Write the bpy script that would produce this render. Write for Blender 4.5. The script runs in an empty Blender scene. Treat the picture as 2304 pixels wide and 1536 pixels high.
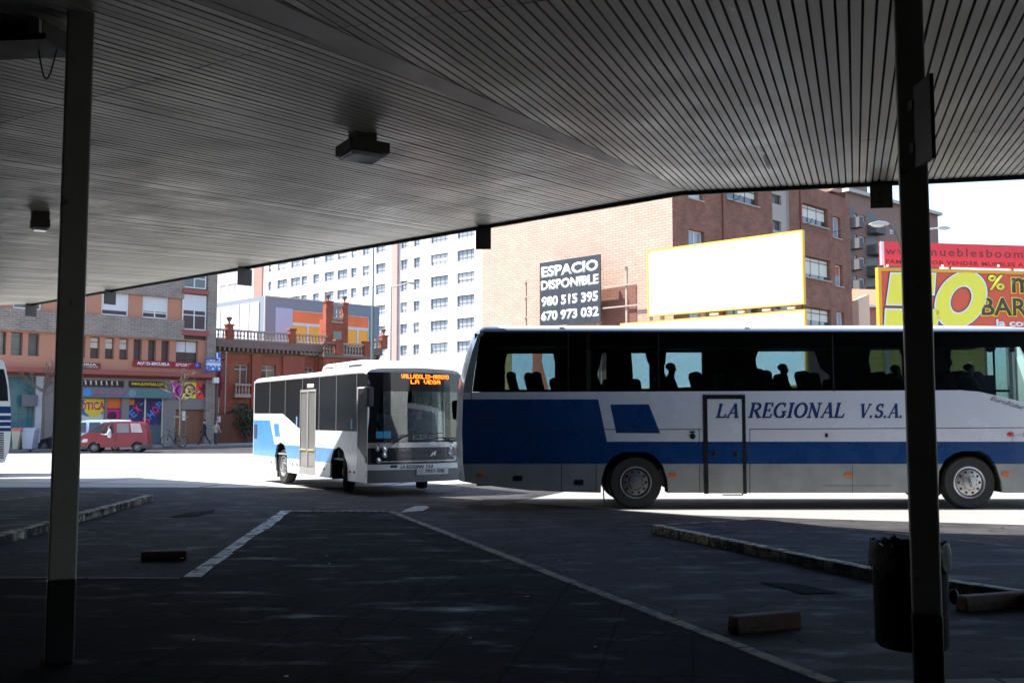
import bpy, bmesh, math, random
from mathutils import Vector, Matrix
random.seed(7)
R = math.radians
scene = bpy.context.scene
COL = scene.collection

# ------------------------------------------------------------------ camera
CAMZ = 1.78
FPX = 2240.0                       # focal length in pixels of the 2304 px wide photograph
PITCH = math.atan(170.0 / FPX)
cd = bpy.data.cameras.new('camera'); cam = bpy.data.objects.new('camera', cd); COL.objects.link(cam)
cam.location = (0, 0, CAMZ); cam.rotation_euler = (math.pi/2 + PITCH, 0, R(0.1))
cd.sensor_width = 36.0; cd.lens = FPX / 2304.0 * 36.0
cd.clip_start = 0.05; cd.clip_end = 3000
scene.camera = cam

# ------------------------------------------------------------------ light
SUN = Vector((-0.60, 0.03, 1.0)).normalized()      # towards the sun: high on the left, slightly beyond the coach
w = bpy.data.worlds.new('World'); scene.world = w; w.use_nodes = True
nt = w.node_tree
sky = nt.nodes.new('ShaderNodeTexSky'); sky.sky_type = 'NISHITA'; sky.sun_disc = False
sky.sun_elevation = math.asin(SUN.z); sky.sun_rotation = math.atan2(SUN.x, SUN.y)
sky.air_density = 1.0; sky.dust_density = 1.2; sky.ozone_density = 1.0
bg = nt.nodes['Background']; bg.inputs[1].default_value = 0.15
nt.links.new(sky.outputs[0], bg.inputs[0])
sd = bpy.data.lights.new('sun', 'SUN'); sd.energy = 5.0; sd.angle = R(0.5); sd.color = (1.0, 0.95, 0.87)
so = bpy.data.objects.new('sun', sd); COL.objects.link(so)
so.rotation_euler = SUN.to_track_quat('Z', 'Y').to_euler()
scene.view_settings.view_transform = 'Standard'; scene.view_settings.look = 'None'
scene.view_settings.gamma = 1.0; scene.view_settings.exposure = 1.55
scene.cycles.max_bounces = 8; scene.cycles.diffuse_bounces = 4; scene.cycles.transparent_max_bounces = 24
scene.cycles.use_denoising = True

# ------------------------------------------------------------------ rays: photo pixel -> point in the place
CP, SP = math.cos(PITCH), math.sin(PITCH)
def ray(px, py):
    x = (px - 1152.0) / FPX; y = (768.0 - py) / FPX
    return Vector((x, CP - y*SP, SP + y*CP))
def PY(px, py, Y):                  # point at depth Y
    d = ray(px, py); return Vector((0, 0, CAMZ)) + d * (Y / d.y)
def GZ(px, py, z=0.0):              # point at height z
    d = ray(px, py); return Vector((0, 0, CAMZ)) + d * ((z - CAMZ) / d.z)
def hitp(O, deg, px, py, d=0.0):    # point on the vertical plane through O whose normal faces the viewer
    a = R(deg); n = Vector((math.sin(a), -math.cos(a), 0)); o = Vector(O) + n*d
    r = ray(px, py); c = Vector((0, 0, CAMZ))
    return c + r * ((o - c).dot(n) / r.dot(n))
z1 = lambda a, b: (a/3.2, 580 + b/3.2)
z2 = lambda a, b: (460 + a/3.2914, 480 + b/3.2914)
z3 = lambda a, b: (540 + a/4.2667, 770 + b/4.2667)
z4 = lambda a, b: (1020 + a/3.3397, 700 + b/3.3391)
z5 = lambda a, b: (1650 + a/3.3394, 700 + b/3.3391)
z6 = lambda a, b: (1140 + a/2.8098, 400 + b/2.8088)
z7 = lambda a, b: (1750 + a/4.0415, 380 + b/4.0421)

# ------------------------------------------------------------------ materials
MATS = {}
def M(name, col, rough=0.6, metal=0.0, var=0.12, scale=3.0, bump=0.0, spec=0.5, emit=0.0, coat=0.0, detail=6.0):
    if name in MATS: return MATS[name]
    m = bpy.data.materials.new(name); m.use_nodes = True; t = m.node_tree; N = t.nodes; L = t.links
    b = N['Principled BSDF']
    b.inputs['Roughness'].default_value = rough; b.inputs['Metallic'].default_value = metal
    b.inputs['Specular IOR Level'].default_value = spec
    if coat: b.inputs['Coat Weight'].default_value = coat; b.inputs['Coat Roughness'].default_value = 0.08
    c = tuple(col) + (1,)
    if var > 0:
        tc = N.new('ShaderNodeTexCoord'); nz = N.new('ShaderNodeTexNoise')
        nz.inputs['Scale'].default_value = scale; nz.inputs['Detail'].default_value = detail; nz.inputs['Roughness'].default_value = 0.65
        L.new(tc.outputs['Object'], nz.inputs['Vector'])
        mx = N.new('ShaderNodeMix'); mx.data_type = 'RGBA'
        mx.inputs[6].default_value = tuple(max(0, v*(1-var*1.6)) for v in col) + (1,)
        mx.inputs[7].default_value = tuple(min(1, v*(1+var*1.2)) for v in col) + (1,)
        L.new(nz.outputs['Fac'], mx.inputs[0]); L.new(mx.outputs[2], b.inputs['Base Color'])
        mr = N.new('ShaderNodeMapRange'); mr.inputs[1].default_value = 0.3; mr.inputs[2].default_value = 0.7
        mr.inputs[3].default_value = max(0.03, rough-0.1); mr.inputs[4].default_value = min(1, rough+0.1)
        L.new(nz.outputs['Fac'], mr.inputs[0]); L.new(mr.outputs[0], b.inputs['Roughness'])
        if bump > 0:
            bp = N.new('ShaderNodeBump'); bp.inputs['Strength'].default_value = bump; bp.inputs['Distance'].default_value = 0.02
            L.new(nz.outputs['Fac'], bp.inputs['Height']); L.new(bp.outputs[0], b.inputs['Normal'])
    else:
        b.inputs['Base Color'].default_value = c
    if emit > 0:
        b.inputs['Emission Color'].default_value = c; b.inputs['Emission Strength'].default_value = emit
    MATS[name] = m; return m

def Mchip(name, paint, under, thr=0.5, scale=9.0, rough=0.75, soft=0.03):
    """paint worn through to what lies under it"""
    if name in MATS: return MATS[name]
    m = M(name, paint, rough, var=0.18, scale=3, bump=0.3); t = m.node_tree; N = t.nodes; L = t.links; bs = N['Principled BSDF']
    src = bs.inputs['Base Color'].links[0].from_socket
    tc = N.new('ShaderNodeTexCoord'); nz = N.new('ShaderNodeTexNoise'); nz.inputs['Scale'].default_value = scale; nz.inputs['Detail'].default_value = 9; nz.inputs['Roughness'].default_value = 0.72
    L.new(tc.outputs['Object'], nz.inputs['Vector'])
    mr = N.new('ShaderNodeMapRange'); mr.inputs[1].default_value = thr-soft; mr.inputs[2].default_value = thr+soft; L.new(nz.outputs['Fac'], mr.inputs[0])
    mx = N.new('ShaderNodeMix'); mx.data_type = 'RGBA'; L.new(mr.outputs[0], mx.inputs[0]); L.new(src, mx.inputs[6]); mx.inputs[7].default_value = tuple(under)+(1,)
    L.new(mx.outputs[2], bs.inputs['Base Color']); return m

def Mbrick(name, c1, c2, mortar, bw=0.24, bh=0.07, ms=0.012, var=0.2):
    if name in MATS: return MATS[name]
    m = bpy.data.materials.new(name); m.use_nodes = True; t = m.node_tree; N = t.nodes; L = t.links
    b = N['Principled BSDF']; b.inputs['Roughness'].default_value = 0.85; b.inputs['Specular IOR Level'].default_value = 0.25
    tc = N.new('ShaderNodeTexCoord'); sp = N.new('ShaderNodeSeparateXYZ'); L.new(tc.outputs['Object'], sp.inputs[0])
    ad = N.new('ShaderNodeMath'); ad.operation = 'ADD'; L.new(sp.outputs[0], ad.inputs[0]); L.new(sp.outputs[1], ad.inputs[1])
    cb = N.new('ShaderNodeCombineXYZ'); L.new(ad.outputs[0], cb.inputs[0]); L.new(sp.outputs[2], cb.inputs[1])
    br = N.new('ShaderNodeTexBrick'); L.new(cb.outputs[0], br.inputs['Vector'])
    br.inputs['Scale'].default_value = 1.0; br.inputs['Brick Width'].default_value = bw; br.inputs['Row Height'].default_value = bh
    br.inputs['Mortar Size'].default_value = ms; br.inputs['Mortar Smooth'].default_value = 0.2
    br.inputs['Color1'].default_value = tuple(c1)+(1,); br.inputs['Color2'].default_value = tuple(c2)+(1,); br.inputs['Mortar'].default_value = tuple(mortar)+(1,)
    nz = N.new('ShaderNodeTexNoise'); nz.inputs['Scale'].default_value = 0.9; nz.inputs['Detail'].default_value = 8; nz.inputs['Roughness'].default_value = 0.7
    L.new(tc.outputs['Object'], nz.inputs['Vector'])
    mr = N.new('ShaderNodeMapRange'); mr.inputs[1].default_value = 0.3; mr.inputs[2].default_value = 0.7; mr.inputs[3].default_value = 1-var; mr.inputs[4].default_value = 1+var
    L.new(nz.outputs['Fac'], mr.inputs[0])
    mx = N.new('ShaderNodeMix'); mx.data_type = 'RGBA'; mx.blend_type = 'MULTIPLY'; mx.inputs[0].default_value = 1
    L.new(br.outputs['Color'], mx.inputs[6]); L.new(mr.outputs[0], mx.inputs[7]); L.new(mx.outputs[2], b.inputs['Base Color'])
    bp = N.new('ShaderNodeBump'); bp.inputs['Strength'].default_value = 0.4; bp.inputs['Distance'].default_value = 0.01; bp.invert = True
    L.new(br.outputs['Fac'], bp.inputs['Height']); L.new(bp.outputs[0], b.inputs['Normal'])
    MATS[name] = m; return m

def Mglass(name, tint=(0.5,0.55,0.55), rough=0.02, refl=1.0, ior=1.5):
    """thin window glass: tinted see-through plus mirror reflection"""
    if name in MATS: return MATS[name]
    m = bpy.data.materials.new(name); m.use_nodes = True; t = m.node_tree; N = t.nodes; L = t.links
    N.remove(N['Principled BSDF'])
    tr = N.new('ShaderNodeBsdfTransparent'); tr.inputs[0].default_value = tuple(tint)+(1,)
    gl = N.new('ShaderNodeBsdfGlossy'); gl.inputs['Roughness'].default_value = rough; gl.inputs[0].default_value = (refl,refl,refl,1)
    lw = N.new('ShaderNodeFresnel'); lw.inputs[0].default_value = ior
    mx = N.new('ShaderNodeMixShader'); L.new(lw.outputs[0], mx.inputs[0]); L.new(tr.outputs[0], mx.inputs[1]); L.new(gl.outputs[0], mx.inputs[2])
    L.new(mx.outputs[0], N['Material Output'].inputs[0])
    MATS[name] = m; return m

def Mground(name, c_lo, c_hi, rough_lo=0.35, rough_hi=0.75, tiles=None, scale=0.6, slabs=None, stain=0.5, rot=0.0, wet=0.35, spec=0.3, spec_hi=None, streak=(1.0, 2.2), cracks=False, sscale=0.9):
    if name in MATS: return MATS[name]
    m = bpy.data.materials.new(name); m.use_nodes = True; t = m.node_tree; N = t.nodes; L = t.links
    b = N['Principled BSDF']; b.inputs['Specular IOR Level'].default_value = spec
    tc = N.new('ShaderNodeTexCoord')
    n1 = N.new('ShaderNodeTexNoise'); n1.inputs['Scale'].default_value = scale; n1.inputs['Detail'].default_value = 10; n1.inputs['Roughness'].default_value = 0.7
    n2 = N.new('ShaderNodeTexNoise'); n2.inputs['Scale'].default_value = 60; n2.inputs['Detail'].default_value = 3
    n3 = N.new('ShaderNodeTexNoise'); n3.inputs['Scale'].default_value = 0.35; n3.inputs['Detail'].default_value = 6; n3.inputs['Roughness'].default_value = 0.6; n3.inputs['Distortion'].default_value = 0.6
    for n in (n1, n2, n3): L.new(tc.outputs['Object'], n.inputs['Vector'])
    mx = N.new('ShaderNodeMix'); mx.data_type = 'RGBA'; mx.inputs[6].default_value = tuple(c_lo)+(1,); mx.inputs[7].default_value = tuple(c_hi)+(1,)
    mr = N.new('ShaderNodeMapRange'); mr.inputs[1].default_value = 0.3; mr.inputs[2].default_value = 0.7; L.new(n1.outputs['Fac'], mr.inputs[0])
    L.new(mr.outputs[0], mx.inputs[0])
    m2 = N.new('ShaderNodeMix'); m2.data_type = 'RGBA'; m2.blend_type = 'MULTIPLY'; m2.inputs[0].default_value = 1
    r2 = N.new('ShaderNodeMapRange'); r2.inputs[1].default_value = 0.3; r2.inputs[2].default_value = 0.7; r2.inputs[3].default_value = 0.7; r2.inputs[4].default_value = 1.3
    L.new(n2.outputs['Fac'], r2.inputs[0]); L.new(mx.outputs[2], m2.inputs[6]); L.new(r2.outputs[0], m2.inputs[7])
    r3 = N.new('ShaderNodeMapRange'); r3.inputs[1].default_value = 0.52; r3.inputs[2].default_value = 0.66; r3.inputs[3].default_value = 1; r3.inputs[4].default_value = 1-stain
    L.new(n3.outputs['Fac'], r3.inputs[0])
    m3 = N.new('ShaderNodeMix'); m3.data_type = 'RGBA'; m3.blend_type = 'MULTIPLY'; m3.inputs[0].default_value = 1
    L.new(m2.outputs[2], m3.inputs[6]); L.new(r3.outputs[0], m3.inputs[7])
    if cracks:
        vo = N.new('ShaderNodeTexVoronoi'); vo.feature = 'DISTANCE_TO_EDGE'; vo.inputs['Scale'].default_value = 0.42
        nd = N.new('ShaderNodeTexNoise'); nd.inputs['Scale'].default_value = 1.6; nd.inputs['Detail'].default_value = 8
        va = N.new('ShaderNodeVectorMath'); va.operation = 'ADD'; L.new(tc.outputs['Object'], nd.inputs['Vector']); L.new(tc.outputs['Object'], va.inputs[0]); L.new(nd.outputs['Color'], va.inputs[1]); L.new(va.outputs[0], vo.inputs['Vector'])
        rc = N.new('ShaderNodeMapRange'); rc.inputs[1].default_value = 0.0; rc.inputs[2].default_value = 0.014; rc.inputs[3].default_value = 0.35; rc.inputs[4].default_value = 1.0; L.new(vo.outputs['Distance'], rc.inputs[0])
        # oil drips
        od = N.new('ShaderNodeTexNoise'); od.inputs['Scale'].default_value = 3.4; od.inputs['Detail'].default_value = 2; L.new(tc.outputs['Object'], od.inputs['Vector'])
        ro = N.new('ShaderNodeMapRange'); ro.inputs[1].default_value = 0.66; ro.inputs[2].default_value = 0.72; ro.inputs[3].default_value = 1.0; ro.inputs[4].default_value = 0.4; L.new(od.outputs['Fac'], ro.inputs[0])
        ml = N.new('ShaderNodeMath'); ml.operation = 'MULTIPLY'; L.new(rc.outputs[0], ml.inputs[0]); L.new(ro.outputs[0], ml.inputs[1])
        mc = N.new('ShaderNodeMix'); mc.data_type = 'RGBA'; mc.blend_type = 'MULTIPLY'; mc.inputs[0].default_value = 1; L.new(m3.outputs[2], mc.inputs[6]); L.new(ml.outputs[0], mc.inputs[7]); m3 = mc
    last = m3.outputs[2]; bh = n2.outputs['Fac']
    bp = N.new('ShaderNodeBump'); bp.inputs['Strength'].default_value = 0.25; bp.inputs['Distance'].default_value = 0.006; L.new(bh, bp.inputs['Height'])
    nrm = bp.outputs[0]
    if tiles or slabs:
        s = tiles or slabs
        mp = N.new('ShaderNodeMapping'); mp.inputs['Rotation'].default_value[2] = rot; L.new(tc.outputs['Object'], mp.inputs[0])
        br = N.new('ShaderNodeTexBrick'); br.inputs['Scale'].default_value = 1; br.inputs['Brick Width'].default_value = s[0]; br.inputs['Row Height'].default_value = s[1]
        br.inputs['Mortar Size'].default_value = s[2]; br.inputs['Color1'].default_value = (0.85,0.85,0.85,1); br.inputs['Color2'].default_value = (1.1,1.1,1.1,1); br.inputs['Mortar'].default_value = (0.4,0.4,0.4,1) if tiles else (0.12,0.12,0.12,1)
        br.offset = 0.0 if tiles else 0.5
        L.new(mp.outputs[0], br.inputs['Vector'])
        m4 = N.new('ShaderNodeMix'); m4.data_type = 'RGBA'; m4.blend_type = 'MULTIPLY'; m4.inputs[0].default_value = 1
        L.new(last, m4.inputs[6]); L.new(br.outputs['Color'], m4.inputs[7]); last = m4.outputs[2]
    L.new(last, b.inputs['Base Color']); L.new(nrm, b.inputs['Normal'])
    # worn polished patches
    n4 = N.new('ShaderNodeTexNoise'); n4.inputs['Scale'].default_value = sscale; n4.inputs['Detail'].default_value = 8; n4.inputs['Roughness'].default_value = 0.65
    mp2 = N.new('ShaderNodeMapping'); mp2.inputs['Scale'].default_value = (streak[0], streak[1], 1); L.new(tc.outputs['Object'], mp2.inputs[0]); L.new(mp2.outputs[0], n4.inputs['Vector'])
    r4 = N.new('ShaderNodeMapRange'); r4.inputs[1].default_value = wet; r4.inputs[2].default_value = wet+0.3; r4.inputs[3].default_value = rough_hi; r4.inputs[4].default_value = rough_lo
    L.new(n4.outputs['Fac'], r4.inputs[0]); L.new(r4.outputs[0], b.inputs['Roughness'])
    if spec_hi:
        r5 = N.new('ShaderNodeMapRange'); r5.inputs[1].default_value = wet; r5.inputs[2].default_value = wet+0.22; r5.inputs[3].default_value = spec; r5.inputs[4].default_value = spec_hi
        L.new(n4.outputs['Fac'], r5.inputs[0]); L.new(r5.outputs[0], b.inputs['Specular IOR Level'])
    MATS[name] = m; return m

# ------------------------------------------------------------------ mesh builder
class MB:
    def __init__(s): s.v = []; s.f = []; s.m = []
    def add(s, vs, fs, mi=0):
        o = len(s.v); s.v += [tuple(v) for v in vs]
        for f in fs: s.f.append(tuple(o+i for i in f)); s.m.append(mi)
        return s
    def box(s, x0, x1, y0, y1, z0, z1, mi=0):
        if x0 > x1: x0, x1 = x1, x0
        if y0 > y1: y0, y1 = y1, y0
        if z0 > z1: z0, z1 = z1, z0
        return s.add([(x0,y0,z0),(x1,y0,z0),(x1,y1,z0),(x0,y1,z0),(x0,y0,z1),(x1,y0,z1),(x1,y1,z1),(x0,y1,z1)],
              [(0,3,2,1),(4,5,6,7),(0,1,5,4),(1,2,6,5),(2,3,7,6),(3,0,4,7)], mi)
    def poly(s, pts, mi=0): return s.add(pts, [tuple(range(len(pts)))], mi)
    def prism(s, pts, y0, y1, mi=0, axis='y'):
        """2-D outline extruded along an axis; y: outline is (x,z); x: outline is (y,z); z: outline is (x,y)"""
        n = len(pts)
        ar = sum(pts[i][0]*pts[(i+1) % n][1]-pts[(i+1) % n][0]*pts[i][1] for i in range(n))
        if ar < 0: pts = pts[::-1]
        def mk(p, t): return (p[0], t, p[1]) if axis == 'y' else ((t, p[0], p[1]) if axis == 'x' else (p[0], p[1], t))
        vs = [mk(p, y0) for p in pts] + [mk(p, y1) for p in pts]
        fs = [tuple(range(n)), tuple(range(2*n-1, n-1, -1))] + [(i, n+i, n+(i+1) % n, (i+1) % n) for i in range(n)]
        if (axis == 'y') != (y0 < y1): fs = [f[::-1] for f in fs]
        if axis == 'y' : pass
        return s.add(vs, fs, mi)
    def cyl(s, p0, p1, r0, r1=None, n=12, mi=0, caps=True):
        r1 = r0 if r1 is None else r1
        p0 = Vector(p0); p1 = Vector(p1); d = (p1-p0).normalized()
        a = d.orthogonal().normalized(); b = d.cross(a)
        vs = []
        for p, r in ((p0, r0), (p1, r1)):
            for i in range(n):
                t = 2*math.pi*i/n; vs.append(p + a*(r*math.cos(t)) + b*(r*math.sin(t)))
        fs = [(i, (i+1) % n, n+(i+1) % n, n+i) for i in range(n)]
        if caps: fs += [tuple(range(n-1, -1, -1)), tuple(range(n, 2*n))]
        return s.add(vs, fs, mi)
    def tube(s, pts, r, n=8, mi=0):
        for i in range(len(pts)-1):
            r0 = r[i] if isinstance(r, (list, tuple)) else r; r1 = r[i+1] if isinstance(r, (list, tuple)) else r
            s.cyl(pts[i], pts[i+1], r0, r1, n, mi)
        return s
    def lathe(s, prof, c, axis='z', n=24, mi=0):
        c = Vector(c); vs = []; k = len(prof)
        for i in range(n):
            t = 2*math.pi*i/n
            for r, h in prof:
                q = (r*math.cos(t), r*math.sin(t), h)
                if axis == 'y': q = (q[0], q[2], q[1])
                elif axis == 'x': q = (q[2], q[0], q[1])
                vs.append(c + Vector(q))
        fs = []
        for i in range(n):
            j = (i+1) % n
            for a in range(k-1): fs.append((i*k+a, j*k+a, j*k+a+1, i*k+a+1))
        return s.add(vs, fs, mi)
    def ball(s, c, rx, ry=None, rz=None, n=12, mi=0):
        ry = rx if ry is None else ry; rz = rx if rz is None else rz; vs = []; fs = []; k = n//2+1
        for i in range(n):
            t = 2*math.pi*i/n
            for j in range(k):
                p = math.pi*j/(k-1); vs.append((c[0]+rx*math.sin(p)*math.cos(t), c[1]+ry*math.sin(p)*math.sin(t), c[2]-rz*math.cos(p)))
        for i in range(n):
            a = (i+1) % n
            for j in range(k-1): fs.append((i*k+j, a*k+j, a*k+j+1, i*k+j+1))
        return s.add(vs, fs, mi)
    def wall(s, u0, u1, q0, q1, holes=(), depth=0.15, y=0.0, mi=0, ri=None):
        """wall sheet facing local -y with rectangular openings and their reveals"""
        ri = mi if ri is None else ri
        hs = [(max(a,u0), min(b,u1), max(c,q0), min(d,q1)) for a,b,c,d in holes]
        hs = [h for h in hs if h[1] > h[0] and h[3] > h[2]]
        us = sorted(set([u0,u1]+[x for h in hs for x in h[:2]])); zs = sorted(set([q0,q1]+[x for h in hs for x in h[2:]]))
        for i in range(len(us)-1):
            for j in range(len(zs)-1):
                cu = (us[i]+us[i+1])/2; cz = (zs[j]+zs[j+1])/2
                if any(h[0] < cu < h[1] and h[2] < cz < h[3] for h in hs): continue
                s.poly([(us[i],y,zs[j]),(us[i+1],y,zs[j]),(us[i+1],y,zs[j+1]),(us[i],y,zs[j+1])], mi)
        for a,b,c,d in hs:
            e = y+depth
            s.poly([(a,y,c),(a,y,d),(a,e,d),(a,e,c)], ri); s.poly([(b,y,c),(b,e,c),(b,e,d),(b,y,d)], ri)
            s.poly([(a,y,c),(a,e,c),(b,e,c),(b,y,c)], ri); s.poly([(a,y,d),(b,y,d),(b,e,d),(a,e,d)], ri)
        return s
    def build(s, name, mats, parent=None, smooth=False, bevel=0.0, seg=2):
        me = bpy.data.meshes.new(name); me.from_pydata(s.v, [], s.f)
        for m in (mats if isinstance(mats, (list, tuple)) else [mats]): me.materials.append(m)
        for p, mi in zip(me.polygons, s.m): p.material_index = mi; p.use_smooth = smooth
        bm = bmesh.new(); bm.from_mesh(me); bmesh.ops.recalc_face_normals(bm, faces=bm.faces); bm.to_mesh(me); bm.free(); me.update()
        o = bpy.data.objects.new(name, me); COL.objects.link(o)
        if parent: o.parent = parent
        if bevel > 0:
            b = o.modifiers.new('bevel', 'BEVEL'); b.width = bevel; b.segments = seg; b.limit_method = 'ANGLE'; b.angle_limit = R(40)
        if smooth: o.data.set_sharp_from_angle(angle=R(38))
        return o

def tag(o, label=None, cat=None, group=None, kind=None):
    if label: o['label'] = label
    if cat: o['category'] = cat
    if group: o['group'] = group
    if kind: o['kind'] = kind
    return o
def thing(name, loc, deg, label, cat, group=None, kind=None):
    o = bpy.data.objects.new(name, None); COL.objects.link(o)
    o.location = loc; o.rotation_euler = (0, 0, R(deg)); o.empty_display_size = 0.3
    return tag(o, label, cat, group, kind)
def kids(o): return [c for c in bpy.data.objects if c.parent is o]
def copy_tree(o, parent=None):
    c = o.copy(); COL.objects.link(c); c.parent = parent
    for ch in kids(o): copy_tree(ch, c)
    return c

class Fr:
    """a vertical face: root Empty at O, local x to the viewer's right along it, local y into it"""
    def __init__(s, O, deg, name=None, label=None, cat=None, group=None):
        s.O = Vector(O); s.deg = deg
        s.mi = (Matrix.Translation(s.O) @ Matrix.Rotation(R(deg), 4, 'Z')).inverted()
        s.root = thing(name, O, deg, label, cat, group) if name else None
    def h(s, p, d=0.0):             # pixel -> (x, z) on the face pushed out by d
        q = s.mi @ hitp(s.O, s.deg, p[0], p[1], d); return (q.x, q.z)
    def rect(s, p, q, d=0.0):
        a = s.h(p, d); b = s.h(q, d); return (min(a[0],b[0]), max(a[0],b[0]), min(a[1],b[1]), max(a[1],b[1]))
    def loc(s, P): return s.mi @ Vector(P)

# ------------------------------------------------------------------ lettering
def text(name, body, mat, parent, x, z, h, y=0.0, width=None, shear=0.0, bold=0.0, depth=0.004, align='CENTER', rot=0.0, flip=False, space=1.0):
    cu = bpy.data.curves.new(name, 'FONT'); cu.body = body; cu.size = 1.0; cu.shear = shear; cu.offset = bold
    cu.align_x = 'LEFT'; cu.space_character = space; cu.resolution_u = 3
    to = bpy.data.objects.new('t', cu); COL.objects.link(to)
    bpy.context.view_layer.update()
    me = bpy.data.meshes.new_from_object(to.evaluated_get(bpy.context.evaluated_depsgraph_get()))
    bpy.data.objects.remove(to); bpy.data.curves.remove(cu)
    xs = [v.co.x for v in me.vertices]; ys = [v.co.y for v in me.vertices]
    x0, x1, y0, y1 = min(xs), max(xs), min(ys), max(ys)
    sy = h/(y1-y0); sx = sy if width is None else width/(x1-x0)
    W = (x1-x0)*sx; ox = {'CENTER': -W/2, 'LEFT': 0, 'RIGHT': -W}[align]
    c, s_ = math.cos(rot), math.sin(rot)
    for v in me.vertices:
        a = (v.co.x-x0)*sx+ox; b = (v.co.y-y0)*sy - h/2
        a, b = a*c-b*s_, a*s_+b*c
        v.co = Vector((x+a, y, z+b))
    me.materials.clear(); me.materials.append(mat)
    for p in me.polygons: p.material_index = 0
    me.name = name
    o = bpy.data.objects.new(name, me); COL.objects.link(o); o.parent = parent
    sm = o.modifiers.new('solid', 'SOLIDIFY'); sm.thickness = depth; sm.offset = 0
    return o

DOT = {'V':['10001','10001','10001','10001','10001','01010','00100'],'A':['01110','10001','10001','11111','10001','10001','10001'],
 'L':['10000']*6+['11111'],'D':['11110','10001','10001','10001','10001','10001','11110'],'O':['01110','10001','10001','10001','10001','10001','01110'],
 'I':['01110','00100','00100','00100','00100','00100','01110'],'-':['00000','00000','00000','11111','00000','00000','00000'],
 'R':['11110','10001','10001','11110','10100','10010','10001'],'Y':['10001','10001','01010','00100','00100','00100','00100'],
 'E':['11111','10000','10000','11110','10000','10000','11111'],'G':['01110','10001','10000','10111','10001','10001','01110'],' ':['00000']*7}
# serif italic capitals drawn as strokes (x0,y0,x1,y1,width) in a 1-high box: (advance, strokes)
def serif(x, y, w=0.26): return (x-w/2, y, x+w/2, y, 0.085)
def arcs(cx, cy, rx, ry, a0, a1, wt, wn, n=10):
    out = []
    for i in range(n):
        t0 = R(a0+(a1-a0)*i/n); t1 = R(a0+(a1-a0)*(i+1)/n); tm = (t0+t1)/2
        wd = wn + (wt-wn)*abs(math.cos(tm))
        out.append((cx+rx*math.cos(t0), cy+ry*math.sin(t0), cx+rx*math.cos(t1), cy+ry*math.sin(t1), wd))
    return out
T, H_ = 0.19, 0.09
GLY = {
 'L': (0.72, [(0.15,0,0.15,1,T), serif(0.15,0.96), serif(0.1,0.04,0.2), (0.1,0.05,0.62,0.05,0.1), (0.6,0.02,0.66,0.26,0.1)]),
 'A': (0.86, [(0.08,0.03,0.42,0.98,H_), (0.42,1.0,0.7,0.03,T), serif(0.08,0.04,0.22), serif(0.7,0.04,0.28), (0.2,0.34,0.58,0.34,0.08), (0.32,0.97,0.46,0.97,0.08)]),
 'R': (0.86, [(0.16,0,0.16,1,T), serif(0.13,0.04,0.3), serif(0.1,0.96,0.22), (0.1,0.96,0.4,0.96,0.09)] + arcs(0.38,0.74,0.26,0.22,-90,90,0.18,0.09) + [(0.18,0.5,0.42,0.5,0.08), (0.38,0.5,0.72,0.0,T), (0.66,0.04,0.86,0.04,0.085)]),
 'E': (0.72, [(0.15,0,0.15,1,T), (0.05,0.04,0.6,0.04,0.09), (0.05,0.96,0.58,0.96,0.09), (0.15,0.5,0.46,0.5,0.08), (0.6,0.02,0.64,0.26,0.1), (0.57,0.98,0.57,0.74,0.1), (0.45,0.4,0.45,0.62,0.08)]),
 'G': (0.9, arcs(0.45,0.5,0.38,0.46,50,330,0.2,0.1,16) + [(0.7,0.02,0.7,0.42,0.17), (0.54,0.42,0.86,0.42,0.085), (0.68,0.98,0.68,0.72,0.08)]),
 'I': (0.42, [(0.2,0,0.2,1,T), serif(0.2,0.04,0.34), serif(0.2,0.96,0.34)]),
 'O': (0.9, arcs(0.44,0.5,0.36,0.46,0,360,0.2,0.1,20)),
 'N': (0.92, [(0.15,0,0.15,1,0.1), (0.13,0.98,0.7,0.02,T), (0.7,0,0.7,1,0.1), serif(0.15,0.04,0.28), serif(0.1,0.96,0.2), serif(0.7,0.96,0.28)]),
 'V': (0.82, [(0.1,0.97,0.38,0.02,T), (0.38,0.02,0.7,0.97,H_), serif(0.1,0.96,0.3), serif(0.7,0.96,0.24)]),
 'S': (0.72, arcs(0.33,0.73,0.22,0.23,30,270,0.17,0.1,10) + arcs(0.33,0.27,0.25,0.23,90,-150,0.19,0.1,10) + [(0.53,0.98,0.53,0.72,0.07), (0.1,0.02,0.1,0.28,0.07)]),
 '.': (0.3, [(0.1,0.0,0.1,0.15,0.15)]), ' ': (0.62, [])}
def serif_text(name, body, mat, parent, x0, x1, zb, h, y, shear=0.22, small=1.0):
    adv = 0; b = MB(); items = []
    for i, ch in enumerate(body):
        a, st = GLY[ch]; sc = 1.0
        items.append((adv, st, sc)); adv += a*sc + 0.04
    k = (x1-x0)/adv
    for ox, st, sc in items:
        for (ax, ay, bx, by, wd) in st:
            p = Vector(((ox+ax)*k, ay*h)); q = Vector(((ox+bx)*k, by*h)); d = q-p
            if d.length < 1e-6: continue
            n = Vector((-d.y, d.x)).normalized() * wd*h/2; e = d.normalized()*h*0.012; p -= e; q += e
            pts = [p+n, q+n, q-n, p-n]
            b.prism([(x0+pt.x+shear*pt.y, zb+pt.y) for pt in pts], y, y+0.004)
    # vary the depth of strokes a hair so that crossing strokes never share a plane
    nv = 8
    for i in range(len(b.v)//nv):
        dy = -0.0003*(i % 7)
        for j in range(nv):
            X, Y_, Z = b.v[i*nv+j]; b.v[i*nv+j] = (X, Y_+dy, Z)
    return b.build(name, mat, parent)
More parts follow.
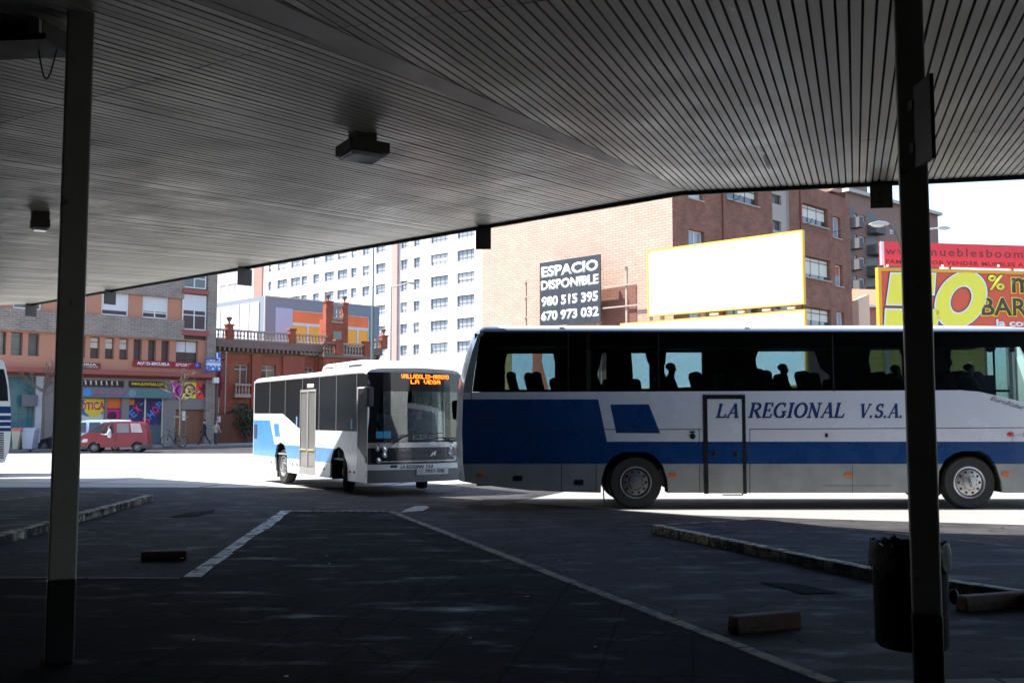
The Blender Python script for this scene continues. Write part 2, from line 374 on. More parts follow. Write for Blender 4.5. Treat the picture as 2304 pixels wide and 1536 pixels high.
# ================================================================== ground
def clip(poly, p, n):               # keep the side of the line where (q-p).n <= 0
    out = []
    for i in range(len(poly)):
        a = poly[i]; b = poly[(i+1) % len(poly)]
        da = (a[0]-p[0])*n[0]+(a[1]-p[1])*n[1]; db = (b[0]-p[0])*n[0]+(b[1]-p[1])*n[1]
        if da <= 0: out.append(a)
        if da*db < 0:
            t = da/(da-db); out.append((a[0]+(b[0]-a[0])*t, a[1]+(b[1]-a[1])*t))
    return out
def gz(Y):                          # the yard falls gently away from the station
    return 0.0 if Y < 22 else (-0.0125*(Y-22) if Y < 50 else -0.35)
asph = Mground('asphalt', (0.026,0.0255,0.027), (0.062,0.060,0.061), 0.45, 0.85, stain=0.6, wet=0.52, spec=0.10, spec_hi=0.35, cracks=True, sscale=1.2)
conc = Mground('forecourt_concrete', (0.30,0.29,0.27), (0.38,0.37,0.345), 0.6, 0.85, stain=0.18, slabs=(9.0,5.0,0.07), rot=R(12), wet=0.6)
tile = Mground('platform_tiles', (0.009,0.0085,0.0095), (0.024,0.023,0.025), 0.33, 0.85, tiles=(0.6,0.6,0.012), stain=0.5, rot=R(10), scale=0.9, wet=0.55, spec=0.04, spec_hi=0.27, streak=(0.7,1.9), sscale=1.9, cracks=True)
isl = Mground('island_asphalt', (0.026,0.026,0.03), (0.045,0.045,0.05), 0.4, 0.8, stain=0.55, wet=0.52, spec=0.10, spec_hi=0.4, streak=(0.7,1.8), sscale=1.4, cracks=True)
b = MB()
ys = [-60, -8, 6, 14, 22, 26, 30, 35, 40, 45, 50, 70, 120, 250, 600, 1600]
xs = [-1400, -300, -100, -50, -30, -20, -10, 0, 10, 20, 30, 50, 100, 300, 1400]
vs = [(x, y, gz(y)) for y in ys for x in xs]; k = len(xs)
b.add(vs, [(j*k+i, j*k+i+1, (j+1)*k+i+1, (j+1)*k+i) for j in range(len(ys)-1) for i in range(k-1)])
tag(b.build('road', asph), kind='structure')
# pale concrete forecourt beyond the bus lane
b = MB()
fy = [(26.2, -60, -4.6), (30, -60, 2), (35, -60, 30), (40, -60, 30), (45, -60, 30), (50, -60, 30), (58.5, -60, 30)]
for (ya, xa, xb), (yb, xc, xd) in zip(fy, fy[1:]):
    b.poly([(xa,ya,gz(ya)+0.006), (xb,ya,gz(ya)+0.006), (xd,yb,gz(yb)+0.006), (xc,yb,gz(yb)+0.006)])
tag(b.build('forecourt', conc), kind='structure')
conc2 = Mground('sunlit_lane_concrete', (0.21,0.20,0.19), (0.27,0.26,0.245), 0.6, 0.85, stain=0.2, wet=0.6)  # sunlit strip put in as paler ground, near edge cut along the canopy shadow
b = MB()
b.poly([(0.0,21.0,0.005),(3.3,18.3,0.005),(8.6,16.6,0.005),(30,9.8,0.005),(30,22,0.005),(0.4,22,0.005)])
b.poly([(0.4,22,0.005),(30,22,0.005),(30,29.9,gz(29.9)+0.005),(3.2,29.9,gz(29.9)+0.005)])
tag(b.build('sunlit_bus_lane', conc2), kind='structure')

# raised platforms (the tongue between the bays) with kerb stones
white_k = Mchip('worn_white_kerb_paint', (0.70,0.71,0.70), (0.12,0.115,0.11), 0.53, 5.0)
yell_k = Mchip('worn_yellow_kerb_paint', (0.21,0.16,0.08), (0.05,0.045,0.04), 0.51, 4.0)
mix_k = Mchip('chipped_white_yellow_kerb', (0.40,0.36,0.25), (0.08,0.075,0.065), 0.5, 6.0)
PZ = 0.13
g = lambda px, py, z=PZ: tuple(GZ(px, py, z)[:2])
A0 = g(0, 1299); A1 = g(405, 1298); A2 = g(628, 1148); A3 = g(884, 1150); A4 = g(1890, 1533)
plat = [(-22, A0[1]), A1, A2, A3, A4, (14, A4[1]+1.0), (14, -9), (-22, -9)]
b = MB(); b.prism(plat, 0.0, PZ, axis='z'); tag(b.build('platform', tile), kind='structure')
def kerb_run(name, pts, wdt, z, mat, side, gap=0.012, step=1.0, rnd=0.01, chips=0.0):
    """row of kerb stones along a line, one sheet of stones standing a few mm proud of the paving"""
    bb = MB()
    for p, q in zip(pts, pts[1:]):
        p = Vector(p); q = Vector(q); L = (q-p).length; n = max(1, round(L/step)); d = (q-p)/L; nn = Vector((-d.y, d.x))*side
        for i in range(n):
            a = p + d*(L*i/n+gap/2); c = p + d*(L*(i+1)/n-gap/2); dz = random.uniform(-rnd, rnd)*0.4; ww = wdt*random.uniform(1-chips, 1)
            vv = [a, c, c+nn*ww, a+nn*wdt*random.uniform(1-chips, 1)]
            bb.prism([(v.x, v.y) for v in vv], 0.001, z+0.006+dz, axis='z')
    o = bb.build(name, mat, bevel=0.012); tag(o, kind='structure'); return o
kerb_run('kerb', [A1, A2], 0.22, PZ, white_k, -1, step=0.9, chips=0.3)
kerb_run('kerb', [A2, A3], 0.10, PZ, mix_k, -1)
kerb_run('kerb', [A3, A4], 0.14, PZ, yell_k, -1, step=1.0, chips=0.12)
kerb_run('kerb', [(-22, A0[1]), A1], 0.12, PZ, M('dull_kerb', (0.12,0.11,0.10), 0.8, var=0.3), -1)
kerb_run('kerb', [A4, (14, A4[1]+1.0)], 0.14, PZ, M('dull_kerb', (0.12,0.11,0.10)), -1)
# the long island on the left and on the right
I = [g(342, 1113), g(166, 1106), g(86, 1115), g(-160, 1140), (-12.0, 11.2), (-8.2, A0[1]+0.05), g(0, 1206)]
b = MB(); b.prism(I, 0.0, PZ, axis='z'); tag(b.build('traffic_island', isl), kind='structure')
kerb_run('kerb', [I[6], I[0]], 0.2, PZ, mix_k, 1, step=0.8, chips=0.15)
kerb_run('kerb', [I[0], I[1], I[2], I[3]], 0.12, PZ, yell_k, 1)
J = [g(1462, 1181), g(1705, 1167), g(2304, 1230), g(2600, 1263), g(2560, 1372), g(2304, 1334), g(1955, 1281)]
b = MB(); b.prism(J, 0.0, PZ, axis='z'); tag(b.build('traffic_island', isl), kind='structure')
kerb_run('kerb', [J[0], J[6], J[5], J[4]], 0.17, PZ, mix_k, 1, step=0.85, chips=0.1)
kerb_run('kerb', [J[0], J[1], J[2], J[3]], 0.06, PZ, yell_k, -1)
# road marking: worn white arrow head, repair patches
mark = M('worn_road_paint', (0.36,0.36,0.35), 0.8, var=0.45, scale=5)
b = MB(); pts = [(897,1152),(948,1148),(962,1141),(955,1137),(930,1138),(912,1144)]
b.poly([(*GZ(x, y, 0.008)[:2], 0.008) for x, y in pts]); tag(b.build('road_marking', mark), kind='structure')
patch = M('tar_patch', (0.014,0.014,0.014), 0.9, var=0.3, scale=6, bump=0.3, spec=0.05)
b = MB()
for pts in ([(372,1163),(420,1152),(480,1146),(478,1152),(440,1160)], [(1700,1308),(1790,1312),(1885,1332),(1800,1334),(1760,1322)]):
    b.poly([(*GZ(x, y, 0.009)[:2], 0.009) for x, y in pts])
tag(b.build('tar_patch', patch), kind='structure')
# litter: pale scraps trodden into the platform
b = MB()
for (x, y) in [(731,1251),(737,1269),(405,1257),(1034,1427),(1054,1437),(1335,1457),(640,1524),(1255,1262),(1182,1343),(431,1441)]:
    p = GZ(x, y, PZ); s = random.uniform(0.008, 0.02); a = random.random()*3
    b.prism([(p.x+s*math.cos(a+t)*random.uniform(.6,1.3), p.y+s*math.sin(a+t)*random.uniform(.6,1.3)) for t in (0,1.3,2.6,4.1,5.2)], PZ+0.008, PZ+0.012, axis='z')
tag(b.build('litter_scraps', M('paper', (0.45,0.45,0.42), 0.8, var=0)), 'pale scraps of litter trodden into the dark platform paving', 'litter', kind='stuff')

# ================================================================== canopy
HC = 3.60; ZE = CAMZ + HC; KS = 0.072
C1 = GZ(1530, 431, ZE).xy; C2 = GZ(67, 683, ZE).xy; RR = GZ(2304, 394, ZE).xy
el = (C2-C1).normalized(); er = (RR-C1).normalized()
nl = Vector((el.y, -el.x)); nl = nl if nl.y > 0 else -nl
nr = Vector((er.y, -er.x)); nr = nr if nr.y > 0 else -nr
dl = lambda p: (C1.x-p[0])*nl.x + (C1.y-p[1])*nl.y
dr = lambda p: (C1.x-p[0])*nr.x + (C1.y-p[1])*nr.y
def zc(p, side): return ZE - KS*(dl(p) if side == 'l' else dr(p))
R2 = C1 + er*17.0
C3 = C2 + Vector((-7.5, -1.2))
hip = (nl+nr).normalized(); B_ = C1 - hip*27.0
left_poly = [tuple(C1), tuple(C2), tuple(C3), (C3.x, -9.5), (B_.x, -9.5)]
# the hip meets y=-9.5 here
tb = (C1.y+9.5)/hip.y; Bx = C1.x - hip.x*tb
left_poly = [tuple(C1), tuple(C2), tuple(C3), (C3.x, -9.5), (Bx, -9.5)]
right_poly = [tuple(C1), (Bx, -9.5), (R2.x+2, -9.5), (R2.x+2, R2.y-0.5), tuple(R2)]
canopy = thing('bus_station_canopy', (0, 8, 0), 0, 'wide dark station canopy of ribbed metal over the platforms', 'canopy')
SH = Vector((0, -8))
def soffit(poly, side, ang, name, mat, pitch=0.096, slot=0.021, seam=(9.0,)):
    d = Vector((math.sin(R(ang)), math.cos(R(ang)))); c = Vector((d.y, -d.x)); b = MB()
    ss = [p[0]*c.x+p[1]*c.y for p in poly]; s = min(ss)
    while s < max(ss):
        q = clip(poly, tuple(c*(s+pitch-slot)), tuple(c)); q = clip(q, tuple(c*s), tuple(-c)) if len(q) > 2 else q
        if len(q) > 2:
            # cross joints: split the pan where sheets end
            off = C1.dot(d)
            cuts = [off-3.1, off-9.2, off-15.3]; pieces = []
            hi = q
            for cu in cuts:
                lo = clip(hi, tuple(d*(cu-0.006)), tuple(d)); up = clip(hi, tuple(d*(cu+0.006)), tuple(-d))
                if len(up) > 2: pieces.append(up)
                hi = lo
                if len(hi) < 3: break
            if len(hi) > 2: pieces.append(hi)
            dz = random.uniform(-0.002, 0.002)
            rl = random.gauss(0, 0.016) + (0.05 if random.random() < 0.13 else 0)
            for q in pieces:
                n = len(q); sg = random.uniform(-0.0015, 0.0015)+dz
                lo = [(x, y-8, zc((x,y),side)+sg+rl*((x*c.x+y*c.y)-s-0.037)) for x, y in q]; hi_ = [(x, y-8, zc((x,y),side)+0.045) for x, y in q]
                b.add(lo+hi_, [tuple(range(n))] + [(i, (i+1) % n, n+(i+1) % n, n+i) for i in range(n)])
        s += pitch
    return b.build(name, mat, canopy)
# aged white-painted sheet: stains, peeling paint
def Msoffit():
    m = M('soffit_paint', (0.46,0.455,0.40), 0.38, var=0.10, scale=1.2, spec=0.35); t = m.node_tree; N = t.nodes; L = t.links
    bs = N['Principled BSDF']; src = bs.inputs['Base Color'].links[0].from_socket
    tc = N.new('ShaderNodeTexCoord'); nz = N.new('ShaderNodeTexNoise'); nz.inputs['Scale'].default_value = 2.6; nz.inputs['Detail'].default_value = 12; nz.inputs['Roughness'].default_value = 0.75
    L.new(tc.outputs['Object'], nz.inputs[0])
    mr = N.new('ShaderNodeMapRange'); mr.inputs[1].default_value = 0.655; mr.inputs[2].default_value = 0.71; mr.inputs[3].default_value = 1.0; mr.inputs[4].default_value = 1.9
    L.new(nz.outputs['Fac'], mr.inputs[0])
    mx = N.new('ShaderNodeMix'); mx.data_type = 'RGBA'; mx.blend_type = 'MULTIPLY'; mx.inputs[0].default_value = 1
    L.new(src, mx.inputs[6]); L.new(mr.outputs[0], mx.inputs[7]); L.new(mx.outputs[2], bs.inputs['Base Color'])
    return m
sm = Msoffit()
soffit(left_poly, 'l', 31, 'ribbed_soffit', sm)
soffit(right_poly, 'r', 19, 'ribbed_soffit', sm)
dark = M('soffit_void', (0.05,0.05,0.048), 0.9, var=0)
b = MB()
for poly, sd_ in ((left_poly, 'l'), (right_poly, 'r')):
    n = len(poly); lo = [(x, y-8, zc((x,y),sd_)+0.047) for x, y in poly]; hi_ = [(x, y-8, zc((x,y),sd_)+0.42) for x, y in poly]
    b.add(lo+hi_, [tuple(range(n-1,-1,-1)), tuple(range(n, 2*n))] + [(i, (i+1) % n, n+(i+1) % n, n+i) for i in range(n)])
b.build('roof_deck', dark, canopy)
# hip cover strip (two flat flashings folded along the hip)
b = MB(); wv = 0.28
pa = C1 - hip*0.05; pb = C1 - hip*26
for sgn, sd_ in ((1, 'l'), (-1, 'r')):
    nn = Vector((-hip.y, hip.x))*sgn*wv
    q = [pa, pa+nn*0.25, pb+nn, pb]
    b.add([(p.x, p.y-8, zc(p, sd_)-0.006) for p in q] + [(p.x, p.y-8, zc(p, sd_)-0.001) for p in q], [(0,1,2,3),(7,6,5,4),(0,4,5,1),(1,5,6,2),(2,6,7,3),(3,7,4,0)])
b.build('hip_flashing', M('flashing', (0.5,0.5,0.48), 0.5, var=0.15, scale=2), canopy)
# scrawled marks on one sheet of the right soffit
def soffit_hit(px, py, side):
    d = ray(px, py); c0 = Vector((0,0,CAMZ)); t0, t1 = 0.5, 40.0
    for _ in range(60):
        tm = (t0+t1)/2; p = c0+d*tm
        if p.z < zc(p.xy, side): t0 = tm
        else: t1 = tm
    return c0+d*t0
pa_ = soffit_hit(1711, 331, 'r'); pb_ = soffit_hit(1727, 381, 'r'); dv = (pb_-pa_); nv_ = Vector((dv.y,-dv.x,0)).normalized(); b = MB(); rnd = random.Random(4)
for i in range(15):
    if i in (3,4): continue
    c_ = pa_+dv*(i/15); e_ = dv.normalized()*0.022; k_ = nv_*rnd.uniform(0.012,0.03); f_ = nv_*rnd.uniform(-0.008,0.008)
    q_ = [c_-k_+f_, c_-k_+e_*rnd.uniform(.6,1.4)+f_, c_+k_+e_*rnd.uniform(.6,1.4)+f_, c_+k_+f_]
    b.add([(v.x, v.y-8, v.z-0.012) for v in q_]+[(v.x, v.y-8, v.z-0.008) for v in q_], [(0,1,2,3),(7,6,5,4),(0,4,5,1),(1,5,6,2),(2,6,7,3),(3,7,4,0)])
b.build('scrawled_marks', M('scrawl_black', (0.015,0.015,0.015), 0.7, var=0), canopy)
# dark gutter lip along the edges
b = MB()
def lip(p, q, nn, t0=0.0):
    p = Vector(p); q = Vector(q)
    pts = [p, q, q+nn*0.05, p+nn*0.05]
    b.prism([(v.x, v.y-8) for v in pts], ZE-0.06, ZE+0.44, axis='z')
lip(C1, C2, nl); lip(C1+er*0.02, R2, nr)
b.build('gutter', M('gutter_black', (0.02,0.02,0.022), 0.6, var=0.2), canopy)

# unseen station walls behind the platform, added to keep light out of the hall
sb = thing('unseen_station_walls', (0, -9, 0), 0, 'unseen dark station walls added around the platform to darken the hall', 'building')
wm = M('station_wall_paint', (0.10,0.095,0.09), 0.8, var=0.2)
b = MB(); b.box(-28, 24, 0, 0.4, 0, 6); b.build('wall', wm, sb)
b = MB(); b.box(-23.6, -23.2, 0.41, 25, 0, 6); b.build('added_shade_wall', wm, sb)  # unseen wing, added to block light from the left
for x in range(-20, 15, 5):
    b = MB(); b.box(x, x+1.4, 0.403, 0.44, 0.13, 2.3); b.build('door', M('dark_door_glass', (0.03,0.03,0.035), 0.2, var=0), sb)

# ================================================================== columns, lamps, plates, bin
colp = Mchip('column_paint', (0.32,0.31,0.28), (0.10,0.06,0.04), 0.66, 5.0, 0.55)
colb = M('column_black_base', (0.012,0.012,0.014), 0.5, var=0.2)
def column(P, deg, side, ztop, zb, label):
    t = thing('canopy_column', P, deg, label, 'column', 'steel columns holding up the canopy')
    b = MB(); h = side/2
    b.box(-h,h,-h,h,zb,ztop); b.build('shaft', colp, t, bevel=0.012)
    b = MB(); b.box(-h-0.003,h+0.003,-h-0.003,h+0.003,0.0,zb); b.build('painted_base', colb, t, bevel=0.012)
    return t
LP = GZ(128, 1487, PZ)
zt = zc(LP.xy, 'l')+0.04
lz = PY(127, 1300, LP.y).z - PZ
column(LP, 26, 0.177, zt-PZ, lz, 'grey square steel column with black painted foot, left of the bays')
RP = PY(2078, 1300, 6.0); RP.z = PZ
column(RP, -19, 0.162, zc(RP.xy, 'r')+0.04-PZ, 0.5, 'dark steel column with the black litter bin hung on it')
# plate standing out from the right column near the roof
q = PY(2098, 160, 5.55); q2 = PY(2102, 352, 5.55)
t = thing('bay_sign', (q.x, 5.97, q2.z), 0, 'thin dark sign plate sticking out of the right column near the roof', 'sign')
b = MB(); b.box(-0.012, 0.012, -0.38, -0.14, 0, q.z-q2.z); b.build('plate', M('dark_sign', (0.03,0.03,0.032), 0.45, var=0.2), t, bevel=0.003)
for zz in (0.1, 0.36):
    b = MB(); b.box(-0.02,0.05,-0.14,-0.08,zz,zz+0.06); b.build('bracket', colb, t)
# hanging dark box upper left with its bracket and cable
q = PY(-40, 104, 7.0)
t = thing('hanging_sign_box', (PY(60,100,7.1).x, 7.1, PY(60,104,7.1).z), -6, 'black box sign hung from the roof beside the left column', 'sign')
b = MB(); b.box(-0.75, 0.2, -0.16, 0.16, 0.02, 0.62); b.build('case', M('black_case', (0.006,0.006,0.007), 0.5, var=0.2), t, bevel=0.01)
b = MB(); b.box(-0.8, 0.24, -0.18, 0.18, -0.025, 0.018); b.build('bottom_rail', M('black_case', (0.006,0.006,0.007)), t)
for x in (-0.5, 0.17):
    b = MB(); b.cyl((x,0,0.62),(x,0,1.1),0.014); b.build('hanger', colb, t)
b = MB(); b.box(0.12,0.2,-0.2,-0.165,0.02,0.12); b.build('bracket', M('pale_clip', (0.3,0.3,0.3), 0.5, var=0), t)
t = MB(); P0 = PY(82, 112, 7.1); pts = []
for i in range(13):
    u = i/12; pts.append((P0.x+0.14*u, 7.1, P0.z-0.21*math.sin(math.pi*u)+0.01*u - 0.02*math.sin(5*u)))
tag(t.tube(pts, 0.006, 6).build('cable_loop', colb), 'thin black cable loop hanging beside the left column', 'cable')

def lampbox(px, py, ppx, label):
    # where the pixel ray meets the left soffit
    d = ray(px, py); c0 = Vector((0,0,CAMZ)); tt = 1.0
    for _ in range(60):
        p = c0 + d*tt; tt += (zc(p.xy, 'l')-p.z)/(d.z+KS*(d.x*nl.x+d.y*nl.y)*-1)
    p = c0 + d*tt
    t = thing('ceiling_lamp', (p.x, p.y, p.z-0.235), 31, label, 'ceiling lamp', 'box lamps under the canopy')
    s = ppx*p.y/FPX/1.17
    b = MB(); b.box(-s/2, s/2, -s/2, s/2, 0.0, 0.12); b.build('housing', M('lamp_housing', (0.09,0.075,0.065), 0.6, var=0.2), t, bevel=0.008)
    b = MB(); b.box(-s/2+0.03, s/2-0.03, -s/2+0.03, s/2-0.03, -0.045, -0.001); b.build('glass_cover', M('lamp_glass', (0.7,0.73,0.78), 0.12, var=0.1), t, bevel=0.02)
    b = MB(); b.box(-0.12, 0.12, -0.12, 0.12, 0.121, 0.26); b.build('mounting_block', M('lamp_housing', (0,0,0)), t)
lampbox(812, 303, 112, 'dark square box lamp under the soffit above the small bus')
lampbox(86, 478, 46, 'small dark box lamp under the soffit left of the left column')

def plate(px0, px1, py1, line, label, txt=None, deg=0, w=None, dn=0.36):
    """number plate hung under the canopy edge"""
    O, e = line; c = (px0+px1)/2.0; r = ray(c, 700); k = r.x/r.y
    tt = (k*O.y-O.x)/(e.x-k*e.y); p = O + e*tt
    t = thing('bay_number_plate', (p.x-0.03*nl.x*0, p.y-0.06, ZE-0.06-dn), deg, label, 'sign', 'bay number plates hung along the canopy edge')
    ww = w or abs(px1-px0)*p.y/FPX
    b = MB(); b.box(-ww/2, ww/2, -0.012, 0.012, 0, dn); b.build('plate', M('number_plate_grey', (0.045,0.04,0.035), 0.6, var=0.2), t, bevel=0.004)
    b = MB(); b.box(-ww/2+0.03, ww/2-0.03, 0.0125, 0.03, dn-0.1, dn+0.1); b.build('hanger', colb, t)
    if txt: text('number', txt, M('number_black', (0.01,0.01,0.01), 0.5, var=0), t, 0.0, dn*0.47, dn*0.5, y=-0.0145, bold=0.02)
EL = (C1, el); ER = (C1, er)
plate(1958, 2007, 462, ER, 'grey square bay plate with the number 5 beside the right column', '5', -8, dn=0.36)
plate(1066, 1101, 540, EL, 'blank grey bay plate above the gap between the two buses', None, -6, dn=0.40)
plate(537, 556, 625, EL, 'blank dark bay plate in front of the white flats', None, 45, w=0.38, dn=0.40)
plate(238, 250, 677, EL, 'narrow dark bay plate right of the left column', None, 58, w=0.38, dn=0.36)
plate(60, 74, 711, EL, 'bay plate at the far end of the canopy edge, left of the left column', None, 60, w=0.38, dn=0.36)

# litter bin on the right column
BX = PY(2043, 1300, 6.36)
t = thing('litter_bin', (BX.x, 6.36, PY(2043, 1452, 6.36).z), 0, 'black cylindrical litter bin lined with a bag, hung on the right column', 'litter bin')
r_ = 0.5*156*6.36/FPX; hh = PY(2043, 1222, 6.36).z - PY(2043, 1452, 6.36).z
bin_m = M('bin_black', (0.004,0.004,0.005), 0.7, var=0.2, bump=0.1, scale=8, spec=0.08)
b = MB(); b.lathe([(0.0,0.0),(r_*0.9,0.0),(r_*0.98,0.02),(r_,hh*0.5),(r_,hh),(r_-0.012,hh),(r_-0.02,0.03),(0,0.03)], (0,0,0), n=32); b.build('drum', bin_m, t, smooth=True)
b = MB(); prof = []
n = 40
for i in range(n):
    pass
bag = MB(); k = 5; vs = []
for i in range(n):
    a = 2*math.pi*i/n; wv = 0.012*math.sin(i*2.7)+0.008*math.sin(i*5.1+1)
    for j, (rr, zz) in enumerate([(r_-0.016, hh-0.25), (r_-0.012, hh+0.005+wv*0.6), (r_+0.012, hh+0.012+wv), (r_+0.018+wv*0.5, hh-0.06+wv), (r_+0.014+abs(wv)*0.8, hh-0.15-0.03*math.sin(i*0.9)+wv*2)]):
        vs.append((rr*math.cos(a), rr*math.sin(a), zz))
bag.add(vs, [(i*k+j, ((i+1)%n)*k+j, ((i+1)%n)*k+j+1, i*k+j+1) for i in range(n) for j in range(k-1)])
bag.build('bin_bag', M('bag_plastic', (0.004,0.004,0.005), 0.5, var=0.2, bump=0.6, scale=14, spec=0.2), t, smooth=True)
b = MB(); b.ball((r_+0.03,-0.05,hh-0.32),0.03,0.03,0.05); b.build('latch', M('bag_plastic', (0,0,0)), t)
for zz in (0.72, 0.3):
    b = MB(); b.box(-0.09,-0.03,-r_-0.10,-r_+0.01,hh*zz,hh*(zz+0.06)); b.build('bracket', colb, t)

# wheel stops in the bays
ws_m = Mchip('wheel_stop_paint', (0.075,0.026,0.010), (0.022,0.02,0.018), 0.55, 9.0)
def stop(pxa, pya, pxb, pyb, hgt, label):
    a = GZ(pxa, pya, 0); c = GZ(pxb, pyb, 0); d = c-a; L = d.length
    t = MB(); w_ = 0.16
    t.prism([(-w_/2,0),(w_/2,0),(w_/2-0.02,hgt),(-w_/2+0.02,hgt)], 0, L, axis='x')
    o = t.build('wheel_stop', ws_m, bevel=0.018)
    o.location = (a.x, a.y+0.08, 0.001); o.rotation_euler = (0, 0, math.atan2(d.y, d.x))
    tag(o, label, 'wheel stop', 'painted concrete wheel stops in the bays')
stop(308, 1263, 412, 1260, 0.115, 'worn red brown wheel stop in the left bay beside the white kerb')
stop(1648, 1428, 1797, 1414, 0.14, 'worn orange brown wheel stop in the bay left of the litter bin')
stop(2166, 1378, 2330, 1364, 0.14, 'worn brown wheel stop right of the litter bin, cut by the picture edge')
# ================================================================== vehicles
white_p = M('bus_white_paint', (0.78,0.79,0.80), 0.25, var=0.06, scale=1.1, coat=0.5, bump=0.05)
blue_p = M('bus_blue_paint', (0.003,0.036,0.135), 0.28, var=0.08, scale=1.5, coat=0.4)
grey_p = M('bus_grey_paint', (0.23,0.235,0.225), 0.42, var=0.3, scale=1.6, coat=0.3)
navy = M('lettering_navy', (0.006,0.03,0.12), 0.35, var=0)
black_p = M('bus_black', (0.012,0.012,0.014), 0.3, var=0.1)
rubber = M('tyre_rubber', (0.018,0.018,0.018), 0.85, var=0.25, scale=12)
chrome = M('rim_metal', (0.42,0.42,0.43), 0.35, metal=0.85, var=0.12, scale=6)
dull_metal = M('dull_rim', (0.18,0.18,0.19), 0.45, metal=0.6, var=0.2, scale=6)
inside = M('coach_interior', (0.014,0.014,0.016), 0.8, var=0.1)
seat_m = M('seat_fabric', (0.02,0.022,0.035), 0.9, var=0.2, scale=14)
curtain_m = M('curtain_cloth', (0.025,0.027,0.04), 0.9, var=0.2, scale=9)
amber = M('amber_lens', (0.55,0.11,0.01), 0.25, var=0)
redlens = M('red_lens', (0.45,0.02,0.015), 0.25, var=0)
seam_m = M('panel_gap', (0.03,0.03,0.035), 0.8, var=0)
coach_glass = Mglass('coach_tinted_glass', (0.56,0.66,0.69), 0.015)
bus_glass = Mglass('bus_side_glass', (0.30,0.34,0.33), 0.2, 1.0, 1.32)
clear_glass = Mglass('windscreen_glass', (0.80,0.86,0.86), 0.01, 1.0, 1.75)

def livery(name, outline, y0, y1, cuts, pick, mats, parent):
    """panel outline (x,z) extruded in y, cut along the livery lines, each piece painted by pick(x,z)"""
    me = bpy.data.meshes.new(name); bm = bmesh.new()
    a = [bm.verts.new((x, y0, z)) for x, z in outline]; c = [bm.verts.new((x, y1, z)) for x, z in outline]
    bm.faces.new(a); bm.faces.new(c[::-1]); n = len(a)
    for i in range(n): bm.faces.new((a[i], c[i], c[(i+1) % n], a[(i+1) % n]))
    bm.normal_update(); bmesh.ops.triangulate(bm, faces=bm.faces[:], quad_method='FIXED', ngon_method='EAR_CLIP')
    for (px, pz), (nx, nz) in cuts:
        bmesh.ops.bisect_plane(bm, geom=bm.verts[:]+bm.edges[:]+bm.faces[:], plane_co=(px,0,pz), plane_no=(nx,0,nz), dist=1e-5)
    bmesh.ops.recalc_face_normals(bm, faces=bm.faces[:])
    for f in bm.faces:
        p = f.calc_center_median(); f.material_index = pick(p.x, p.z)
    bm.to_mesh(me); bm.free()
    for m in mats: me.materials.append(m)
    o = bpy.data.objects.new(name, me); COL.objects.link(o); o.parent = parent; return o
def line_cut(p, q): # a cut through two (x,z) points
    d = (q[0]-p[0], q[1]-p[1]); return (p, (-d[1], d[0]))
def side_of(x, z, p, q): return (q[0]-p[0])*(z-p[1]) - (q[1]-p[1])*(x-p[0])

def wheel(parent, x, y, z, r, wid, rim, lug=10, steer=0.0, hub_txt=None, name='wheel', out=-1):
    """out=-1: outer face towards local -y"""
    o = MB(); rr = r*0.6
    o.lathe([(rr,0.02),(r*0.93,0.0),(r,0.05),(r,wid-0.05),(r*0.93,wid),(rr,wid-0.02)], (0,0,0), axis='y', n=40)
    for i in range(48):
        pass
    t = o.build(name, rubber, parent, smooth=True); t.location = (x, y, z); t.rotation_euler = (0, 0, steer)
    if out > 0: t.rotation_euler = (0, 0, math.pi+steer)
    b = MB(); b.lathe([(rr+0.004,0.012),(rr-0.01,0.004),(rr-0.03,0.012),(rr-0.035,0.06),(rr*0.86,0.07),(rr*0.80,0.03),(rr*0.5,0.012),(rr*0.42,0.012),(rr*0.40,-0.012),(rr*0.2,-0.02),(0,-0.02)], (0,0,0), axis='y', n=40)
    b.build('rim', rim, t, smooth=True)
    b = MB()
    for i in range(lug):
        a = 2*math.pi*i/lug; b.cyl((rr*0.66*math.cos(a), 0.028, rr*0.66*math.sin(a)), (rr*0.66*math.cos(a), 0.016, rr*0.66*math.sin(a)), rr*0.085, n=10)
    b.build('hand_hole', black_p, t)
    b = MB()
    for i in range(lug):
        a = 2*math.pi*(i+0.5)/lug; b.cyl((rr*0.5*math.cos(a), 0.02, rr*0.5*math.sin(a)), (rr*0.5*math.cos(a), -0.008, rr*0.5*math.sin(a)), rr*0.045, n=6)
    b.build('wheel_nut', rim, t)
    if hub_txt:
        q = text('hub_lettering', hub_txt, black_p, t, 0, 0, rr*0.16, y=-0.0235, rot=R(-75), bold=0.02)
    return t

coach_white = M('coach_white_paint', (0.52,0.54,0.57), 0.25, var=0.06, scale=1.1, coat=0.5, bump=0.05)
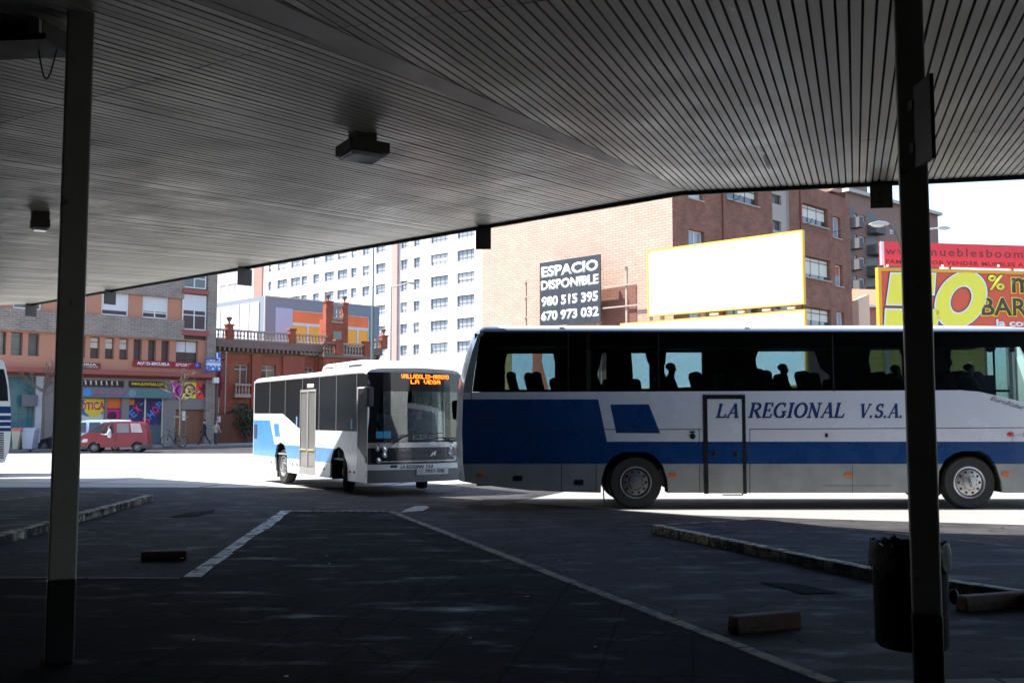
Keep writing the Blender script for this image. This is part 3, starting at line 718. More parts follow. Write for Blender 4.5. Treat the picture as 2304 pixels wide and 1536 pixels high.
# ------------------------------------------------------------------ the big coach, side on
YN = 19.45
cx0 = PY(1040, 900, YN).x
cf = Fr((cx0, YN, 0), 0, 'coach', 'big white and blue coach standing side on, with large dark tinted windows', 'coach')
CR = cf.root
LEN = 12.55; WID = 2.5
h = cf.h
belt = h(z4(1000, 608))[1]; gtop = h((1500, 746))[1]; rtop = h((1500, 729))[1]; skirt = h((1700, 1108))[1]
def P4(*l): return [h(z4(a, b)) for a, b in l]
def P5(*l): return [h(z5(a, b)) for a, b in l]
rear_arch = P4((1095,1362),(1098,1270),(1125,1170),(1185,1092),(1262,1058),(1440,1056),(1500,1085),(1562,1160),(1596,1262),(1604,1366))
front_arch = P5((1522,1366),(1530,1200),(1575,1115),(1640,1066),(1710,1049),(1840,1049),(1905,1082),(1962,1165),(1998,1275),(2008,1360))
low = P4((58,1135),(75,1282),(240,1308),(560,1345),(800,1354)) + rear_arch + [(rear_arch[-1][0]+0.02, skirt)] + [(front_arch[0][0]-0.02, skirt)] + front_arch + [(front_arch[-1][0]+0.02, skirt), (LEN-0.25, skirt), (LEN, 0.6), (LEN, 1.5)]
low += [(LEN-0.02, 1.62)] + P5((2184,690),(2060,657),(1960,633),(1830,604),(1690,593)) + [h(z4(120, 608)), h(z4(62, 612)), h(z4(52, 900))]
zb1 = h((1360, 993))[1]; zb0 = h((1360, 1043))[1]
pA = h(z4(1075, 660)); pB = h(z4(1142, 985)); ztopblue = h(z4(500, 661))[1]
q4 = P4((1165,700),(1455,698),(1542,916),(1210,914))
cuts = [((0,zb1),(0,1)), ((0,zb0),(0,1)), ((0,ztopblue),(0,1)), line_cut(pA, pB), ((0,skirt+0.03),(0,1))] + [line_cut(q4[i], q4[(i+1) % 4]) for i in range(4)]
def pick(x, z):
    if z < zb0: return 2
    if z < zb1: return 1
    if z < ztopblue and side_of(x, z, pA, pB) < 0: return 1
    if all(side_of(x, z, q4[i], q4[(i+1) % 4]) < 0 for i in range(4)): return 1
    return 0
livery('body_side', low, 0.0, 0.05, cuts, pick, [coach_white, blue_p, grey_p], CR)
far = [(x, z) for x, z in low]
livery('body_side', far, WID-0.05, WID, cuts, pick, [coach_white, blue_p, grey_p], CR)
# underbody, floor, ends
b = MB(); b.box(0.25, rear_arch[0][0]-0.1, 0.06, WID-0.06, 0.45, 1.3); b.box(rear_arch[0][0]-0.1, rear_arch[-1][0]+0.1, 0.35, WID-0.35, 0.75, 1.3)
b.box(rear_arch[-1][0]+0.1, front_arch[0][0]-0.1, 0.06, WID-0.06, skirt+0.02, 1.3); b.box(front_arch[0][0]-0.1, front_arch[-1][0]+0.1, 0.35, WID-0.35, 0.75, 1.3); b.box(front_arch[-1][0]+0.1, LEN-0.3, 0.06, WID-0.06, skirt+0.02, 1.3)
for ar in (rear_arch, front_arch):      # dark arch liners
    pts = ar
    for p, q in zip(pts, pts[1:]): b.add([(p[0],0.051,p[1]),(q[0],0.051,q[1]),(q[0],0.5,q[1]),(p[0],0.5,p[1])], [(0,1,2,3)])
b.build('underbody', M('underbody_black', (0.01,0.01,0.01), 0.85, var=0.2), CR)
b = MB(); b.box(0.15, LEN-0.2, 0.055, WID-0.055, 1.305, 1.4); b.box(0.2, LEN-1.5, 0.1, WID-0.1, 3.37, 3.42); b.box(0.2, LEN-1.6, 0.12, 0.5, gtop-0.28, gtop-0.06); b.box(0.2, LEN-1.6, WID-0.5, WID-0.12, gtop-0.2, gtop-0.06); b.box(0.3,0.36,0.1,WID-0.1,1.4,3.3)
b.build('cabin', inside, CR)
# rear end: curved panel
b = MB(); prof = P4((52,900),(60,612),(82,490),(130,300),(165,200),(192,140)) ; prof = [h(z4(75,1282)), h(z4(58,1135))] + prof
n = 9; vs = []
for x, z in prof:
    for j in range(n):
        u = j/(n-1); bul = 0.16*(1-(2*u-1)**4)
        vs.append((x-bul+0.0, 0.002+u*(WID-0.004), z))
b.add(vs, [(i*n+j, i*n+j+1, (i+1)*n+j+1, (i+1)*n+j) for i in range(len(prof)-1) for j in range(n-1)])
b.build('rear_panel', coach_white, CR, smooth=True)
# rear corner pillar between the glass and the rear edge
b = MB(); b.prism(P4((60,610),(82,490),(130,300),(165,200),(192,146),(215,170),(190,190),(165,330),(140,500),(128,609)), -0.004, 0.04); b.build('corner_pillar', grey_p, CR)
# roof: rounded shell with a gutter rail
sec = [(0.03,gtop-0.01),(0.0,gtop+0.02),(0.005,gtop+0.045),(0.05,gtop+0.06),(0.05,gtop+0.07),(0.09,gtop+0.115),(0.22,rtop-0.012),(0.55,rtop+0.02),(WID/2,rtop+0.05)]
sec = sec + [(WID-y, z) for y, z in sec[-2::-1]]
stn = [(h(z4(185,140))[0], -0.10), (h(z4(220,115))[0], -0.03), (h(z4(420,100))[0], 0.0), (LEN-3.1, 0.0), (LEN-2.0, -0.02), (LEN-1.2, -0.09), (LEN-0.55, -0.17)]
b = MB(); k = len(sec)
b.add([(x, y, gtop-0.02+(z-gtop+0.02)*(1+dz*4) if dz > -0.2 else z) for x, dz in stn for y, z in sec], [(i*k+j, (i+1)*k+j, (i+1)*k+j+1, i*k+j+1) for i in range(len(stn)-1) for j in range(k-1)])
b.build('roof', coach_white, CR, smooth=True)
for px in (1260, 1676):
    q = h((px, 738)); b = MB(); b.box(q[0]-0.05, q[0]+0.05, -0.012, 0.03, q[1]-0.02, q[1]+0.02); b.build('roof_lamp', M('clear_lens', (0.8,0.8,0.8), 0.15, var=0), CR)
b = MB(); b.box(3.2,5.6,0.7,WID-0.7,rtop+0.0,rtop+0.07); b.build('roof_hatch', coach_white, CR, bevel=0.03)
b = MB(); x0_ = h(z4(215,150))[0]; b.prism([(-0.010,gtop+0.006),(-0.016,gtop+0.03),(-0.010,gtop+0.062),(0.02,gtop+0.075),(0.03,gtop+0.006)], x0_, LEN-1.3, axis='x'); b.build('roof_rail', M('rail_sky_tint', (0.36,0.45,0.58), 0.3, var=0.05), CR)  # sky reflected in a white rail, painted in as pale blue
# windscreen end (out of the picture)
b = MB()
for j in range(8):
    pass
prof = [(LEN,0.6),(LEN+0.06,1.0),(LEN+0.04,1.6)]
vs = [(x+0.18*(1-(2*j/8-1)**4), 0.03+(WID-0.06)*j/8, z) for x, z in prof for j in range(9)]
b.add(vs, [(i*9+j, i*9+j+1, (i+1)*9+j+1, (i+1)*9+j) for i in range(2) for j in range(8)]); b.build('front_panel', coach_white, CR, smooth=True)
b = MB(); prof = [(LEN+0.04,1.6),(LEN-0.15,2.6),(LEN-0.5,gtop)]
vs = [(x+0.18*(1-(2*j/8-1)**4), 0.03+(WID-0.06)*j/8, z) for x, z in prof for j in range(9)]
b.add(vs, [(i*9+j, i*9+j+1, (i+1)*9+j+1, (i+1)*9+j) for i in range(2) for j in range(8)]); b.build('windscreen', coach_glass, CR, smooth=True)
# glass bands
gl = P4((128,607),(140,500),(165,330),(190,190),(215,172)) + [(LEN-0.55, gtop), (LEN-0.05, 1.65)] + P5((2184,688),(2060,655),(1960,631),(1830,602),(1690,591))
b = MB(); b.prism(gl, 0.004, 0.010); b.build('side_window', coach_glass, CR)
for px in (1275, 1478, 1870, 2075):       # thin black joints between panes
    b = MB(); x = h((px, 800))[0]; b.box(x-0.012, x+0.012, 0.0, 0.014, belt+0.01, gtop-0.012); b.build('window_joint', black_p, CR)
# black band printed round the glass edge
b = MB(); e = P4((128,607),(140,500),(165,330),(190,190),(215,172))
b.box(h(z4(135,600))[0], LEN-1.9, 0.011, 0.016, belt+0.004, belt+0.05); b.box(h(z4(215,172))[0], LEN-0.9, 0.011, 0.016, gtop-0.30, gtop-0.006); b.prism(P4((130,606),(142,500),(167,330),(192,192),(290,185),(300,606)), 0.011, 0.016)
b.build('glass_border', M('glass_print_black', (0.008,0.008,0.009), 0.12, var=0), CR)
# far wall with curtained openings, measured where the photo shows daylight through the coach
YF = WID-0.08
ff = Fr((cx0, YN+YF, 0), 0)
def O(a, b): return ff.rect(a, b)
def poly_open(pts): return [ff.h(p) for p in pts]
ops = [O(z4(375,318), z4(750,588)), O(z4(1070,315), z4(1138,566)), O(z4(1318,315), z4(1462,582)), O(z4(1572,310), z4(1858,580)),
       O(z5(150,302), z5(718,575)), O(z5(1000,292), z5(1262,570)), O(z5(1608,270), z5(1945,480))]
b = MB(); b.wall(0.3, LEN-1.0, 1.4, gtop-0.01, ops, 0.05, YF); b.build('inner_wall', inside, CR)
b = MB(); b.prism([(0.35,belt),(0.35,gtop-0.02),(LEN-0.6,gtop-0.02),(LEN-0.1,1.7),(LEN-2,belt)], WID-0.012, WID-0.006); b.build('side_window', coach_glass, CR)
cpt = []
def curtain(pts):
    b = MB(); b.prism([ff.h(p) for p in pts], YF-0.03, YF-0.004); b.build('curtain', curtain_m, CR)
curtain([z4(365,310),z4(398,310),z4(382,360),z4(372,420),z4(368,595),z4(355,595)])
curtain([z4(735,310),z4(760,310),z4(770,500),z4(757,470),z4(748,380)])
curtain([z4(1060,310),z4(1105,310),z4(1090,400),z4(1068,470),z4(1085,530),z4(1120,572),z4(1060,575)])
curtain([z4(1310,310),z4(1322,310),z4(1330,400),z4(1342,590),z4(1310,590)])
curtain([z4(1425,305),z4(1470,305),z4(1470,425),z4(1445,380)])
curtain([z4(1565,305),z4(1586,305),z4(1578,400),z4(1570,400)])
curtain([z5(145,298),z5(172,298),z5(152,360),z5(158,410),z5(185,470),z5(210,590),z5(145,590)])
curtain([z5(590,295),z5(705,295),z5(712,400),z5(735,500),z5(725,590),z5(708,590),z5(706,480),z5(640,430),z5(628,400)])
curtain([z5(990,285),z5(1016,285),z5(998,370),z5(1015,440),z5(1020,580),z5(990,580)])
curtain([z5(1228,285),z5(1275,285),z5(1285,450),z5(1262,430),z5(1250,350)])
curtain([z5(1600,265),z5(1618,265),z5(1612,350),z5(1630,390),z5(1600,440)])
curtain([z5(1870,265),z5(1950,265),z5(1950,290),z5(1910,310),z5(1880,300)])
# seats (backs seen above the belt line), all facing right
YSn, YSf = 0.62, 1.75
def seat(px, py, ylat, sc=1.0):
    fr = hitp((cx0, YN+ylat, 0), 0, px, py); x = fr.x-cx0; ztop = fr.z
    b = MB(); b.prism([(x-0.12,1.75),(x-0.34,ztop-0.12),(x-0.33,ztop-0.02),(x-0.24,ztop),(x-0.14,ztop-0.03),(x-0.12,ztop-0.18),(x+0.06,1.9),(x+0.5,1.84),(x+0.5,1.72)], ylat-0.23, ylat+0.23)
    b.box(x-0.1,x+0.4,ylat-0.15,ylat+0.15,1.4,1.72)
    b.build('seat', seat_m, CR, bevel=0.04)
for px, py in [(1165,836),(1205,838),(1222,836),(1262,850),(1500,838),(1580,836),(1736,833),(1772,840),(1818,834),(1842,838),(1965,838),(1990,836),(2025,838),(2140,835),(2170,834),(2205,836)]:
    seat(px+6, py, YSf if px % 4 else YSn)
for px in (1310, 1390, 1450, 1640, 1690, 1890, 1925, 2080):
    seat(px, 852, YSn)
# wheels
wx = h((1427, 1084)); R_ = (h((1427,1028))[1]-0.0)/2
for px, rim, tx in ((1427, dull_metal, None), (2180, chrome, 'IVECO')):
    x = h((px, 1084))[0]
    wheel(CR, x, 0.06, 0.515, 0.515, 0.30, rim, 10, hub_txt=tx); wheel(CR, x, WID-0.06, 0.515, 0.515, 0.30, dull_metal, 10, out=1)
    if px == 1427: 
        wheel(CR, x, 0.40, 0.515, 0.515, 0.28, dull_metal, 10)
# door with its broad black seal
d0 = cf.rect(z4(1860,626), z4(2190,1370)); s = 0.085
dr_ = MB(); cuts2 = [((0,zb1),(0,1)), ((0,zb0),(0,1))]
di = (d0[0]+s, d0[1]-s*0.8, d0[2]+0.01, d0[3]-s)
do = livery('door', [(di[0],di[2]),(di[1],di[2]),(di[1],di[3]),(di[0],di[3])], -0.012, -0.002, cuts2, lambda x, z: 2 if z < zb0 else (1 if z < zb1 else 0), [coach_white, blue_p, grey_p], CR)
b = MB(); b.box(d0[0],di[0],-0.016,-0.001,d0[2],d0[3]); b.box(di[1],d0[1],-0.016,-0.001,d0[2],d0[3]); b.box(di[0],di[1],-0.016,-0.001,di[3],d0[3]); b.build('seal', black_p, do)
for a in ((1945,1068),(2110,1072)):
    q = h(z4(*a)); b = MB(); b.box(q[0]-0.035,q[0]+0.035,-0.03,-0.013,q[1]-0.06,q[1]+0.06); b.build('handle', black_p, do, bevel=0.008)
q0, q1 = h(z4(2010,1372)), h(z4(2165,1385)); b = MB(); b.box(q0[0],q1[0],0.0,0.03,skirt-0.05,skirt-0.03); b.box(q1[0]-0.02,q1[0],0.0,0.02,skirt-0.05,skirt+0.02); b.build('door_step', black_p, CR)
# lettering
l0, l1 = h(z4(1955,800)), h(z5(1268,795))
zb = h(z4(2060,800))[1]; zt_ = h(z4(2060,695))[1]
lx1 = h(z4(2148,800))[0]
serif_text('lettering', 'LA', navy, CR, h(z4(1958,800))[0], h(z4(2132,800))[0], zb, zt_-zb, -0.018, 0.25)
serif_text('lettering', 'REGIONAL', navy, CR, h(z5(98,800))[0], h(z5(822,800))[0], zb, zt_-zb+0.02, -0.004, 0.25)
serif_text('lettering', 'V.S.A.', navy, CR, h(z5(925,795))[0], h(z5(1262,795))[0], zb, zt_-zb, -0.004, 0.25)
q = h(z5(2075,690)); text('lettering', 'EuroRider C', M('lettering_grey', (0.18,0.18,0.2), 0.4, var=0), CR, q[0], q[1]-0.02, 0.09, y=-0.003, width=0.85, shear=0.3, rot=R(-17), bold=0.02)
# panel seams
b = MB()
def sl(p, q, wd=0.007):
    p = Vector(p); q = Vector(q); d = (q-p).normalized(); n_ = Vector((-d.y, d.x))*wd
    b.prism([tuple(p+n_), tuple(q+n_), tuple(q-n_), tuple(p-n_)], -0.0015, 0.001)
sl(h(z4(130,888)), h(z4(1850,886))); sl(h(z4(1832,886)), h(z4(1834,980))); sl(h(z4(800,1150)), h(z4(800,1352))); sl(h(z4(1838,1150)), h(z4(1838,1364)))
sl(h(z5(108,885)), h(z5(2300,873))); sl(h(z5(110,885)), h(z5(110,1366))); sl(h(z4(122,612)), h(z4(122,660))); sl(h(z4(1060,1150)), h(z4(1060,1358)))
sl(h(z5(655,1308)), h(z5(1180,1308)), 0.004); sl(h(z5(880,1150)), h(z5(880,1366)), 0.004)
for i in range(5): sl(h(z4(150,782+i*12)), h(z4(310,782+i*12)), 0.006)
b.build('panel_seam', seam_m, CR)
# lamps, caps, latches
for p in (z4(198,1222), z4(1636,1230), z5(848,1226), z5(2028,1218)):
    q = h(p); b = MB(); b.box(q[0]-0.07,q[0]+0.07,-0.022,-0.001,q[1]-0.032,q[1]+0.032); b.build('marker_lamp', amber, CR, bevel=0.01)
for p in (z5(2065,923), z5(2190,920)):
    q = h(p); b = MB(); b.ball((q[0],-0.005,q[1]),0.075,0.03,0.045); b.build('side_lamp', redlens, CR, smooth=True)
q = h(z4(1784,938)); b = MB(); b.cyl((q[0],-0.02,q[1]),(q[0],-0.001,q[1]),0.055,n=20); b.box(q[0]-0.05,q[0]+0.05,-0.012,-0.001,q[1]+0.07,q[1]+0.1); b.build('filler_cap', black_p, CR)
q = h(z5(685,931)); b = MB(); b.box(q[0]-0.025,q[0]+0.025,-0.014,-0.001,q[1]-0.035,q[1]+0.035); b.build('hatch_lock', black_p, CR)
for p in (z4(472,1252), z4(930,1284)):
    q = h(p); b = MB(); b.box(q[0]-0.09,q[0]+0.09,-0.014,-0.001,q[1]-0.05,q[1]+0.05); b.build('skirt_latch', black_p, CR, bevel=0.01)
q = h(z5(2130,980)); b = MB()
for i in range(24):
    a0, a1 = 2*math.pi*i/24, 2*math.pi*(i+1)/24; sl((q[0]+0.14*math.cos(a0),q[1]+0.14*math.sin(a0)), (q[0]+0.14*math.cos(a1),q[1]+0.14*math.sin(a1)), 0.003)
b.build('round_flap', seam_m, CR)
q = h(z4(1990,522)); b = MB(); b.box(q[0]-0.11,q[0]+0.11,0.017,0.02,q[1]-0.15,q[1]+0.15); b.build('window_notice', M('notice', (0.10,0.14,0.16), 0.5, var=0.1), CR)
q = h(z5(2082,287)); b = MB(); b.box(q[0]-0.05,q[0]+0.05,0.017,0.02,q[1]-0.05,q[1]+0.05); b.build('window_notice', M('notice_pale', (0.25,0.35,0.4), 0.5, var=0.1), CR)
q = h(z4(1115,1365)); b = MB(); b.tube([(q[0],0.03,q[1]+0.1),(q[0]+0.01,0.03,q[1]-0.12),(q[0]+0.05,0.05,q[1]-0.22)],0.012); b.build('hanging_strap', rubber, CR)

# ------------------------------------------------------------------ the small city bus
BA = Vector((-3.30, 22.62, gz(22.62)))
FS = Fr(BA, -58, 'city_bus', 'small white and blue city bus turning in behind the coach, lit orange destination display', 'bus')
BR = FS.root; FF = Fr(BA, 32)
BL = 8.62; BW = 2.42
hs = FS.h
def S3(*l): return [hs(z3(a, b)) for a, b in l]
zro = 2.86
zsk = 0.30
ra = S3((322,1290),(318,1080),(335,985),(368,955),(405,980),(432,1080),(440,1262)); fa = S3((846,1312),(850,1150),(880,1035),(930,1000),(975,1040),(1005,1160),(1018,1345))
xr = hs(z3(110,900))[0]
glb = S3((120,683),(385,684),(548,838))
dx0, dx1 = hs(z3(556,900))[0], hs(z3(708,900))[0]
zdb = hs(z3(640,1268))[1]; zdt = hs(z3(640,452))[1]
zw = hs(z3(900,848))[1]
fx0 = hs(z3(1106,900))[0]
low = [(xr+0.05, 0.42), (xr+0.4, zsk)] + [(ra[0][0], zsk)] + ra[1:-1] + [(ra[-1][0], zsk), (dx0, zsk), (dx0, glb[2][1])] + glb[::-1][1:] + [(xr, glb[0][1])]
zu = hs(z3(200,745))[1]; zm = hs(z3(200,942))[1]; zl = hs(z3(430,1112))[1]
pe, pf = hs(z3(270,745)), hs(z3(312,970))
pz1 = hs(z3(480,988))[1]
qd = S3((305,780),(355,780),(368,905),(318,905))
def pickb(x, z):
    if all(side_of(x, z, qd[i], qd[(i+1) % 4]) < 0 for i in range(4)): return 1
    if z < zl: return 0
    if z < pz1: return 1
    if z < zu and side_of(x, z, pe, pf) < 0: return 1
    return 0
cutb = [((0,zl),(0,1)), ((0,pz1),(0,1)), ((0,zu),(0,1)), line_cut(pe, pf)] + [line_cut(qd[i], qd[(i+1) % 4]) for i in range(4)]
sunlit_blue = M('bus_sunlit_blue_paint', (0.06,0.25,0.58), 0.28, var=0.08, scale=1.5, coat=0.4)  # lighter copy of the coach blue, strong sunlight put into the colour
bm_ = [white_p, sunlit_blue]
livery('body_side', low, 0.0, 0.05, cutb, pickb, bm_, BR)
low2 = [(dx1, zsk), (fa[0][0], zsk)] + fa[1:-1] + [(fa[-1][0], zsk), (fx0, zsk), (fx0, zw), (dx1, zw)]
livery('body_side', low2, 0.0, 0.05, cutb[:2], lambda x, z: 1 if (zl < z < pz1 and x < fa[3][0]) else 0, bm_, BR)
full = [(xr+0.05,0.42),(xr+0.4,zsk),(ra[0][0],zsk)] + ra[1:-1] + [(ra[-1][0],zsk),(fa[0][0],zsk)] + fa[1:-1] + [(fa[-1][0],zsk),(-0.02,zsk),(-0.02,1.25),(xr,1.25)]
livery('body_side', full, BW-0.05, BW, cutb[:2], lambda x, z: 1 if zl < z < pz1 else 0, bm_, BR)
b = MB(); b.box(xr+0.1, ra[0][0]-0.05, 0.06, BW-0.06, 0.4, 0.75); b.box(ra[0][0]-0.05, ra[-1][0]+0.05, 0.4, BW-0.4, 0.5, 0.75); b.box(ra[-1][0]+0.05, fa[0][0]-0.05, 0.06, BW-0.06, zsk+0.02, 0.75); b.box(fa[0][0]-0.05, fa[-1][0]+0.05, 0.45, BW-0.45, 0.5, 0.75); b.box(fa[-1][0]+0.05, -0.1, 0.06, BW-0.06, zsk+0.02, 0.75)
for ar in (ra, fa):
    for p, q in zip(ar, ar[1:]): b.add([(p[0],0.051,p[1]),(q[0],0.051,q[1]),(q[0],0.5,q[1]),(p[0],0.5,p[1])], [(0,1,2,3)])
b.build('underbody', M('underbody_black', (0,0,0)), BR)
b = MB(); b.box(xr+0.1,-0.2,0.06,BW-0.06,0.755,0.80); b.box(xr+0.1,-0.1,0.08,BW-0.08,zro-0.12,zro-0.08); b.box(xr+0.06,xr+0.12,0.06,BW-0.06,0.8,zro-0.1); b.box(xr+0.1,-0.3,BW-0.1,BW-0.055,0.8,1.25); b.box(-2.0,-1.95,0.1,0.9,0.8,1.5)
b.build('cabin', M('bus_interior', (0.28,0.29,0.30), 0.8, var=0.15), BR)
# roof shell, roof pod
sec = [(0.012,zro-0.06),(0.0,zro-0.03),(0.02,zro+0.02),(0.10,zro+0.07),(0.3,zro+0.10),(BW/2,zro+0.125)]; sec += [(BW-y, z) for y, z in sec[-2::-1]]; k = len(sec)
stn = [xr-0.02, xr+0.1, -1.0, -0.3, -0.02]; dzs = [-0.05, 0, 0, -0.01, -0.05]
bow = lambda y: 0.17*(1-abs(2*min(max(y/BW,0),1)-1)**2.6)-0.055
b = MB(); b.add([(x + (bow(y) if x > -0.1 else (bow(y)*0.6 if x > -0.5 else 0)), y, z+dz) for x, dz in zip(stn, dzs) for y, z in sec], [(i*k+j, (i+1)*k+j, (i+1)*k+j+1, i*k+j+1) for i in range(len(stn)-1) for j in range(k-1)] + [tuple(range(k)), tuple(range(4*k, 5*k))])
b.build('roof', white_p, BR, smooth=True)
b = MB(); p0 = hs(z3(735,255)); b.prism([(-3.9,zro+0.08),(-3.75,zro+0.24),(-3.55,zro+0.29),(-1.2,zro+0.30),(-0.9,zro+0.26),(-0.7,zro+0.08)], 0.35, BW-0.35); b.build('roof_unit', white_p, BR, bevel=0.05)
b = MB(); b.box(-3.6,-3.0,0.343,0.352,zro+0.17,zro+0.2); b.box(-2.0,-1.2,0.342,0.352,zro+0.15,zro+0.2); b.build('roof_vent', seam_m, BR)
# rear
b = MB(); b.prism([(0.0,0.42),(BW,0.42),(BW,zro-0.02),(0,zro-0.02)], xr-0.03, xr+0.02, axis='x'); b.build('rear_panel', white_p, BR, bevel=0.02)
# side glazing: one dark band that drops behind the mid door
zgt = zro-0.055
gp = [(xr+0.01, glb[0][1]+0.005), (xr+0.05, zgt), (-0.02, zgt), (-0.02, 2.3), (fx0, 2.3), (fx0, zw+0.005), (dx1+0.004, zw+0.005), (dx1+0.004, zdt), (dx0-0.004, zdt), (dx0-0.004, glb[2][1]+0.01), (glb[1][0]+0.01, glb[1][1]+0.006)]
b = MB(); b.prism(gp, 0.012, 0.018); b.build('side_window', bus_glass, BR)
b = MB(); b.prism([(xr+0.05,1.26),(xr+0.05,zgt),(-0.05,zgt),(-0.05,1.26)], BW-0.018, BW-0.012); b.build('side_window', Mglass('bus_far_glass', (0.6,0.66,0.66), 0.02), BR)
for zx, z0, z1_ in ((268,None,None),(415,None,None),(578,None,None),(742,None,None),(905,None,None),(1100,None,None)):
    x = hs(z3(zx, 500))[0]; zz = zw if zx > 700 else (glb[0][1] if zx < 400 else (zdt if 550 < zx < 720 else glb[0][1]-0.1)); b = MB(); b.box(x-0.012, x+0.012, 0.006, 0.022, zz, zgt); b.build('window_joint', M('joint_grey', (0.2,0.2,0.2), 0.5, var=0), BR)
# far pillars
for i in range(7): x = xr+0.3+i*1.25; b = MB(); b.box(x-0.05,x+0.05,BW-0.07,BW-0.02,1.25,zgt); b.build('pillar', black_p, BR)
# mid door, two leaves
zdm = hs(z3(640,1020))[1]
for i in range(2):
    a = dx0 + (dx1-dx0)*i/2 + 0.006; c = dx0 + (dx1-dx0)*(i+1)/2 - 0.006; f = 0.035
    b = MB(); b.box(a,a+f,-0.006,0.03,zdb,zdt); b.box(c-f,c,-0.006,0.03,zdb,zdt); b.box(a+f,c-f,-0.006,0.03,zdt-0.06,zdt); b.box(a+f,c-f,-0.006,0.03,zdb,zdb+0.18)
    d = b.build('door', M('door_frame_silver', (0.33,0.33,0.33), 0.4, var=0.08), BR)
    b = MB(); b.box(a+f,c-f,0.008,0.014,zdb+0.18,zdt-0.06); b.build('pane', M('door_glass_grey', (0.17,0.17,0.165), 0.12, var=0.12, scale=1.2), d)
    b = MB(); b.box(a+f+0.03,c-f-0.03,-0.02,-0.008,zdb+0.62,zdb+0.65); b.build('handle', M('handle_yellow', (0.6,0.5,0.2), 0.4, var=0), d)
b = MB(); q0, q1 = hs(z3(628,432)), hs(z3(684,398)); b.box(q0[0],q1[0],0.004,0.011,q0[1],q1[1]); b.build('route_number', M('lit_route_number', (1.0,0.92,0.85), 0.4, var=0, emit=0.9), BR)
# front door / driver quarter
zfd = hs(z3(1160,1368))[1]; zfm = hs(z3(1160,1005))[1]
b = MB(); q = S3((1106,430),(1222,420)); zt2 = q[0][1]
b.box(fx0+0.004,fx0+0.03,-0.004,0.03,zsk,zt2); b.box(-0.035,-0.01,-0.004,0.03,zsk,zt2); b.box(fx0+0.03,-0.035,-0.004,0.03,zt2-0.035,zt2); b.prism([(fx0+0.03,zsk),(-0.035,zsk),(-0.035,zfm-0.34),(fx0+0.03,zfm)],-0.002,0.03)
fd = b.build('front_door', M('door_frame_white', (0.7,0.71,0.72), 0.3, var=0.05), BR)
b = MB(); b.prism([(fx0+0.03,zfm+0.01),(-0.035,zfm-0.33),(-0.035,zt2-0.035),(fx0+0.03,zt2-0.035)],0.008,0.014); b.build('pane', bus_glass, fd)
b = MB(); b.box(-0.09,-0.05,-0.02,-0.003,0.75,0.9); b.build('handle', black_p, fd)
b = MB(); b.box(fx0,-0.01,0.005,0.02,zt2,2.3); b.build('door_header', black_p, BR)
for a, m_ in (((1040,1240), redlens), ((285,1145), seam_m), ((490,1170), seam_m), ((530,1172), seam_m), ((790,1215), seam_m), ((1080,1245), black_p)):
    q = hs(z3(*a)); b = MB(); b.box(q[0]-0.04,q[0]+0.04,-0.012,-0.001,q[1]-0.025,q[1]+0.025); b.build('side_marker', m_, BR, bevel=0.006)
b = MB(); r4 = FS.rect(z3(120,785), z3(146,920)); b.box(r4[0],r4[1],-0.006,-0.001,r4[2],r4[3]); b.build('air_vent', M('vent_navy', (0.02,0.03,0.07), 0.5, var=0), BR)
b = MB(); r4 = FS.rect(z3(722,1075), z3(750,1150)); 
for (x0,x1,z0,z1_) in ((r4[0],r4[1],r4[3]-0.01,r4[3]),(r4[0],r4[1],r4[2],r4[2]+0.01),(r4[0],r4[0]+0.012,r4[2]+0.01,r4[3]-0.01),(r4[1]-0.012,r4[1],r4[2]+0.01,r4[3]-0.01)): b.box(x0,x1,-0.003,-0.0005,z0,z1_)
b.build('fuel_flap', M('flap_line', (0.15,0.3,0.5), 0.5, var=0), BR)
for a, b0 in ((540,685),):
    pass
for a in ((525,755),(1052,785)):
    q = hs(z3(*a)); b = MB(); b.box(q[0]-0.05,q[0]+0.05,0.002,0.0105,q[1]-0.12,q[1]+0.12); b.build('window_sticker', M('sticker_blue', (0.15,0.3,0.5), 0.5, var=0), BR)
# wheels
xr_w = (ra[2][0]+ra[4][0])/2+0.03; xf_w = (fa[2][0]+fa[4][0])/2+0.12
zw0 = gz(24.5)-BA.z; zw1 = gz(28)-BA.z
wheel(BR, xf_w, 0.09, 0.47, 0.47, 0.27, chrome, 10, steer=R(-24)); wheel(BR, xr_w, 0.08, 0.44, 0.47, 0.27, chrome, 8)
wheel(BR, xf_w, BW-0.09, 0.47, 0.47, 0.27, dull_metal, 10, out=1, steer=R(-24)); wheel(BR, xr_w, BW-0.08, 0.44, 0.47, 0.27, dull_metal, 8, out=1)
# ---- front: everything is bent over a gently bowed nose
def bulge(x, z):
    u = max(0.0, min(1.0, x/BW)); lean = 0.0 if z < 1.25 else 0.06*(z-1.25)/1.6
    return 0.17*(1-abs(2*u-1)**2.6) - lean
def front(mb, name, mat, parent=BR, smooth=False, off=0.0):
    o = mb.build(name, mat, parent) if isinstance(mb, MB) else mb
    bm = bmesh.new(); bm.from_mesh(o.data)
    if isinstance(mb, MB):
        for i in range(1, 14): bmesh.ops.bisect_plane(bm, geom=bm.verts[:]+bm.edges[:]+bm.faces[:], plane_co=(BW*i/14,0,0), plane_no=(1,0,0), dist=1e-5)
        for z in (1.25, 1.9): bmesh.ops.bisect_plane(bm, geom=bm.verts[:]+bm.edges[:]+bm.faces[:], plane_co=(0,0,z), plane_no=(0,0,1), dist=1e-5)
    for v in bm.verts: v.co.y -= bulge(v.co.x, v.co.z) + off
    bm.to_mesh(o.data); bm.free(); o.rotation_euler = (0, 0, R(90)) if parent is BR else (0,0,0)
    return o
hf = FF.h
def F3(*l): return [hf(z3(a, b)) for a, b in l]
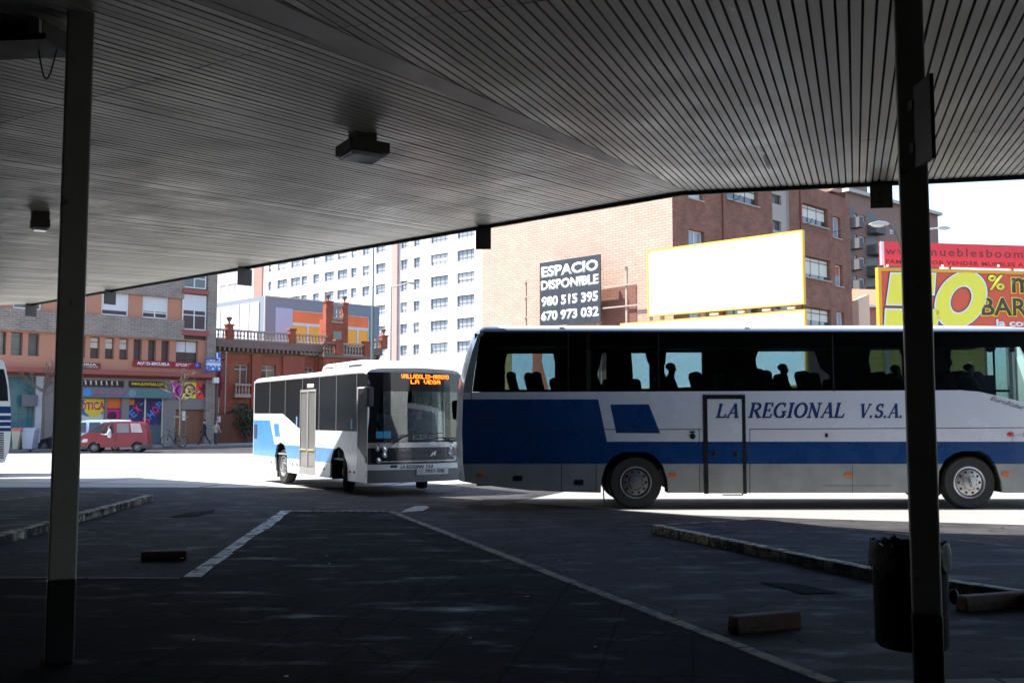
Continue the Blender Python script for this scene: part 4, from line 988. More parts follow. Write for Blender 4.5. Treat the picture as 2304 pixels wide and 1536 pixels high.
zc1 = hf(z3(1700,948))[1]; zc2 = hf(z3(1700,1005))[1]; zc3 = hf(z3(1700,1160))[1]; zc4 = hf(z3(1700,1212))[1]; zdsp = hf(z3(1700,472))[1]; ztp = zro-0.05
b = MB(); b.box(0.0,BW,0.0,0.04,zsk,zc4-0.004); front(b, 'bumper', M('bumper_grey', (0.15,0.155,0.165), 0.45, var=0.08))
b = MB(); b.box(0.0,BW,-0.01,0.04,zc4,zc3); front(b, 'bumper_strip', white_p)
b = MB(); b.box(0.0,BW,0.0,0.04,zc3+0.003,zc2-0.004); gril = front(b, 'nose_panel', M('nose_dark_metal', (0.10,0.10,0.115), 0.22, metal=0.5, var=0.1))
b = MB(); b.box(0.0,BW,-0.02,0.04,zc2,zc1-0.02); front(b, 'silver_band', M('nose_silver', (0.5,0.5,0.52), 0.3, metal=0.6, var=0.08))
b = MB(); b.box(0.25,BW-0.25,-0.035,-0.001,zc3+0.05,zc3+0.075); front(b, 'nose_lip', M('nose_silver', (0,0,0)))
b = MB()
for z in (0.33, 0.66): zz = zc3+(zc2-zc3)*z; b.box(0.5,BW-0.1,-0.006,-0.001,zz,zz+0.012)
front(b, 'nose_line', black_p)
# black surround: pillars, header with display
b = MB(); pl = F3((1228,262),(1348,262),(1318,500),(1278,850),(1262,945)); pl = [(0.0,zc1-0.02),(0.0,ztp),(pl[1][0],ztp),(pl[2][0],pl[2][1]),(pl[3][0],pl[3][1]),(pl[4][0]-0.0,zc1-0.02)]
b.prism(pl, 0.0, 0.03); front(b, 'windscreen_pillar', M('pillar_black_glass', (0.01,0.01,0.012), 0.08, var=0))
b = MB(); b.box(BW-0.10,BW,0.0,0.03,zc1-0.02,ztp); front(b, 'windscreen_pillar', M('pillar_black_glass', (0,0,0)))
xh0 = hf(z3(1340,300))[0]
b = MB(); b.box(xh0,BW-0.1,0.004,0.03,zdsp,ztp); dsp = front(b, 'destination_display', M('pillar_black_glass', (0,0,0)))
b = MB(); b.prism([(pl[5][0],zc1-0.015),(pl[3][0],pl[3][1]),(pl[2][0],pl[2][1]),(xh0,zdsp-0.003),(BW-0.1,zdsp-0.003),(BW-0.1,zc1-0.015)], 0.006, 0.012); front(b, 'windscreen', clear_glass)
b = MB(); b.box(0.05,BW-0.05,0.02,0.5,0.8,zc1-0.03); front(b, 'dashboard', M('dash_black', (0.02,0.02,0.022), 0.7, var=0.2))
led = M('lit_orange_led', (1.0,0.16,0.01), 0.5, var=0, emit=2.2)
def dots(body, p0, p1):
    (x0, za), (x1, zb_) = hf(p0), hf(p1); n = len(body)*6-1; dx = (x1-x0)/n; dz = (za-zb_)/7; b = MB()
    for i, ch in enumerate(body):
        for r_i, row in enumerate(DOT[ch]):
            for c_i, v in enumerate(row):
                if v == '1':
                    x = x0+(i*6+c_i)*dx; z = za-r_i*dz; b.box(x, x+dx*0.86, -0.006, 0.001, z-dz*0.86, z)
    o = b.build('led_text', led, BR)
    front(o, 'led_text', led)
dots('VALLADOLID-ARROYO', z3(1515,306), z3(1975,356)); dots('LA VEGA', z3(1602,360), z3(1886,404))
# headlights
b = MB(); b.prism(F3((1240,1000),(1435,1000),(1452,1080),(1462,1156),(1240,1156)), -0.006, -0.001); front(b, 'headlight_cluster', M('cluster_black', (0.012,0.012,0.014), 0.25, var=0))
for mir in (0, 1):
    for (a, c), r_ in (((1352,1025),0.07),((1352,1078),0.06),((1300,1132),0.065),((1290,1020),0.055)):
        x, z = hf(z3(a, c)); x = BW-x if mir else x
        b = MB(); b.lathe([(r_,0.02),(r_,-0.02),(r_*0.85,-0.03),(r_*0.7,-0.012),(0,-0.03)], (x,-bulge(x,z)-0.004,z), axis='y', n=16)
        o = b.build('headlight', M('headlight_glass', (0.65,0.67,0.7), 0.08, metal=0.6, var=0), BR, smooth=True); o.rotation_euler = (0,0,R(90))
# badges, plate and lettering
o = text('lettering', 'LA REGIONAL V.S.A', navy, BR, hf(z3(1650,1186))[0], hf(z3(1650,1186))[1], 0.085, y=-0.014, width=hf(z3(1806,1186))[0]-hf(z3(1494,1186))[0], shear=0.3, bold=0.02); front(o, '', None)
b = MB(); r4 = FF.rect(z3(1400,1176), z3(1464,1198)); b.box(r4[0],r4[1],-0.013,-0.0105,r4[2],r4[3]); front(b, 'blue_badge', navy)
r4 = FF.rect(z3(1642,1203), z3(1954,1258)); b = MB(); b.box(r4[0],r4[1],-0.03,-0.012,r4[2],r4[3]); plt = front(b, 'number_plate', M('plate_white', (0.55,0.56,0.55), 0.5, var=0.06))
b = MB(); b.box(r4[0]+0.005,r4[0]+0.17,-0.032,-0.0305,r4[2]+0.005,r4[3]-0.005); front(b, 'plate_band', M('plate_pale', (0.4,0.42,0.45), 0.5, var=0), plt)
o = text('plate_number', '7021 GBJ', black_p, plt, r4[0]+(r4[1]-r4[0])*0.56, (r4[2]+r4[3])/2, (r4[3]-r4[2])*0.62, y=-0.0325, width=(r4[1]-r4[0])*0.6, bold=0.015); front(o, '', None, plt)
o = text('lettering', 'Castrosua', M('pale_letter', (0.5,0.5,0.5), 0.4, var=0), BR, hf(z3(1800,1270))[0], hf(z3(1800,1272))[1], 0.05, y=-0.006, width=0.4, shear=0.3); front(o, '', None)
o = text('lettering', 'VOLVO', M('pale_letter', (0,0,0)), BR, hf(z3(1530,1022))[0], hf(z3(1530,1022))[1], 0.055, y=-0.006, width=0.28); front(o, '', None)
x, z = hf(z3(1802,970)); b = MB(); b.lathe([(0.0,-0.028),(0.1,-0.024),(0.115,-0.01)], (0,0,0), axis='y', n=20); b.v = [(v[0]*1.1+x, v[1], v[2]*0.42+z) for v in b.v]; front(b, 'oval_badge', M('badge_white', (0.7,0.7,0.7), 0.3, var=0))
x, z = hf(z3(1805,1070)); b = MB()
for pts in ([(-0.09,-0.05),(-0.05,0.01),(-0.01,0.06),(0.01,0.02),(-0.03,-0.03)], [(0.0,0.0),(0.02,0.06),(0.1,0.08),(0.05,0.03),(0.06,-0.02),(0.02,-0.03)]): b.prism([(x+a, z+c) for a, c in pts], -0.03, -0.002)
front(b, 'wing_emblem', M('emblem_chrome', (0.75,0.77,0.8), 0.1, metal=0.9, var=0))
# wipers, stickers, mirrors
def wip(pts, r_=0.014):
    b = MB(); b.tube([(hf(z3(*p))[0], -0.05-bulge(*hf(z3(*p))), hf(z3(*p))[1]) for p in pts], r_, 6); o = b.build('wiper', black_p, BR); o.rotation_euler = (0,0,R(90))
wip([(1415,975),(1500,915),(1588,880)]); wip([(1430,905),(1590,880),(1900,868)], 0.01); wip([(2000,965),(1930,912)]); wip([(1640,945),(1760,925),(1930,910),(2105,925)], 0.012)
for a, c in ((1282,1340),(1347,1410)):
    r4 = FF.rect(z3(a,853), z3(c,918)); b = MB(); b.box(r4[0],r4[1],0.002,0.005,r4[2],r4[3]); front(b, 'blue_sticker', M('sticker_cyan', (0.02,0.30,0.55), 0.5, var=0.1))
r4 = FF.rect(z3(1622,875), z3(1755,930)); b = MB(); b.box(r4[0],r4[1],0.05,0.056,r4[2],r4[3]); nb = front(b, 'route_card', M('card_white', (0.6,0.6,0.56), 0.7, var=0.05))
o = text('card_number', '5M 83', black_p, nb, (r4[0]+r4[1])/2, (r4[2]+r4[3])/2, 0.1, y=0.049, width=0.3, bold=0.03); front(o, '', None, nb)
x, z = hs(z3(1215,490)); mz0 = hs(z3(1215,620))[1]; mz1 = hs(z3(1215,430))[1]
b = MB(); b.box(0.10,0.32,-0.16,0.0,mz0,mz1); b.build('mirror', M('mirror_black', (0.01,0.01,0.01), 0.65, var=0.1), BR, bevel=0.04, seg=3)
b = MB(); b.tube([(-0.05,0.05,2.55),(0.1,-0.06,2.62),(0.2,-0.08,2.5),(0.2,-0.08,mz1-0.02)],0.03,8); b.build('mirror_arm', black_p, BR)
b = MB(); b.box(0.05,0.25,BW-0.02,BW+0.14,1.75,2.2); b.build('mirror', black_p, BR, bevel=0.04)
# seats and grab rails
for i in range(7):
    for yy in (0.45, 1.95):
        x = xr+0.9+i*0.82
        if x > -1.6: continue
        b = MB(); b.prism([(x,1.25),(x-0.14,1.85),(x-0.06,1.87),(x+0.06,1.32),(x+0.42,1.30),(x+0.42,1.2)], yy-0.36, yy+0.36); b.box(x+0.1,x+0.3,yy-0.1,yy+0.1,0.8,1.2); b.build('seat', M('bus_seat', (0.05,0.07,0.12), 0.8, var=0.2), BR, bevel=0.03)
for i in range(5):
    b = MB(); x = xr+1.4+i*1.4; b.cyl((x,0.85,0.8),(x,0.85,zro-0.1),0.018); b.build('grab_rail', M('rail_yellow', (0.5,0.42,0.05), 0.4, var=0), BR)
st = MB(); st.lathe([(0.2,0.0),(0.215,0.012),(0.2,0.024),(0.185,0.012),(0.2,0.0)], (0,0,0), n=20); o = st.build('steering_wheel', black_p, BR, smooth=True); o.location = (-0.62, 1.75, 1.42); o.rotation_euler = (0, R(-28), 0)

# ------------------------------------------------------------------ the coach cut by the left picture edge
LY = 32.6
lf = Fr((PY(19, 900, LY).x, LY, gz(LY)), 28, 'coach', 'white coach with dark blue stripes cut off by the left picture edge', 'coach')
def L1(*l): return [lf.h(z1(a, b)) for a, b in l]
prof = L1((0,735),(15,752),(30,810),(46,900),(56,1000),(62,1100),(63,1240),(58,1330),(45,1400),(20,1465),(0,1475))
out = [(-7.5, prof[0][1]+0.05), (-0.6, prof[0][1]+0.05)] + prof + [(-7.5, prof[-1][1])]
zs = [lf.h(z1(30, y))[1] for y in (1042,1075,1083,1118,1128,1160,1170,1205,1212,1248)]
def pickl(x, z):
    for i in range(0, 10, 2):
        if zs[i+1] < z < zs[i]: return 0 if i == 99 else (1 if i in (0,2,4,6,8) else 0)
    return 0
zs2 = [lf.h(z1(30, y))[1] for y in (1068,1118,1135,1168,1180,1210,1222,1248)]
def pickl(x, z):
    for i in range(0, 8, 2):
        if zs2[i+1] < z < zs2[i]: return 1
    return 0
navy_p = M('stripe_navy_paint', (0.012,0.05,0.17), 0.3, var=0.05)
livery('body', out, 0.0, 2.5, [((0,z),(0,1)) for z in zs2], pickl, [white_p, navy_p], lf.root)
q_ = L1((12,800),(26,860),(38,930),(44,1030)); b = MB(); b.prism([(-7.2,q_[0][1])]+q_+[(-7.2,q_[3][1])], -0.006, 0.01); b.build('side_window', M('dark_vehicle_glass', (0.02,0.022,0.028), 0.05, var=0), lf.root)
b = MB()
for i in range(12):
    q = lf.rect(z1(-40,1258+i*16), z1(12,1266+i*16)); b.box(q[0],q[1],-0.008,0.0,q[2],q[3])
b.build('grille', black_p, lf.root)
wheel(lf.root, -2.4, -0.02, 0.5-0.02, 0.5, 0.3, chrome)
# ================================================================== buildings
glass_b = M('building_glass', (0.05,0.06,0.07), 0.06, var=0.25, scale=0.7, spec=0.8)
blind_w = M('blind_white', (0.6,0.61,0.62), 0.6, var=0.06)
blind_c = M('blind_cream', (0.62,0.58,0.5), 0.6, var=0.06)
fr_white = M('frame_white', (0.65,0.66,0.66), 0.45, var=0.04)
fr_dark = M('frame_dark', (0.07,0.065,0.06), 0.45, var=0.1)
fr_alu = M('frame_alu', (0.4,0.4,0.39), 0.4, metal=0.3, var=0.05)
def window(parent, r4, depth, fm=fr_white, gm=glass_b, mull=1, trans=(), f=0.05, blind=None, blind_f=0.0, sill=None, y0=0.0, name='window'):
    x0, x1, a, c = r4; y = y0+depth-0.06; b = MB()
    b.box(x0,x0+f,y,y+0.05,a,c); b.box(x1-f,x1,y,y+0.05,a,c); b.box(x0+f,x1-f,y,y+0.05,a,a+f); b.box(x0+f,x1-f,y,y+0.05,c-f,c)
    for i in range(1, mull+1):
        if mull: x = x0+(x1-x0)*i/(mull+1); b.box(x-f*0.45,x+f*0.45,y+0.002,y+0.05,a+f,c-f)
    for t_ in trans:
        z = a+(c-a)*t_; b.box(x0+f,x1-f,y+0.004,y+0.05,z-f*0.4,z+f*0.4)
    w_ = b.build(name, fm, parent)
    b = MB(); b.box(x0+f*0.5,x1-f*0.5,y+0.03,y+0.038,a+f*0.5,c-f*0.5); b.build('pane', gm, w_)
    if blind and blind_f > 0:
        b = MB(); b.box(x0+f,x1-f,y+0.012,y+0.028,c-f-(c-a-2*f)*blind_f,c-f); b.build('blind', blind, w_)
    if sill:
        b = MB(); b.box(x0-0.06,x1+0.06,y0-0.08,y0+depth-0.07,a-0.07,a-0.003); b.build('sill', sill, w_)
    return w_

# ---------------------------------------------------- left: brick and salmon block with the shops
FA = Fr((PY(479, 1000, 76).x, 76, -0.35), 45, 'apartment_block', 'brown brick and salmon apartment block over a row of shops, on the left', 'apartment building')
A = FA.root; ha = FA.h
def RA(a, b, d=0.0): return FA.rect(z1(*a), z1(*b), d)
brickA = Mbrick('grey_brown_brick', (0.25,0.20,0.165), (0.19,0.15,0.13), (0.33,0.30,0.27), 0.5, 0.16, 0.02)
salmon = M('salmon_render', (0.44,0.20,0.125), 0.8, var=0.08, scale=0.8)
redslab = M('dull_red_slab', (0.30,0.085,0.065), 0.75, var=0.12)
stoneA = M('shop_stone', (0.22,0.19,0.175), 0.75, var=0.15, scale=1.2)
UL = -46.0; ZT = 15.5  # left end stretched out of view to darken reflections in the bus windows
za = lambda y, x=1000: ha(z1(x, y))[1]
xp = ha(z1(1478, 500))[0]; xg0 = ha(z1(1302, 500))[0]; xg1 = ha(z1(1470, 500))[0]
zb0_, zb1_ = za(566), za(432)         # lower brick band
zu0 = za(262); zm0 = za(735); zaw = za(815); zaw2 = za(852)
# storeys as parts
mezz = [RA(a, c) for a, c in (((-10,532),(26,700)),((66,540),(145,705)),((190,548),(264,708)),((400,552),(470,715)),((490,556),(530,718)),((556,565),(598,722)),((638,570),(702,725)),((745,572),(806,730)),((848,575),(908,732)),((950,582),(1006,735)),((1055,586),(1108,738)),((1150,590),(1205,740)))]
mz0 = sum(m[2] for m in mezz)/len(mezz); mz1 = sum(m[3] for m in mezz)/len(mezz)
mezz = [(m[0], m[1], mz0, mz1) for m in mezz]
door4 = RA((1256,590),(1412,745)); mezz.append((door4[0], door4[1], mz0-0.1, mz1+0.1))
b = MB(); b.wall(UL, xg1, zaw, zb0_, mezz, 0.35); b.build('mezzanine_wall', salmon, A)
b = MB(); b.wall(UL, xg0, zb0_, zb1_, (), 0, -0.25); b.box(UL, xg0, -0.249, 0, zb0_-0.1, zb0_); b.poly([(xg0,-0.25,zb0_),(xg0,0,zb0_),(xg0,0,zb1_),(xg0,-0.25,zb1_)]); b.build('brick_band', brickA, A)
ups = [RA((85,180),(282,372)), RA((555,200),(607,400)), RA((720,236),(912,414)), RA((1015,265),(1196,436)), RA((-200,160),(-20,350))]
uz0 = ups[3][2]; uz1 = ups[3][3]; ups = [(u[0],u[1],zb1_+0.04,uz1) for u in ups]
b = MB(); b.wall(UL, xg0, zb1_, zu0, ups, 0.18); b.build('salmon_wall', salmon, A)
b = MB(); b.wall(UL, xg0, zu0, ZT, (), 0, -0.12); b.box(UL, xg0, -0.119, 0, zu0-0.08, zu0); b.build('brick_wall', brickA, A)
b = MB(); b.box(xg1, ha(z1(1536,500))[0], -0.2, 9.0, 0.0, ZT); b.build('brick_pier', brickA, A)
b = MB(); b.box(UL, xg1-0.01, 0.6, 9.0, 0.02, ZT-0.3); b.box(UL, xg1, 0.6, 9.0, ZT-0.3, ZT-0.1); b.build('core', fr_dark, A)
for i, m in enumerate(mezz[:-1]): window(A, m, 0.35, fr_dark, glass_b, 0, (0.78,) if i > 2 else (0.28,0.85), 0.05, blind_c if i in (6,7,8) else None, 0.5)
window(A, mezz[-1], 0.35, fr_dark, glass_b, 1, (0.25,), 0.05, blind_w, 0.5)
for i, u in enumerate(ups): window(A, u, 0.18, fr_white, glass_b, (1,0,0,1,1)[i], () if i != 3 else (0.25,), 0.1, blind_w, (0.6,0.55,0.82,0.72,0.8)[i])
# glazed enclosed balconies between red slabs
for (a, c, s0, s1) in (((1305,40),(1470,228),230,262), ((1302,258),(1468,525),525,562)):
    r4 = FA.rect(z1(*a), z1(*c), 0.1); w_ = window(A, r4, 0.06, fr_white, glass_b, 1, (0.42, 0.86), 0.09, blind_w, 0.45, y0=-0.1)
    b = MB(); b.box(r4[0]-0.03, r4[1]+0.15, -0.35, 0.5, za(s1,1390), za(s0,1390)); b.build('slab', redslab, A)
    b = MB(); b.box(r4[0]+0.06, r4[1]-0.06, 0.1, 0.13, r4[2]+0.03, r4[2]+(r4[3]-r4[2])*0.41); b.build('lower_panel', M('glazed_panel_brown', (0.13,0.115,0.10), 0.25, var=0.2), w_)
b = MB(); b.box(xg0,xg1,0.11,0.5,zb0_,ZT); b.build('recess', fr_dark, A)
# red canopy strip over the shops
b = MB(); b.prism([(-0.75,zaw-0.02),(-0.75,zaw-0.34),(0.0,zaw-0.55),(0.0,zaw-0.005)], UL, xg1+0.35, axis='x'); b.build('shop_canopy', redslab, A)
# ground floor
zg1 = zaw-0.55
shop = RA((46,850),(226,1232)); sexw = RA((400,880),(740,1240)); door1 = RA((757,1010),(853,1320)); door2 = RA((910,886),(1158,1322)); gar = RA((1252,1090),(1456,1334)); topw = RA((548,872),(872,928))
shop = (shop[0],shop[1],0.25,shop[3]); sexw = (sexw[0],sexw[1],0.7,RA((400,1010),(740,1240))[3]); door1 = (door1[0],door1[1],0.02,door1[3]); door2 = (door2[0],door2[1],0.02,RA((910,1010),(1158,1322))[3]); gar = (gar[0],gar[1],0.02,gar[3])
b = MB(); b.wall(UL, xg1, 0, zg1, (shop, sexw, door1, door2, gar), 0.3); b.build('shopfront_wall', stoneA, A)
teal_fr = M('frame_teal', (0.05,0.16,0.17), 0.4, var=0.1)
window(A, shop, 0.3, teal_fr, M('shop_glass_teal', (0.05,0.16,0.18), 0.06, var=0.5, scale=0.6), 1, (0.42,0.72), 0.09, name='shop_window')
b = MB(); r4 = RA((134,985),(245,1068)); b.box(r4[0],r4[1],-0.25,-0.02,r4[2],r4[3]); b.build('air_unit', M('unit_grey', (0.12,0.12,0.13), 0.5, var=0.1), A)
b = MB(); r4 = RA((246,850),(290,1240)); b.box(r4[0],r4[1],-0.06,-0.003,0,r4[3]); b.build('pale_pilaster', M('pale_stone', (0.45,0.46,0.48), 0.7, var=0.15), A)
b = MB(); r4 = RA((868,868),(906,1320)); b.box(r4[0],r4[1],-0.05,-0.003,0,r4[3]); b.build('pilaster', stoneA, A)
# shop window with its coloured sheet
w_ = window(A, sexw, 0.3, M('frame_pink', (0.6,0.45,0.4), 0.5, var=0.05), M('sheet_blue', (0.015,0.16,0.45), 0.4, var=0.15), 0, (), 0.06, name='shop_window')
yS = 0.235
b = MB(); c_ = ha(z1(672,1062)); pts = [(c_[0]+0.75*math.cos(t*0.2618)*(1.0), c_[1]+0.78*math.sin(t*0.2618)) for t in range(24)]; b.prism(pts, yS-0.004, yS); b.build('yellow_disc', M('sheet_yellow', (0.75,0.55,0.04), 0.5, var=0), w_)
b = MB(); zz = sexw[2]; pts = [(sexw[0]+0.05,zz+0.05),(sexw[1]-0.05,zz+0.05)]; n = 16
for i in range(n+1): u = i/n; pts.append((sexw[1]-0.05-(sexw[1]-sexw[0]-0.1)*u, ha(z1(650,1128))[1]+0.12*math.sin(u*14)))
b.prism(pts, yS-0.003, yS); b.build('pale_wave', M('sheet_cream', (0.6,0.58,0.5), 0.5, var=0.05), w_)
text('lettering', 'EROTICA', M('letter_pink', (0.7,0.03,0.16), 0.4, var=0), w_, ha(z1(628,1062))[0], ha(z1(628,1066))[1], 0.55, y=yS-0.012, width=2.35, bold=0.03, rot=R(2))
b = MB(); b.box(door1[0],door1[1],0.22,0.26,door1[2],door1[3]-0.75); dd = b.build('door', M('door_pink', (0.62,0.02,0.22), 0.4, var=0.05), A)
b = MB(); b.box(door1[0],door1[1],0.22,0.26,door1[3]-0.7,door1[3]); b.build('transom', M('panel_orange', (0.75,0.16,0.03), 0.5, var=0.05), A)
c_ = ha(z1(802,1138)); b = MB(); b.lathe([(0.0,0.214),(0.32,0.214),(0.34,0.219)], (c_[0],0,c_[1]), axis='y', n=20); b.build('round_emblem', M('emblem_dark', (0.08,0.01,0.04), 0.5, var=0), dd)
mid = (door2[0]+door2[1])/2
for i, (x0, x1) in enumerate(((door2[0],mid-0.06),(mid+0.06,door2[1]))):
    b = MB(); b.box(x0,x1,0.2,0.26,door2[2],door2[3]); dd = b.build('door', M('door_navy', (0.012,0.025,0.10), 0.3, var=0.2, scale=1.5), A)
    s_ = ('SEX-','SHOP')[i]; cols = (M('letter_pink', (0,0,0)), M('letter_blue', (0.05,0.22,0.6), 0.4, var=0))
    c0 = ha(z1(*((965,1105) if i == 0 else (1098,1112)))); 
    for j, ch in enumerate(s_):
        t_ = (j-1.5)*0.42; text('lettering', ch, cols[j % 2], dd, c0[0]+t_*0.80, c0[1]+t_*0.85, 0.62 if ch != '-' else 0.14, y=0.19, width=0.46 if ch != '-' else 0.3, bold=0.04, rot=R(40))
    b = MB(); pts = [(x0+0.02,door2[2]+0.05),(x1-0.02,door2[2]+0.05)]
    for q in range(9): pts.append((x1-0.02-(x1-x0-0.04)*q/8, ha(z1(1030,1200))[1]+0.12*math.sin(q*2.2+i)))
    b.prism(pts, 0.19, 0.196); b.build('grey_wave', M('sheet_grey', (0.07,0.10,0.13), 0.4, var=0.2), dd)
b = MB(); q = RA((915,1018),(960,1058)); b.box(q[0],q[1],0.185,0.19,q[2],q[3]); b.build('orange_patch', M('panel_orange', (0,0,0)), A)
b = MB()
b.box(mid-0.05,mid+0.05,0.1,0.2,0.02,door2[3]); b.build('door_post', M('post_cream', (0.6,0.55,0.4), 0.5, var=0), A)
b = MB(); b.box(door2[1]-0.08,door2[1]+0.02,0.08,0.18,0.02,door2[3]); b.build('door_post', M('post_cream', (0,0,0)), A)
b = MB(); b.box(gar[0],gar[1],0.2,0.26,gar[2],gar[3]); gd = b.build('garage_door', M('garage_brown', (0.20,0.085,0.04), 0.6, var=0.15, scale=2.0), A)
for x in (0.33, 0.66): b = MB(); xx = gar[0]+(gar[1]-gar[0])*x; b.box(xx-0.01,xx+0.01,0.19,0.199,gar[2],gar[3]); b.build('door_joint', fr_dark, gd)
for a, c in (((1290,1100),(1328,1170)),):
    q = RA(a, c); b = MB(); b.box(q[0],q[1],0.18,0.186,q[2],q[3]); b.build('notice', M('notice_white', (0.7,0.7,0.68), 0.6, var=0.1), gd)
# signs on the facade, each a thing of its own
def on_face(F, name, r4, y, label, mat, th=0.08, cat='sign', group=None):
    t = thing(name, F.root.matrix_world @ Vector((0,0,0)), F.deg, label, cat, group)
    t.location = F.O; b = MB(); b.box(r4[0],r4[1],y,y+th,r4[2],r4[3]); b.build('panel', mat, t); return t
def cz(r4): return ((r4[0]+r4[1])/2, (r4[2]+r4[3])/2)
lw = M('letter_white', (0.75,0.75,0.75), 0.4, var=0)
r4 = RA((940,735),(1424,797)); s = on_face(FA, 'shop_sign', r4, -0.16, 'long dark red fascia sign with white driving school lettering', M('sign_wine', (0.26,0.012,0.03), 0.4, var=0.08))
c_ = cz(r4); W_ = r4[1]-r4[0]; Hh = r4[3]-r4[2]
text('lettering', 'AUTO-ESCUELA', lw, s, r4[0]+W_*0.29, c_[1], Hh*0.52, y=-0.165, width=W_*0.48, bold=0.04)
text('lettering', 'SPORT', lw, s, r4[0]+W_*0.73, c_[1], Hh*0.5, y=-0.165, width=W_*0.24, bold=0.02, shear=0.3)
b = MB(); b.box(r4[1]-W_*0.09,r4[1]-W_*0.015,-0.17,-0.161,r4[2]+Hh*0.12,r4[3]-Hh*0.12); q = b.build('learner_plate', M('plate_blue', (0.02,0.10,0.5), 0.4, var=0), s)
text('lettering', 'L', lw, q, r4[1]-W_*0.052, c_[1]+0.05, Hh*0.4, y=-0.174, bold=0.03)
r4 = RA((436,748),(704,798)); s = on_face(FA, 'shop_sign', r4, -0.14, 'brown consultancy sign with pale capitals, half hidden by the left column', M('sign_brown', (0.13,0.035,0.03), 0.5, var=0.08))
c_ = cz(r4); W_ = r4[1]-r4[0]; Hh = r4[3]-r4[2]; cream = M('letter_cream', (0.7,0.62,0.55), 0.5, var=0)
text('lettering', 'ASESORIA', cream, s, r4[0]+W_*0.46, c_[1]+Hh*0.16, Hh*0.48, y=-0.146, width=W_*0.86, bold=0.03)
text('lettering', 'PEREZ TORRE', cream, s, r4[0]+W_*0.52, c_[1]-Hh*0.3, Hh*0.22, y=-0.146, width=W_*0.84, bold=0.02)
r4 = RA((440,932),(1216,1010)); s = on_face(FA, 'shop_sign', r4, -0.30, 'long grey teal shop fascia with pink capitals and green lettering', M('sign_teal', (0.09,0.17,0.20), 0.45, var=0.12))
W_ = r4[1]-r4[0]; Hh = r4[3]-r4[2]; c_ = cz(r4); x_ = lambda a: ha(z1(a, 970))[0]
text('lettering', 'SEX-SHOP', M('letter_rose', (0.5,0.05,0.12), 0.4, var=0), s, x_(766), c_[1], Hh*0.66, y=-0.306, width=x_(886)-x_(648), bold=0.01)
text('lettering', 'CABINAS', M('letter_green', (0.03,0.25,0.20), 0.4, var=0), s, x_(1080), c_[1], Hh*0.55, y=-0.306, width=x_(1190)-x_(972))
for a, m_ in ((602, M('letter_blue', (0,0,0))), (925, M('letter_grey_teal', (0.16,0.25,0.28), 0.4, var=0))):
    b = MB(); b.lathe([(0.0,-0.306),(0.27,-0.306),(0.28,-0.301)], (x_(a),0,c_[1]), axis='y', n=20); b.build('round_emblem', m_, s)
r4 = RA((440,876),(872,928)); s = on_face(FA, 'shop_sign', r4, -0.1, 'black strip above the teal fascia with a row of white dancing figures', black_p)
for i in range(10):     # generic white dancing silhouettes
    x = x_(480+i*38); z = r4[2]+0.08; hh_ = (r4[3]-r4[2])*0.85; b = MB(); k = (-1)**i
    P_ = [(-.05,.0),(.03,.0),(.02*k,.35),(.16,.02),(.24,.04),(.1,.48),(.12,.62),(.27,.8*1 if k>0 else .5),(.22,.84 if k>0 else .46),(.07,.72),(.05,.78),(.09,.92),(0,1.0),(-.08,.92),(-.03,.78),(-.06,.7),(-.22,.5 if k>0 else .86),(-.26,.55 if k>0 else .82),(-.1,.6),(-.06,.45)]
    b.prism([(x+p[0]*hh_, z+p[1]*hh_) for p in P_], -0.106, -0.1005); b.build('dancing_figure', lw, s)
r4 = RA((910,886),(1175,934)); s = on_face(FA, 'shop_sign', r4, -0.1, 'black strip sign with a yellow web address above the navy doors', black_p)
c_ = cz(r4); text('lettering', 'www.eurovisex.com', M('letter_yellow', (0.7,0.55,0.02), 0.4, var=0), s, c_[0], c_[1]+0.05, 0.30, y=-0.106, width=(r4[1]-r4[0])*0.88, bold=0.02)
r4 = RA((1226,892),(1480,1012)); W_ = r4[1]-r4[0]
for i, (nm, col, lab) in enumerate((('poster_magenta',(0.50,0.03,0.35),'magenta poster panel with a dark curl, above the garage door'),('poster_yellow',(0.75,0.62,0.03),'yellow poster panel with a black ring, above the garage door'),('poster_red',(0.75,0.05,0.03),'red poster panel with a dark figure shape, above the garage door'))):
    a = r4[0]+W_*(0.0,0.29,0.66)[i]; c = r4[0]+W_*(0.285,0.655,1.0)[i]
    s = on_face(FA, 'poster', (a,c,r4[2],r4[3]), -0.05, lab, M(nm, col, 0.5, var=0.05), 0.04, 'poster', 'three coloured posters above the garage door')
    b = MB(); cx_ = (a+c)/2; cz_ = (r4[2]+r4[3])/2
    if i == 1:
        b.lathe([(0.34,-0.056),(0.50,-0.056),(0.50,-0.0505)], (cx_,0,cz_), axis='y', n=20); b.box(cx_-0.1,cx_+0.12,-0.056,-0.0505,cz_-0.2,cz_+0.22)
    elif i == 0: b.tube([(cx_,-0.055,cz_+0.7),(cx_+0.1,-0.055,cz_+0.4),(cx_-0.1,-0.055,cz_),(cx_+0.08,-0.055,cz_-0.4),(cx_,-0.055,cz_-0.7)],0.06,6)
    else: b.prism([(cx_-0.4,cz_+0.5),(cx_-0.1,cz_+0.2),(cx_+0.05,cz_+0.55),(cx_+0.45,cz_+0.4),(cx_+0.2,cz_+0.1),(cx_+0.25,cz_-0.6),(cx_,cz_-0.1),(cx_-0.3,cz_-0.5),(cx_-0.15,cz_+0.05)], -0.056, -0.0505)
    b.build('emblem', M('emblem_dark', (0,0,0)), s)
